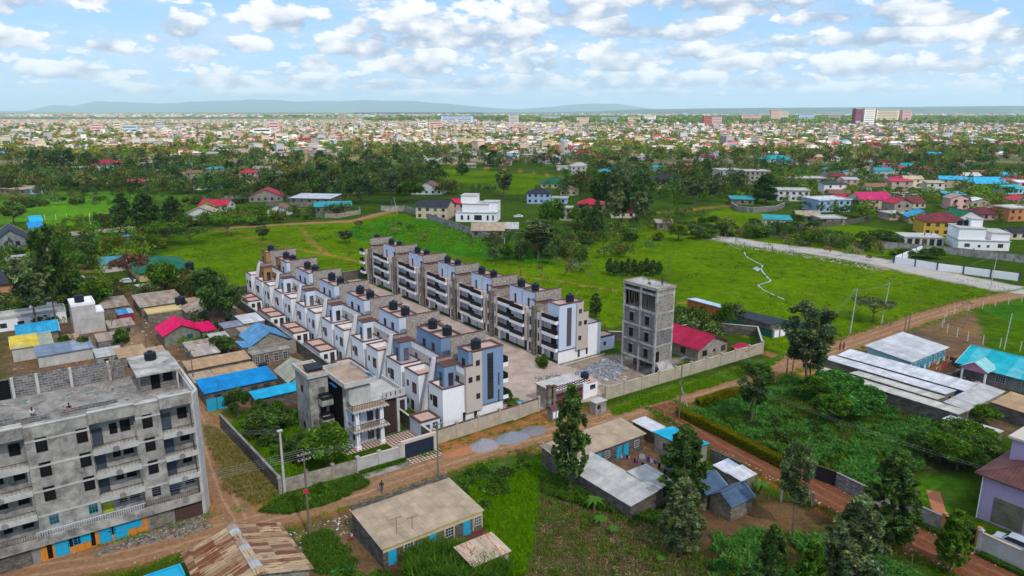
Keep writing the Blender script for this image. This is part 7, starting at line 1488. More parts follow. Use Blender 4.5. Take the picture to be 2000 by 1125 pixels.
fill(px((0,282),(560,282),(560,300),(0,300)), 14)
print('houses', NH[0], 'trees', NT_[0])

# the town itself: thousands of houses in one object
def town(name, label, pts, seed, small=(7, 13), tall=.10):
    rg = np.random.default_rng(seed); n = len(pts); p = np.array(pts); w_ = rg.uniform(*small, n); d = w_ * rg.uniform(.6, 1.0, n); st = np.where(rg.uniform(0, 1, n) < tall, rg.integers(3, 6, n), rg.integers(1, 3, n)); h = st * 3.0; th = rg.uniform(-.5, .5, n) + .6 * (rg.uniform(0, 1, n) < .4)
    rh = np.where(st > 2, .05, w_ * .14); c, s = np.cos(th)[:, None], np.sin(th)[:, None]
    bx_ = np.array([(-1,-1),(1,-1),(1,1),(-1,1)])
    X = bx_[None, :, 0] * w_[:, None] / 2; Y = bx_[None, :, 1] * d[:, None] / 2
    def rot(X, Y, Z): return np.stack([X*c - Y*s + p[:, :1], X*s + Y*c + p[:, 1:], np.broadcast_to(Z, X.shape)], 2)
    B0 = rot(X, Y, 0 * X); B1 = rot(X, Y, h[:, None]); E = rot(X*1.1, Y*1.1, h[:, None] + .02); Rg = rot(np.stack([-w_*.42, w_*.42], 1) * np.where(rg.uniform(0, 1, n) < .5, 1, .3)[:, None], 0 * np.ones((n, 2)), (h + rh)[:, None])
    # window bands standing slightly proud of the front
    zb = np.stack([h * .35, h * .35, h * .6, h * .6], 1); Wn = rot(np.stack([-w_*.36, w_*.36, w_*.36, -w_*.36], 1), (-d/2 - .06)[:, None] * np.ones((1, 4)), zb)
    V = np.concatenate([B0, B1, E, Rg, Wn], 1).reshape(-1, 3); f = np.array([(0,1,5,4),(1,2,6,5),(2,3,7,6),(3,0,4,7),(8,9,13,12),(10,11,12,13),(11,8,12,12),(9,10,13,13),(14,15,16,17)])
    F = (f[None] + (np.arange(n) * 18)[:, None, None]).reshape(-1, 4)
    wc = .78 * np.array([(.62,.58,.52),(.66,.64,.62),(.55,.43,.32),(.58,.40,.36),(.42,.40,.38),(.50,.45,.36),(.66,.55,.33),(.5,.5,.52)])[rg.integers(0, 8, n)] * rg.uniform(.75, 1.15, (n, 1))
    rc = np.array([(.36,.05,.05),(.26,.045,.045),(.48,.10,.08),(.45,.42,.40),(.60,.58,.58),(.36,.25,.18),(.12,.12,.15),(.10,.25,.42),(.35,.30,.28),(.50,.45,.40),(.44,.20,.10),(.55,.50,.46)])[rg.integers(0, 12, n)]
    rc = rc * .85; rc = np.where((st > 2)[:, None], (.45, .42, .39), rc); C = np.stack([wc, wc, wc, wc, rc, rc, wc, wc, wc * .22], 1).reshape(-1, 3)
    me = bpy.data.meshes.new(name); fl = [tuple(dict.fromkeys(q)) for q in F.tolist()]; me.from_pydata(V.tolist(), [], fl); me.materials.append(m_town)
    at = me.color_attributes.new('col', 'FLOAT_COLOR', 'CORNER'); cc = np.repeat(C, [len(q) for q in fl], 0); at.data.foreach_set('color', np.concatenate([cc, np.ones((len(cc), 1))], 1).astype(np.float32).ravel())
    return tag(link(bpy.data.objects.new(name, me)), label, kind='stuff')
m_town = M_col('town_paint', .85, .15, .3)
town('distant_town', 'dense pale distant town of countless small houses', far_points(4000, 760, 3600, 12, lambda x, y: (vnoise(x / 150, y / 260, 41, 3) > -.25 + .55 * (x / y > .35) * (y < 1400) + (y < 900) * (x / y > -.2) * .5) & ((y > 1000) | (x / y < .5))), 3)
town('distant_town', 'sparser houses among trees on the upper right', far_points(900, 950, 2200, 14, lambda x, y: (x / y > -.02)), 5, (9, 16), .05)
town('far_settlement', 'tiny pale buildings sprinkled over the far plateau', [(x, y) for x, y in far_points(1500, 5200, 8800, 15, lambda x, y: x / y > -.7)], 6, (14, 40), .2)
# tall buildings standing out of the town
TB = [(1675,243,212,13,'maroon','dark maroon tower block, leftmost of the tall cluster'),(1697,243,212,22,'white','bright white tower block beside the maroon one'),(1731,240,215,42,'cream','wide tan slab block behind the white tower'),(1770,240,216,18,'pink','pink-banded tower block at the right of the tall cluster'),
 (1514,237,215,18,'pink','brown-pink tall block, upper right of centre'),(1531,236,218,14,'cream','narrow pale tower beside the brown-pink block'),(1574,237,223,28,'blue','pale teal mid-rise slab'),(1628,237,224,22,'grey','grey and white mid-rise slab'),(1466,238,225,36,'pink','long red-roofed pink slab block'),
 (667,235,221,14,'grey','lone grey tower above the left town'),(893,236,227,62,'blue','row of grey-blue slab blocks, centre'),(1003,240,225,18,'conc','grey stepped tower, centre'),(1075,236,227,36,'blue','dark grey-blue slab, centre'),(1138,240,230,24,'cream','cream curved block, centre'),(1190,239,230,30,'blue','pale blue office slab, centre'),
 (1238,240,229,24,'cream','cream slab left of the white tower'),(1270,240,226,22,'white','white and blue tower, centre right'),(1295,240,232,14,'cream','short cream block, centre right'),(1382,246,226,16,'brick','dark framed tower under construction'),(1400,243,229,18,'pink','pink-white block beside the framed tower'),
 (188,256,243,22,'pink','tan five-storey block in the left town'),(230,256,239,12,'cream','tall tan block in the left town'),(253,256,246,28,'blue','wide block with cyan roof in the left town'),(310,248,238,11,'blue','lilac tower in the left town'),(535,253,240,18,'pink','pink mid-rise block left of centre'),(512,265,252,34,'white','white apartment blocks left of centre'),(825,248,238,16,'white','white block, left of centre'),(852,250,240,26,'pink','pink slab, left of centre')]
for (x_, b_, t_, w_, mt, lab) in TB:
    X, Y = P(x_, b_ + 2); dep = Y * _c + CAM_H * _s; Wm = w_ * dep / CAM_F; H = max(8, height_at(x_, b_ + 2, t_)); o = thing('tower_block', lab, 'apartment block', (X - Wm/2, Y), 0, rr.uniform(-8, 8)); D_m = min(Wm, 20)
    b = MB(); b.box(0, Wm, 0, D_m, 0, H); b.build('wall', m_w[mt], o); b = MB(); b.box(-.3, Wm+.3, -.3, D_m+.3, H+.01, H+1); b.build('roof', m_conc_l, o)
    nf = max(2, min(9, int(H / 5)))
    for i in range(nf): z = H * (i + .45) / nf; b = MB(); b.box(Wm*.06, Wm*.94, -.25, -.02, z, z + H/nf*.35); b.build('window_band', m_glass, o)

# ---- thickets and tree masses between the outlying houses
T_ = np.array(taken)
def clear_of(x, y, r):
    k = np.ones(x.shape, bool)
    for a, b_ in T_: k &= np.hypot(x - a, y - b_ - 2) > r
    return k
def mid_free(x, y): return free(x, y) & clear_of(x, y, 10)
PLOT = px((380,470),(480,440),(700,432),(760,415),(860,430),(1010,480),(1150,470))
def region(poly): return lambda x, y: inside(x, y, poly) & mid_free(x, y)
def pts_in(polys, n, seed, test=mid_free):
    rg = np.random.default_rng(seed); out = []
    for poly, share in polys:
        xs = [p[0] for p in poly]; ys = [p[1] for p in poly]; m = int(n * share); o_ = []
        while len(o_) < m:
            x, y = rg.uniform(min(xs), max(xs), 2000), rg.uniform(min(ys), max(ys), 2000); k = inside(x, y, poly) & test(x, y); o_ += list(zip(x[k], y[k]))
        out += o_[:m]
    return out
A1 = px((0,345),(700,345),(760,372),(700,392),(480,380),(0,372)); A2 = px((1000,345),(1500,335),(2000,345),(2000,440),(1760,445),(1500,400),(1300,400),(1050,380)); A3 = px((180,425),(480,415),(560,438),(440,450),(340,480),(300,520),(120,560),(0,540),(0,470),(160,440))
merged_crowns('woodland', 'dark trees filling the gaps between the outlying houses, left', pts_in([(A1, 1)], 460, 51), None, 52, L_dark, (6, 11))
merged_crowns('woodland', 'mixed trees filling the gaps between the outlying houses, right', pts_in([(A2, 1)], 620, 53), None, 54, L_mid, (4, 9))
merged_crowns('thicket', 'dense hedgerows and bushes around the left quarter', pts_in([(A3, 1)], 210, 55), None, 56, L_mid, (4, 8.5))
def along(pts, w_, n, seed):
    rg = np.random.default_rng(seed); a = resample(pts, 1.0); i = rg.integers(0, len(a), n); return [(a[k, 0] + rg.normal() * w_, a[k, 1] + rg.normal() * w_) for k in i]
B1 = along([P(1310,448), P(1360,455), P(1420,462)], 4, 46, 61) + along([P(1440,450), P(1560,470), P(1700,492)], 3.5, 80, 62) + along([P(1040,485), P(1110,505), P(1200,500)], 4.5, 60, 63) + along([P(985,478), P(1060,480), P(1180,470)], 5, 60, 64)
B1 += along([P(180,440), P(350,445), P(520,430), P(690,418)], 2.5, 90, 65) + along([P(0,402), P(300,398), P(620,386)], 3, 80, 66) + along([P(0,386), P(380,378)], 3, 40, 67) + along([P(600,370), P(820,372), P(1000,378)], 5, 60, 68) + along([P(1500,355), P(1640,375), P(1850,395)], 6, 60, 69)
B1 += along([P(380,560), P(430,600), P(450,640)], 4, 30, 70) + along([P(0,620), P(120,600), P(200,590)], 4, 40, 71) + along([P(1330,640), P(1400,655)], 3, 16, 72) + along([P(1190,470), P(1260,440), P(1340,420)], 5, 30, 73)
merged_crowns('thicket', 'dark hedgerows and thickets crossing the green fields', B1, None, 74, L_dark, (3.6, 7.0))
merged_crowns('thicket', 'paler bushes scattered along the field borders', along([P(1300,452), P(1500,470), P(1700,500)], 5, 50, 75) + along([P(700,440), P(900,470), P(1000,500)], 6, 26, 76) + along([P(1180,530), P(1080,530)], 6, 16, 77), None, 78, L_grey, (2, 4.5))
merged_crowns('woodland', 'sunlit garden trees among the first town houses', far_points(2600, 700, 1500, 81, lambda x, y: vnoise(x / 60, y / 110, 82, 4) > -.1), None, 83, M_leaf('sunlit_foliage', (.085, .14, .018), (.085, .14, .018), .35), (6, 12))
# ================================================================ POLES, WIRES, VEHICLES, PEOPLE, WASHING
def pole(px_, base, top, label, mat=None, r=.14, bars=1, lean=(0, 0), lamp=False, name='utility_pole', cat='utility pole'):
    x, y = P(px_, base); H = height_at(px_, base, top); o = thing(name, label, cat, (x, y), 0, STREET); b = MB(); b.tube((0, 0, 0), (lean[0], lean[1], H), r, r * .65, 10); b.build('post', mat or m_pole, o)
    for i in range(bars):
        z = H - .25 - i * .7; c = MB(); c.box(-.8, .8, -.16, -.08, z, z + .1); q = c.build('crossarm', m_wood, o)
        for xx in (-.7, -.25, .25, .7): k = MB(); k.lathe([(.05, z + .1), (.06, z + .2), (.02, z + .26)], 8, (xx, -.12)); k.build('insulator', m_framew, q)
    if lamp: c = MB(); c.box(-.35, .35, -.25, .25, H, H + .12); c.build('lamp_head', m_conc_l, o)
    return (x, y, H)
def cable(label, A, B, n=4, sag=.7, spread=.6):
    o = thing('overhead_cable', label, 'cable', (A[0], A[1])); nx, ny = -(B[1]-A[1]), B[0]-A[0]; L = math.hypot(nx, ny); nx, ny = nx / L, ny / L
    for i in range(n):
        s = (i - (n - 1) / 2) * spread; b = MB(); pr = None
        for k in range(15):
            t = k / 14; p = ((B[0]-A[0])*t + nx*s, (B[1]-A[1])*t + ny*s, A[2] + (B[2]-A[2])*t - 4*sag*t*(1-t) - .1)
            if pr: b.tube(pr, p, .011, n=3)
            pr = p
        b.build('wire', m_wire, o)
p1 = pole(557, 968, 842, 'pale concrete street pole with lamp at the lane corner', m_polec, .2, 0, lamp=True, name='street_lamp', cat='street lamp')
p2 = pole(605, 1046, 884, 'dark timber pole with red disc at the road junction', r=.15, bars=2)
o = thing('red_disc', 'round red disc fixed on the dark timber pole', 'sign', (p2[0], p2[1] - .18), p2[2] * .55); b = MB(); b.tube((0, 0, 0), (0, -.05, 0), .32, n=16); b.build('disc', M_plain('red_enamel', (.5, .03, .06)), o)
p3 = pole(856, 932, 826, 'greenish timber pole beside the villa gate', M_plain('green_pole', (.13,.16,.11)), .13)
p4 = pole(1326, 818, 697, 'timber pole at the corner of the clipped hedge', r=.13); p5 = pole(1344, 800, 745, 'pale leaning pole stub at the hedge corner', M_plain('pale_pole', (.45,.42,.30)), .1, 0, (-1.6, .8))
p6 = pole(1536, 733, 687, 'left timber pole of the pair under the big roadside tree', bars=0); p7 = pole(1547, 733, 690, 'right timber pole of the pair under the big roadside tree', bars=0)
p8 = pole(1660, 652, 565, 'tall pale pole at the field edge, left of two', m_polec, .14, 1, (.9, 0)); p9 = pole(1721, 634, 554, 'tall pale pole at the field edge, right of two', m_polec, .14, 1, (1.6, 0))
p10 = pole(1766, 652, 608, 'left rust-brown pole of the twin poles on the dirt road', bars=0, r=.12); p11 = pole(1773, 652, 611, 'right rust-brown pole of the twin poles on the dirt road', bars=0, r=.12)
p12 = pole(1961, 683, 613, 'thin pole in the right-hand green plot', m_polec, .12, 0, (1.0, 0)); p13 = pole(1933, 568, 498, 'pole beside the white plot wall and gravel road', m_polec, .13, 1, (1.2, 0)); p14 = pole(1305, 548, 498, 'thin pole behind the concrete tower', bars=0)
p15 = pole(221, 655, 598, 'thin greenish pole beside the striped shop', bars=0, r=.09); p16 = pole(288, 690, 608, 'thin pole on the yard lane', bars=0, r=.1); p17 = pole(322, 668, 632, 'short pole before the magenta cottage', bars=0, r=.09); p18 = pole(380, 760, 683, 'timber pole beside the bright blue roof', r=.12)
p19 = pole(178, 450, 418, 'pale green pole in the left field', m_polec, .16, 0); p20 = pole(776, 418, 385, 'pale pole at the bend of the field wall', m_polec, .16, 0, (-1.5, 0)); p21 = pole(605, 373, 352, 'thin pole by the white boundary wall', m_polec, .14, 0); p22 = pole(430, 788, 742, 'thin green pole in the overgrown plot', bars=0, r=.08)
p23 = (P(-150, 1000)[0], P(-150, 1000)[1], 8.5)
lft = (-75., 60., 7.5)
cable('bundle of overhead wires running left past the grey block', p2, lft, 5, .8, .55); cable('overhead wires from the junction pole to the villa gate pole', p2, p3, 5, .5, .5); cable('overhead wires from the villa gate pole to the hedge corner pole', p3, p4, 4, 1.3, .3)
cable('wires from the street lamp to the grey block side', p1, (-60., 95., 7), 3, .6, .6); cable('overhead wires along the main road towards the big tree', p4, p7, 3, 1.0, .6); cable('overhead wires over the field to the pale poles', p7, p8, 3, .8, .3); cable('wires between the two pale field poles', p8, p9, 3, .5, .3); cable('wires over the vegetable garden to the purple house', p4, (70., 74., 6.), 2, 1.6, .7); cable('wires from the field pole to the gravel road pole', p9, p13, 2, 1.2, .4)
# fence posts
def posts(label, pts, n, h, mat, group, r=.09):
    a = resample(pts, .5); b = MB(); b.tube((0, 0, 0), (.06, 0, h), r, r * .9, 6); me = b.mesh('fence_post', mat)
    for i in range(n):
        q = a[int(i * (len(a) - 1) / max(1, n - 1))]; o = place('fence_post', me, None, (*q, 0), random.uniform(0, 6)); tag(o, label, 'fence post', group)
m_postw = M_plain('white_post', (.55,.55,.52), .9, .15, 2)
posts('white concrete post of the fence line beside the right green plot', [P(1840, 640), P(1850, 615), P(1995, 590)], 9, 2.0, m_postw, 'white posts right of the dirt road'); posts('white concrete post in the fence between plot and turquoise house', [P(1850, 650), P(1892, 668), P(1925, 675), P(1958, 680), P(1992, 686)], 6, 2.2, m_postw, 'white posts behind the turquoise roof')
posts('pale concrete post crossing the left green field', [P(88, 430), P(220, 424)], 7, 2.6, m_postw, 'pale posts in the left field'); posts('thin timber post along the red street verge', [P(1350, 1020), P(1420, 1010), P(1500, 985)], 4, 1.5, m_pole, 'timber posts by the cottage', .06); posts('thin timber post beside the lower red street', [P(1620, 1010), P(1700, 1060), P(1780, 1110)], 4, 1.5, m_pole, 'timber posts along the lower verge', .06)
# small iron gate on the street
o = thing('iron_gate', 'black barred iron gate standing by the slender street tree', 'gate', P(1528, 980), 0, -20); b = MB(); [b.box(i*.22, i*.22+.04, 0, .04, .1, 1.6) for i in range(16)]; b.box(0, 3.4, -.02, .06, .1, .18).box(0, 3.4, -.02, .06, 1.55, 1.63); b.build('bars', m_black, o); b = MB(); b.box(-.3, 0, -.1, .2, 0, 2.1); b.build('gate_post', m_conc_d, o); b = MB(); b.box(3.45, 3.75, -.1, .2, 0, 2.1); b.build('gate_post', m_conc_d, o)
# water stream lying in the field
m_water, tw, bw = principled('pale_water', .15, .6); tw.put(bw.inputs['Base Color'], (.36, .40, .45))
def stream(name, label, pts, wd, seed):
    q = resample(pts, .8); q = q + np.stack([vnoise(q[:, 1]*.12, q[:, 0]*.1, seed)*2.6, vnoise(q[:, 0]*.1, q[:, 1]*.12, seed+1)*1.8], 1); road(name, label, [tuple(p) for p in q], wd, m_water, .03, wd * .45, .8)
stream('stream', 'thin pale winding stream in the bright field', [P(1422, 475), P(1452, 490), P(1480, 515), P(1483, 524), P(1497, 535), P(1506, 550), P(1478, 556), P(1492, 568), P(1530, 585)], .4, 61)
sheet('pool', 'small pale pool where the stream bends', [P(1478, 520), P(1486, 526), P(1480, 530), P(1470, 524)], .045, m_water)
# people: one skinned body each, clothes as children
m_skin = M_plain('skin', (.10, .05, .03), .6, .1, 5)
def cloth_m(n, c): return M_plain('cloth_' + n, c, .9, .15, 5)
def skinned(name, V, E, Rr, mat, par, root=0):
    me = bpy.data.meshes.new(name); me.from_pydata(V, E, []); me.materials.append(mat); o = link(bpy.data.objects.new(name, me), par); k = o.modifiers.new('skin', 'SKIN'); me.skin_vertices or me.attributes; 
    bpy.context.view_layer.objects.active = o
    if not me.skin_vertices:
        import bmesh; bm = bmesh.new(); bm.from_mesh(me); bm.verts.layers.skin.verify(); bm.to_mesh(me); bm.free()
    for i, r in enumerate(Rr): me.skin_vertices[0].data[i].radius = (r[0], r[1]) if isinstance(r, tuple) else (r, r); 
    me.skin_vertices[0].data[root].use_root = True; s = o.modifiers.new('sub', 'SUBSURF'); s.levels = s.render_levels = 1; return o
def person(label, xy, z, ang, shirt, trou, pose='walk', name='person', hair=(.01, .01, .01)):
    o = thing(name, label, 'person', xy, z, ang); k = 1.0; st = .22 if pose == 'walk' else .03; sq = pose in ('sit', 'squat'); hp = .92 if not sq else .40
    L = [(0,0,hp),(0,.02,hp+.22),(0,.02,hp+.46),(0,.01,hp+.56),(0,-.02,hp+.68),(0,-.02,hp+.80)]
    if sq: kn = [(-.13,-.42,hp+.10),(.13,-.42,hp+.10)]; ft = [(-.13,-.38,.06),(.13,-.38,.06)]; toe = [(-.13,-.55,.03),(.13,-.55,.03)]
    else: kn = [(-.10,-st,.50),(.10,st*.5,.50)]; ft = [(-.11,-st*1.2,.08),(.11,st*1.7,.10)]; toe = [(-.11,-st*1.2-.16,.04),(.11,st*1.7-.16,.05)]
    hpj = [(-.1,0,hp-.04),(.1,0,hp-.04)]; sh = [(-.19,.02,hp+.47),(.19,.02,hp+.47)]; el_ = [(-.25,.06+st*.4,hp+.22),(.25,.0-st*.5,hp+.22)] if not sq else [(-.24,-.16,hp+.28),(.24,-.16,hp+.28)]; ha = [(-.25,-.02+st*.4,hp-.02),(.25,-.2-st*.3,hp+.02)] if not sq else [(-.16,-.40,hp+.22),(.16,-.40,hp+.22)]
    V = L + [hpj[0], kn[0], ft[0], toe[0], hpj[1], kn[1], ft[1], toe[1], sh[0], el_[0], ha[0], sh[1], el_[1], ha[1]]
    E = [(0,1),(1,2),(2,3),(3,4),(4,5),(0,6),(6,7),(7,8),(8,9),(0,10),(10,11),(11,12),(12,13),(2,14),(14,15),(15,16),(2,17),(17,18),(18,19)]
    Rr = [(.14,.10),(.13,.095),(.14,.09),.055,.095,.07,.09,.06,.045,.035,.09,.06,.045,.035,.06,.045,.035,.06,.045,.035]
    skinned('body', V, E, Rr, m_skin, o)
    skinned('shirt', L[:3] + [sh[0], el_[0], sh[1], el_[1]], [(0,1),(1,2),(2,3),(3,4),(2,5),(5,6)], [(.165,.125),(.155,.118),(.16,.11),.078,.062,.078,.062], cloth_m('shirt', shirt), o)
    skinned('trousers', [L[0], hpj[0], kn[0], ft[0], hpj[1], kn[1], ft[1]], [(0,1),(1,2),(2,3),(0,4),(4,5),(5,6)], [(.165,.125),.112,.082,.065,.112,.082,.065], cloth_m('trousers', trou), o)
    b = MB(); b.lathe([(.05, hp+.70), (.105, hp+.76), (.10, hp+.83), (.05, hp+.88)], 10, (0, -.01)); b.build('hair', M_plain('hair', hair, .9), o); return o
person('person in black top and blue jeans walking along the dirt road', P(746, 962), .02, 20, (.012,.012,.015), (.05,.10,.22))
person('person in a pale shirt crouching on the grey block roof', at_apt(-16.3, 7.6), 14.7, 60, (.6,.6,.58), (.10,.10,.14), 'squat'); person('person in a maroon top sitting on the grey block roof', at_apt(-12.6, 6.6), 14.7, 20, (.12,.02,.04), (.08,.02,.04), 'squat')
person('worker in a yellow-green vest on top of the concrete tower', grid((22.3, 134.4), 2.4, -3.2), 17.56, 40, (.45,.60,.03), (.05,.05,.08), 'squat'); person('worker in a dark top at the edge of the concrete tower roof', grid((22.3, 134.4), 4.2, -5.0), 17.56, 120, (.12,.05,.05), (.08,.07,.07), 'stand')
person('person in a pale shirt sitting against the tan-roofed row wall', P(688, 1055), .05, -70, (.55,.60,.70), (.35,.06,.04), 'sit'); person('person in a reddish top walking in the bright field', P(1017, 538), .02, 200, (.35,.08,.05), (.06,.05,.05)); person('person in white walking on the yard lane', P(251, 651), .02, 30, (.6,.6,.6), (.05,.06,.1))
person('person in a crimson top standing on the road, left of two', P(1640, 684), .02, 20, (.4,.03,.06), (.05,.05,.06), 'stand'); person('person in a crimson top standing on the road, right of two', P(1647, 683), .02, 0, (.45,.04,.08), (.1,.05,.06), 'stand')
person('person in a red top at the end of the gravel road', P(1508, 490), .02, 0, (.4,.05,.05), (.04,.04,.05)); person('worker in a green vest on the unfinished house roof', grid(P(1765, 478), 8, 3, -10), 3.25, 0, (.3,.6,.05), (.05,.05,.08), 'stand'); person('worker in a red top on the unfinished house roof', grid(P(1765, 478), 11, 5, -10), 3.25, 0, (.5,.05,.05), (.05,.05,.08), 'stand')
# vehicles
def car(label, xy, ang, col, suv=False, z=.03):
    o = thing('parked_car', label, 'car', xy, z, ang); m, t, b_ = principled('car_paint', .25, .6); t.put(b_.inputs['Base Color'], col); H = 1.65 if suv else 1.42
    pr = [(-2.15,.35),(-2.2,.62),(-2.1,.88),(-1.25,1.0),(-.65,H-.06),(.0,H),(1.2,H-.03),(1.85,1.05),(2.15,.98),(2.2,.6),(2.12,.32)]; n = len(pr); b = MB(); V = []
    for y, s in ((-.82, 1), (-.70, 1.0), (.70, 1.0), (.82, 1)):
        for x, z_ in pr: V.append((x, y * (1 if z_ < 1.02 else (.84 if abs(y) > .75 else .9)), z_ if abs(y) < .75 or z_ < 1.02 else z_ - .08))
    F = [(k*n+i, k*n+i+1, (k+1)*n+i+1, (k+1)*n+i) for k in range(3) for i in range(n-1)] + [tuple(range(n)), tuple(range(4*n-1, 3*n-1, -1))] + [(k*n, (k+1)*n, (k+1)*n+n-1, k*n+n-1) for k in range(3)]
    b.add(V, F); b.build('body', m, o)
    b = MB(); b.slab([(-1.2,-.6,1.05),(-1.2,.6,1.05),(-.68,.55,H-.03),(-.68,-.55,H-.03)], -.02); b.build('windscreen', m_glass, o); b = MB(); b.slab([(1.78,.58,1.12),(1.78,-.58,1.12),(1.25,-.55,H-.02),(1.25,.55,H-.02)], -.02); b.build('rear_window', m_glass, o)
    for s in (-1, 1): b = MB(); y = s * .775; b.add([(-1.05,s*.80,1.06),(1.6,s*.80,1.06),(1.15,s*.715,H-.12),(-.58,s*.715,H-.12),(-1.05,s*.70,1.06),(1.6,s*.70,1.06),(1.15,s*.6,H-.12),(-.58,s*.6,H-.12)], [(0,1,2,3),(7,6,5,4),(0,4,5,1),(2,6,7,3)]); b.build('side_windows', m_glass, o)
    for x in (-1.35, 1.35):
        for s in (-1, 1): b = MB(); b.tube((x, s*.66, .32), (x, s*.86, .32), .33, n=16); q = b.build('wheel', m_black, o); b = MB(); b.tube((x, s*.862, .32), (x, s*.875, .32), .19, n=12); b.build('rim', m_framew, q)
    for s in (-1, 1): b = MB(); b.box(-2.19, -2.08, s*.62-.16, s*.62+.16, .66, .82); b.build('headlight', m_framew, o)
car('silver car parked half under the rusty roof edge at the bottom', grid(RR, -8.2, 5.5), STREET + 90, (.45,.50,.60)); car('silver hatchback parked under the bare brown tree', P(250, 553), 200, (.5,.52,.55)); car('silver estate car behind the grey front wall of the purple house', grid(PU, -3.0, -6.5), STREET - 90, (.42,.46,.52), True)
car('white car parked on the dusty lot behind the tall trees', P(1012, 425), 10, (.6,.6,.6))
# washing lines
def washing(label, A, B, z, n, cols, seed):
    q = random.Random(seed); o = thing('washing_line', label, 'washing line', A, 0, math.degrees(math.atan2(B[1]-A[1], B[0]-A[0]))); L = math.hypot(B[0]-A[0], B[1]-A[1]); b = MB(); b.tube((0, 0, z), (L, 0, z), .02, n=4).tube((0, 0, 0), (0, 0, z), .04, n=6).tube((L, 0, 0), (L, 0, z), .04, n=6); b.build('line', m_pole, o)
    for i in range(n):
        x = .25 + (L - .6) * i / n; w_, h = q.uniform(.35, .75) * min(1, L/n*1.2), q.uniform(.5, 1.1); b = MB(); vs = []
        for j in range(4): t = j / 3; yo = .06 * math.sin(j * 2.1 + i); vs += [(x, yo, z - h*t), (x + w_*.5, yo*.3 + .03, z - h*t), (x + w_*(1 - .1*t), -yo, z - h*t + .03)]
        b.add(vs, [f for j in range(3) for f in ((3*j, 3*j+1, 3*j+4, 3*j+3), (3*j+1, 3*j+2, 3*j+5, 3*j+4))]); b.build('garment', q.choice(cols), o)
CL = [cloth_m('pink', (.55,.08,.25)), cloth_m('white', (.65,.65,.68)), cloth_m('blue', (.04,.08,.35)), cloth_m('navy', (.02,.02,.06)), cloth_m('red', (.45,.03,.05)), cloth_m('purple', (.18,.05,.3)), cloth_m('yellow', (.6,.5,.08)), cloth_m('green', (.05,.3,.2))]
washing('washing line of pink, blue and white clothes in the L-shaped yard, longest', grid(LC, 9.4, -6.5), grid(LC, 9.8, -13.2), 2.1, 13, CL, 1); washing('shorter washing line with white clothes in the L-shaped yard', grid(LC, 11.6, -8), grid(LC, 11.4, -13), 2.1, 6, CL[1:4], 2)
washing('washing line of dark and bright clothes before the turquoise doors', grid(BG, 1, -11), grid(BG, 14, -10.6), 2.0, 18, CL, 3); washing('second washing line of bright clothes behind the tin roofs', grid(BG, 3, -12.6), grid(BG, 13, -12.4), 2.0, 12, CL, 4); washing('purple and white cloths hung along the tan-roofed row fence', grid(TR, -.5, -4.5), grid(TR, 7, -4.2), 1.0, 12, [CL[5], CL[1], CL[6]], 5)
washing('clothes hung in the small yard beside the magenta cottage', grid(G0, -37, 66), grid(G0, -32, 66), 2.0, 8, CL, 6)
tank(grid(LC, 13.2, -12.6), .1, 'low black tank in the L-shaped yard', 1.0, 1.1, group=None); tank(P(1015, 793), .1, 'teal covered drum in the courtyard by the compound wall', .7, .9, M_plain('teal_cover', (.02,.25,.32)), None, 'covered_drum'); tank(grid(TL, -2.4, 4.6), .05, 'blue barrel beside the porch of the turquoise-roofed bungalow', .4, .9, m_tankblue, None, 'barrel'); tank(grid(G0, -26, 45.6), .1, 'black drum before the white doors', .8, 1.2, group=None)
# small palms and hedges in the courtyard
tree(grid(O2, -4, -.5), 3.2, 1.8, 'column', L_mid, 'small conical shrub in the courtyard, nearest the right terrace', name='conifer_shrub', cat='shrub'); tree(grid(G0, 3.2, 3), 2.8, 1.8, 'column', L_mid, 'small conical shrub in the courtyard by the left terrace balconies', name='conifer_shrub', cat='shrub'); hedge('hedge', 'low yellow-green hedge at the foot of the right terrace', [grid(O2, -3.6, .5), grid(O2, -2.2, 3.5)], 1.2, .8, L_lime, 2600, 8); hedge('hedge', 'low yellow-green hedge at the foot of the left terrace balconies', [grid(G0, 2.6, 1.0), grid(G0, 4.4, 2.2)], 1.0, .8, L_lime, 2000, 9)
# roof clutter on the grey block
scatter_blocks('building_debris', 'loose blocks, planks and dust heaps on the grey block roof', [at_apt(-24, 7), at_apt(-24, 15), at_apt(-6, 15), at_apt(-1, 8), at_apt(-1, 4), at_apt(-6.5, 3)], 120, .06, .26, [(.26,.24,.23),(.16,.15,.14),(.33,.31,.28),(.03,.2,.13),(.22,.15,.1)], 21, .3, 14.72)
scatter_blocks('yard_clutter', 'assorted household clutter in the left quarter yards', [grid(G0, -52, 70), grid(G0, -52, 84), grid(G0, -40, 70), grid(G0, -30, 62), grid(G0, -27, 66)], 200, .1, .4, [(.4,.38,.36),(.1,.1,.12),(.5,.5,.52),(.3,.1,.06),(.05,.15,.3)], 22, .7)
scatter_blocks('yard_clutter', 'assorted household clutter in the yards below the washing lines', [grid(BG, 2, -16), grid(BG, 15, -12), grid(BG, 15, -16), grid(BG, 4, -20)], 160, .1, .45, [(.3,.25,.2),(.35,.15,.06),(.1,.1,.12),(.5,.5,.52)], 23, 1.2)

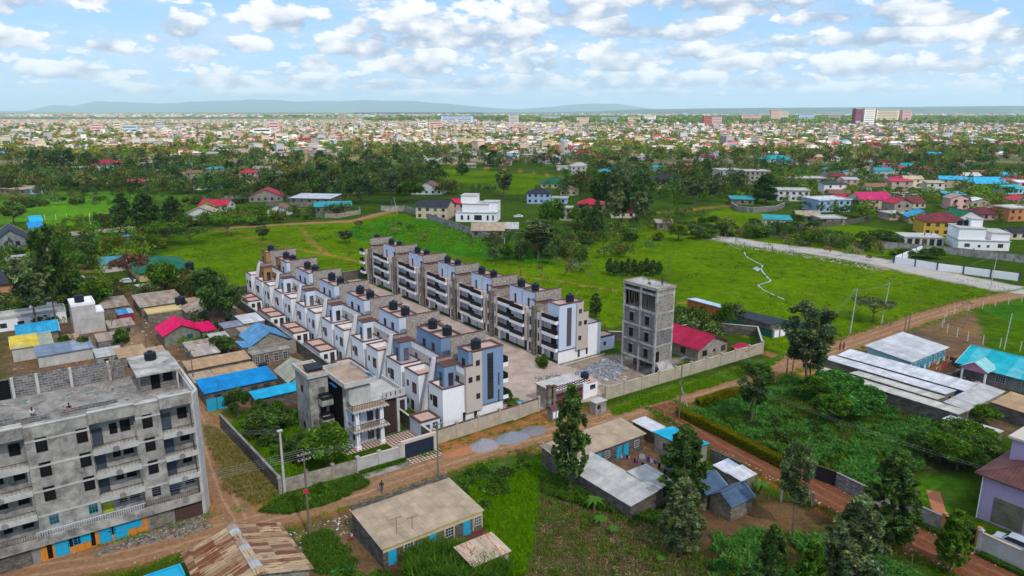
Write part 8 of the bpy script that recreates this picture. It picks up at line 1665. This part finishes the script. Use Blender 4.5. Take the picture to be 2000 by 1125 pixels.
scatter_blocks('loose_stones', 'small stones scattered along the main dirt road', [(0,0)], 900, .04, .13, [(.36,.3,.24),(.25,.2,.16),(.45,.42,.38)], 24, .6, 0, given=both_edges('main_road', -.6, 1.1, 900, 25))
scatter_blocks('loose_stones', 'small stones scattered along the red street', [(0,0)], 600, .04, .14, [(.36,.3,.26),(.25,.18,.14),(.45,.42,.4)], 26, .6, 0, given=both_edges('side_street', -.5, 1.0, 600, 27))
scatter_blocks('yard_clutter', 'timber, stones and scrap lying about the left quarter lanes', [grid(G0, -66, 98), grid(G0, -24, 98), grid(G0, -22, 40), grid(G0, -42, 60), grid(G0, -66, 70)], 420, .08, .4, [(.35,.3,.26),(.12,.11,.11),(.45,.44,.42),(.25,.12,.07),(.1,.16,.22)], 28, .7)
r_brownx = m_r['brown']
for k, (x0, x1, y0, y1, h, rm, lab) in enumerate([(-47.5,-42.5,86,92,2.2,r_rustg,'low rusty shed beside the concrete block house'),(-61,-55.5,113.5,119,2.3,r_grey,'small grey-roofed shed behind the white parapet block'),(-28,-24.5,98,103,2.2,r_tan2,'small brown-roofed shed behind the rubble stone house'),(-49,-44,62,68,2.3,r_tan2,'brown-roofed shed between the grey block and the yard lane'),
    (-31,-27.5,63.5,67.5,2.2,r_grey,'tiny grey shed between magenta cottage and sky-blue roof'),(-24.5,-20,64.5,68.5,2.2,r_rustg,'half-rusted lean shed above the sky-blue roof'),(-57,-51,124,130,2.6,r_rust,'rust-red roofed hut in the trees at the left'),(-45.5,-41.0,50,55,2.3,r_rustg,'half-rusted shed right behind the grey block wall'),(-52.5,-48,65,70,2.3,r_grey,'grey-roofed shed left of the yard lane end'),(-44.5,-40.8,60,65,2.2,r_tan,'tan-roofed shed at the yard lane end'),(-57,-54,80,84.5,2.4,r_rust,'rust-red shed beside the yellow-roofed house'),(-36.5,-31,62.5,65,2.0,r_rustg,'narrow rusty shed in front of the magenta cottage'),(-27.5,-24.5,79,82.5,2.2,r_brownx,'brown-roofed shed between the magenta and rusty roofs'),(-36,-31,120,126,2.5,r_white,'bright tin-roofed hut in the trees below the green-roofed bungalow'),
    (-53,-46.5,141,147,2.6,r_tan,'tan-roofed hut beside the left dirt lane'),(-64,-58,186,193,3.0,r_grey,'grey-roofed outbuilding near the left eucalyptus'),(-56,-50,196,203,2.8,r_rustg,'rusty outbuilding behind the left eucalyptus')]):
    house('tin_shed', lab, 'shed', G0, x0, x1, y0, y1, h, 'mono_x', .3, rm, (m_stone, m_stone_d, m_conc)[k % 3], .2, [('f', (x1-x0)*.35, .05, .8, 1.7, 'slim'), ('f', (x1-x0)*.72, 1.0, .7, .7, 'slim')])
def strip(a, b_, w_, n, s): return [grid(G0, *q) for q in along([a, b_], w_, n, s)]
merged_crowns('thicket', 'dark bushes and trees packed behind the left quarter', strip((-66,120), (-20,118), 3.5, 46, 91) + strip((-70,132), (-26,136), 4, 34, 92) + strip((-23,98), (-20,116), 2, 12, 93) + strip((-66,160), (-42,175), 5, 26, 94) + strip((-68,200), (-45,210), 5, 24, 95), None, 96, L_dark, (3.4, 6.5))
merged_crowns('thicket', 'small garden bushes among the left quarter roofs', strip((-40,66), (-27,69), 1.6, 9, 97) + strip((-47,97), (-46,84), .8, 6, 98) + strip((-30,80), (-23,80), 1.2, 7, 99) + strip((-62,98), (-56,104), 1.6, 6, 100), None, 101, L_mid, (2.2, 3.8))

house('market_stall', 'small turquoise-framed stall at the bottom edge beside the parked car', 'stall', P(283, 1128, 2.2), 0, 3.4, -2.2, 0, 2.1, 'flat', .18, TD, m_stone_d, .12, [('f', 1.7, .9, 1.6, .9, 'blue')])
# give every scattered tree and house a label that names its nearest landmark
def relabel():
    import re
    marks = [(P(a[0], a[1]), re.split(r" (?:beside|behind|among|at|in|by|beyond|between|below|inside|seen|lying|just|right|left)\b|,", a[3])[0]) for a in HL]; marks = [m for m in marks if len(m[1].split()) <= 9]
    for o in list(COL.objects):
        if o.get('group') not in (G_, 'outlying houses'): continue
        x, y = o.location[:2]; x1 = x / y
        m = min(marks, key=lambda k: math.hypot(k[0][0] - x, (k[0][1] - y) * .8)); dx_ = x1 - m[0][0] / m[0][1]; dy_ = y - m[0][1]
        rel = ('behind' if dy_ > 0 else 'in front of') if abs(dx_) < .012 else ('left of' if dx_ < 0 else 'right of'); far_ = abs(dx_) > .05
        if o.get('group') == G_:
            h = 'tall' if o.scale[2] > 1.05 else 'low' if o.scale[2] < .75 else 'mid-sized'; o['label'] = f"{h} green tree {'well ' if far_ else ''}{rel} the {m[1]}"
        else: o['label'] = ' '.join(f"{' '.join(o['label'].split(',')[0].split())} {rel} the {m[1]}".split()[:16])
relabel()
def ordinals():
    names = ['leftmost', 'second', 'third', 'fourth', 'fifth', 'sixth', 'seventh', 'eighth', 'ninth', 'tenth', 'eleventh', 'twelfth', 'thirteenth', 'fourteenth', 'fifteenth', 'sixteenth', 'seventeenth', 'eighteenth']
    by = {}
    for o in COL.objects:
        if o.parent is None and o.get('label') and not o.get('kind'): by.setdefault(o['label'], []).append(o)
    for l, os_ in by.items():
        if len(os_) < 2: continue
        os_.sort(key=lambda o: o.location.x / max(1, o.location.y)); w_ = l.replace(',', '').split()
        for i, o in enumerate(os_):
            e = 'leftmost of them' if i == 0 else 'rightmost of them' if i == len(os_) - 1 else f'{names[i]} from left' if i < len(names) else ''
            o['label'] = ' '.join(l.split()[:13]) + (', ' + e if e else '')
ordinals()
# ================================================================ CLOUD BANK OVERHEAD (its shadow lies over the near ground) AND HAZE
def cloud_bank():
    m = bpy.data.materials.new('cloud_body'); m.use_nodes = True; t = NT(m.node_tree); t.n.clear()
    tr = t.n.new('ShaderNodeBsdfTranslucent'); t.put(tr.inputs[0], (.92, .93, .95)); tp = t.n.new('ShaderNodeBsdfTransparent'); mx = t.n.new('ShaderNodeMixShader'); mx.inputs[0].default_value = .74
    t.l.new(tr.outputs[0], mx.inputs[1]); t.l.new(tp.outputs[0], mx.inputs[2]); o = t.n.new('ShaderNodeOutputMaterial'); t.l.new(mx.outputs[0], o.inputs[0])
    rg = np.random.default_rng(3)
    for k, (cx, cy, rx, ry) in enumerate([(120, -620, 560, 420), (760, -560, 460, 480), (-420, -520, 380, 360), (1250, -260, 330, 420), (430, -250, 420, 190), (-150, -230, 300, 170)]):
        n, mm = 40, 20; V = []
        for j in range(mm + 1):
            ph = math.pi * j / mm - math.pi / 2
            for i in range(n): th = 2 * math.pi * i / n; V.append((math.cos(ph) * math.cos(th), math.cos(ph) * math.sin(th), math.sin(ph)))
        V = np.array(V); r = 1 + .30 * vnoise(V[:, 0]*2.2 + 7*k + 9, V[:, 1]*2.2 + V[:, 2]*2 + 5, k + 50, 4); V = V * r[:, None]
        V[:, 2] = np.where(V[:, 2] < 0, V[:, 2] * .25, V[:, 2]); V = V * np.array([rx, ry, 170]) + np.array([cx, cy, 1100])
        F = np.array([[j*n+i, j*n+(i+1) % n, (j+1)*n+(i+1) % n, (j+1)*n+i] for j in range(mm) for i in range(n)])
        tag(link(bpy.data.objects.new('cloud', np_mesh('cloud', V, F, m, smooth=True))), 'broad flat-based white cloud high over the viewpoint', kind='stuff')
cloud_bank()
hz = MB(); hz.box(-34000, 34000, -400, 34500, -3, 620)
m = bpy.data.materials.new('haze'); m.use_nodes = True; t = NT(m.node_tree); t.n.clear()
pv = t.n.new('ShaderNodeVolumePrincipled'); pv.inputs['Color'].default_value = (.64, .84, 1, 1); pv.inputs['Density'].default_value = 4.6e-5; pv.inputs['Anisotropy'].default_value = .2
o = t.n.new('ShaderNodeOutputMaterial'); t.l.new(pv.outputs[0], o.inputs['Volume'])
hz.build('haze', m, None, 'pale blue air over the whole plain', kind='stuff')
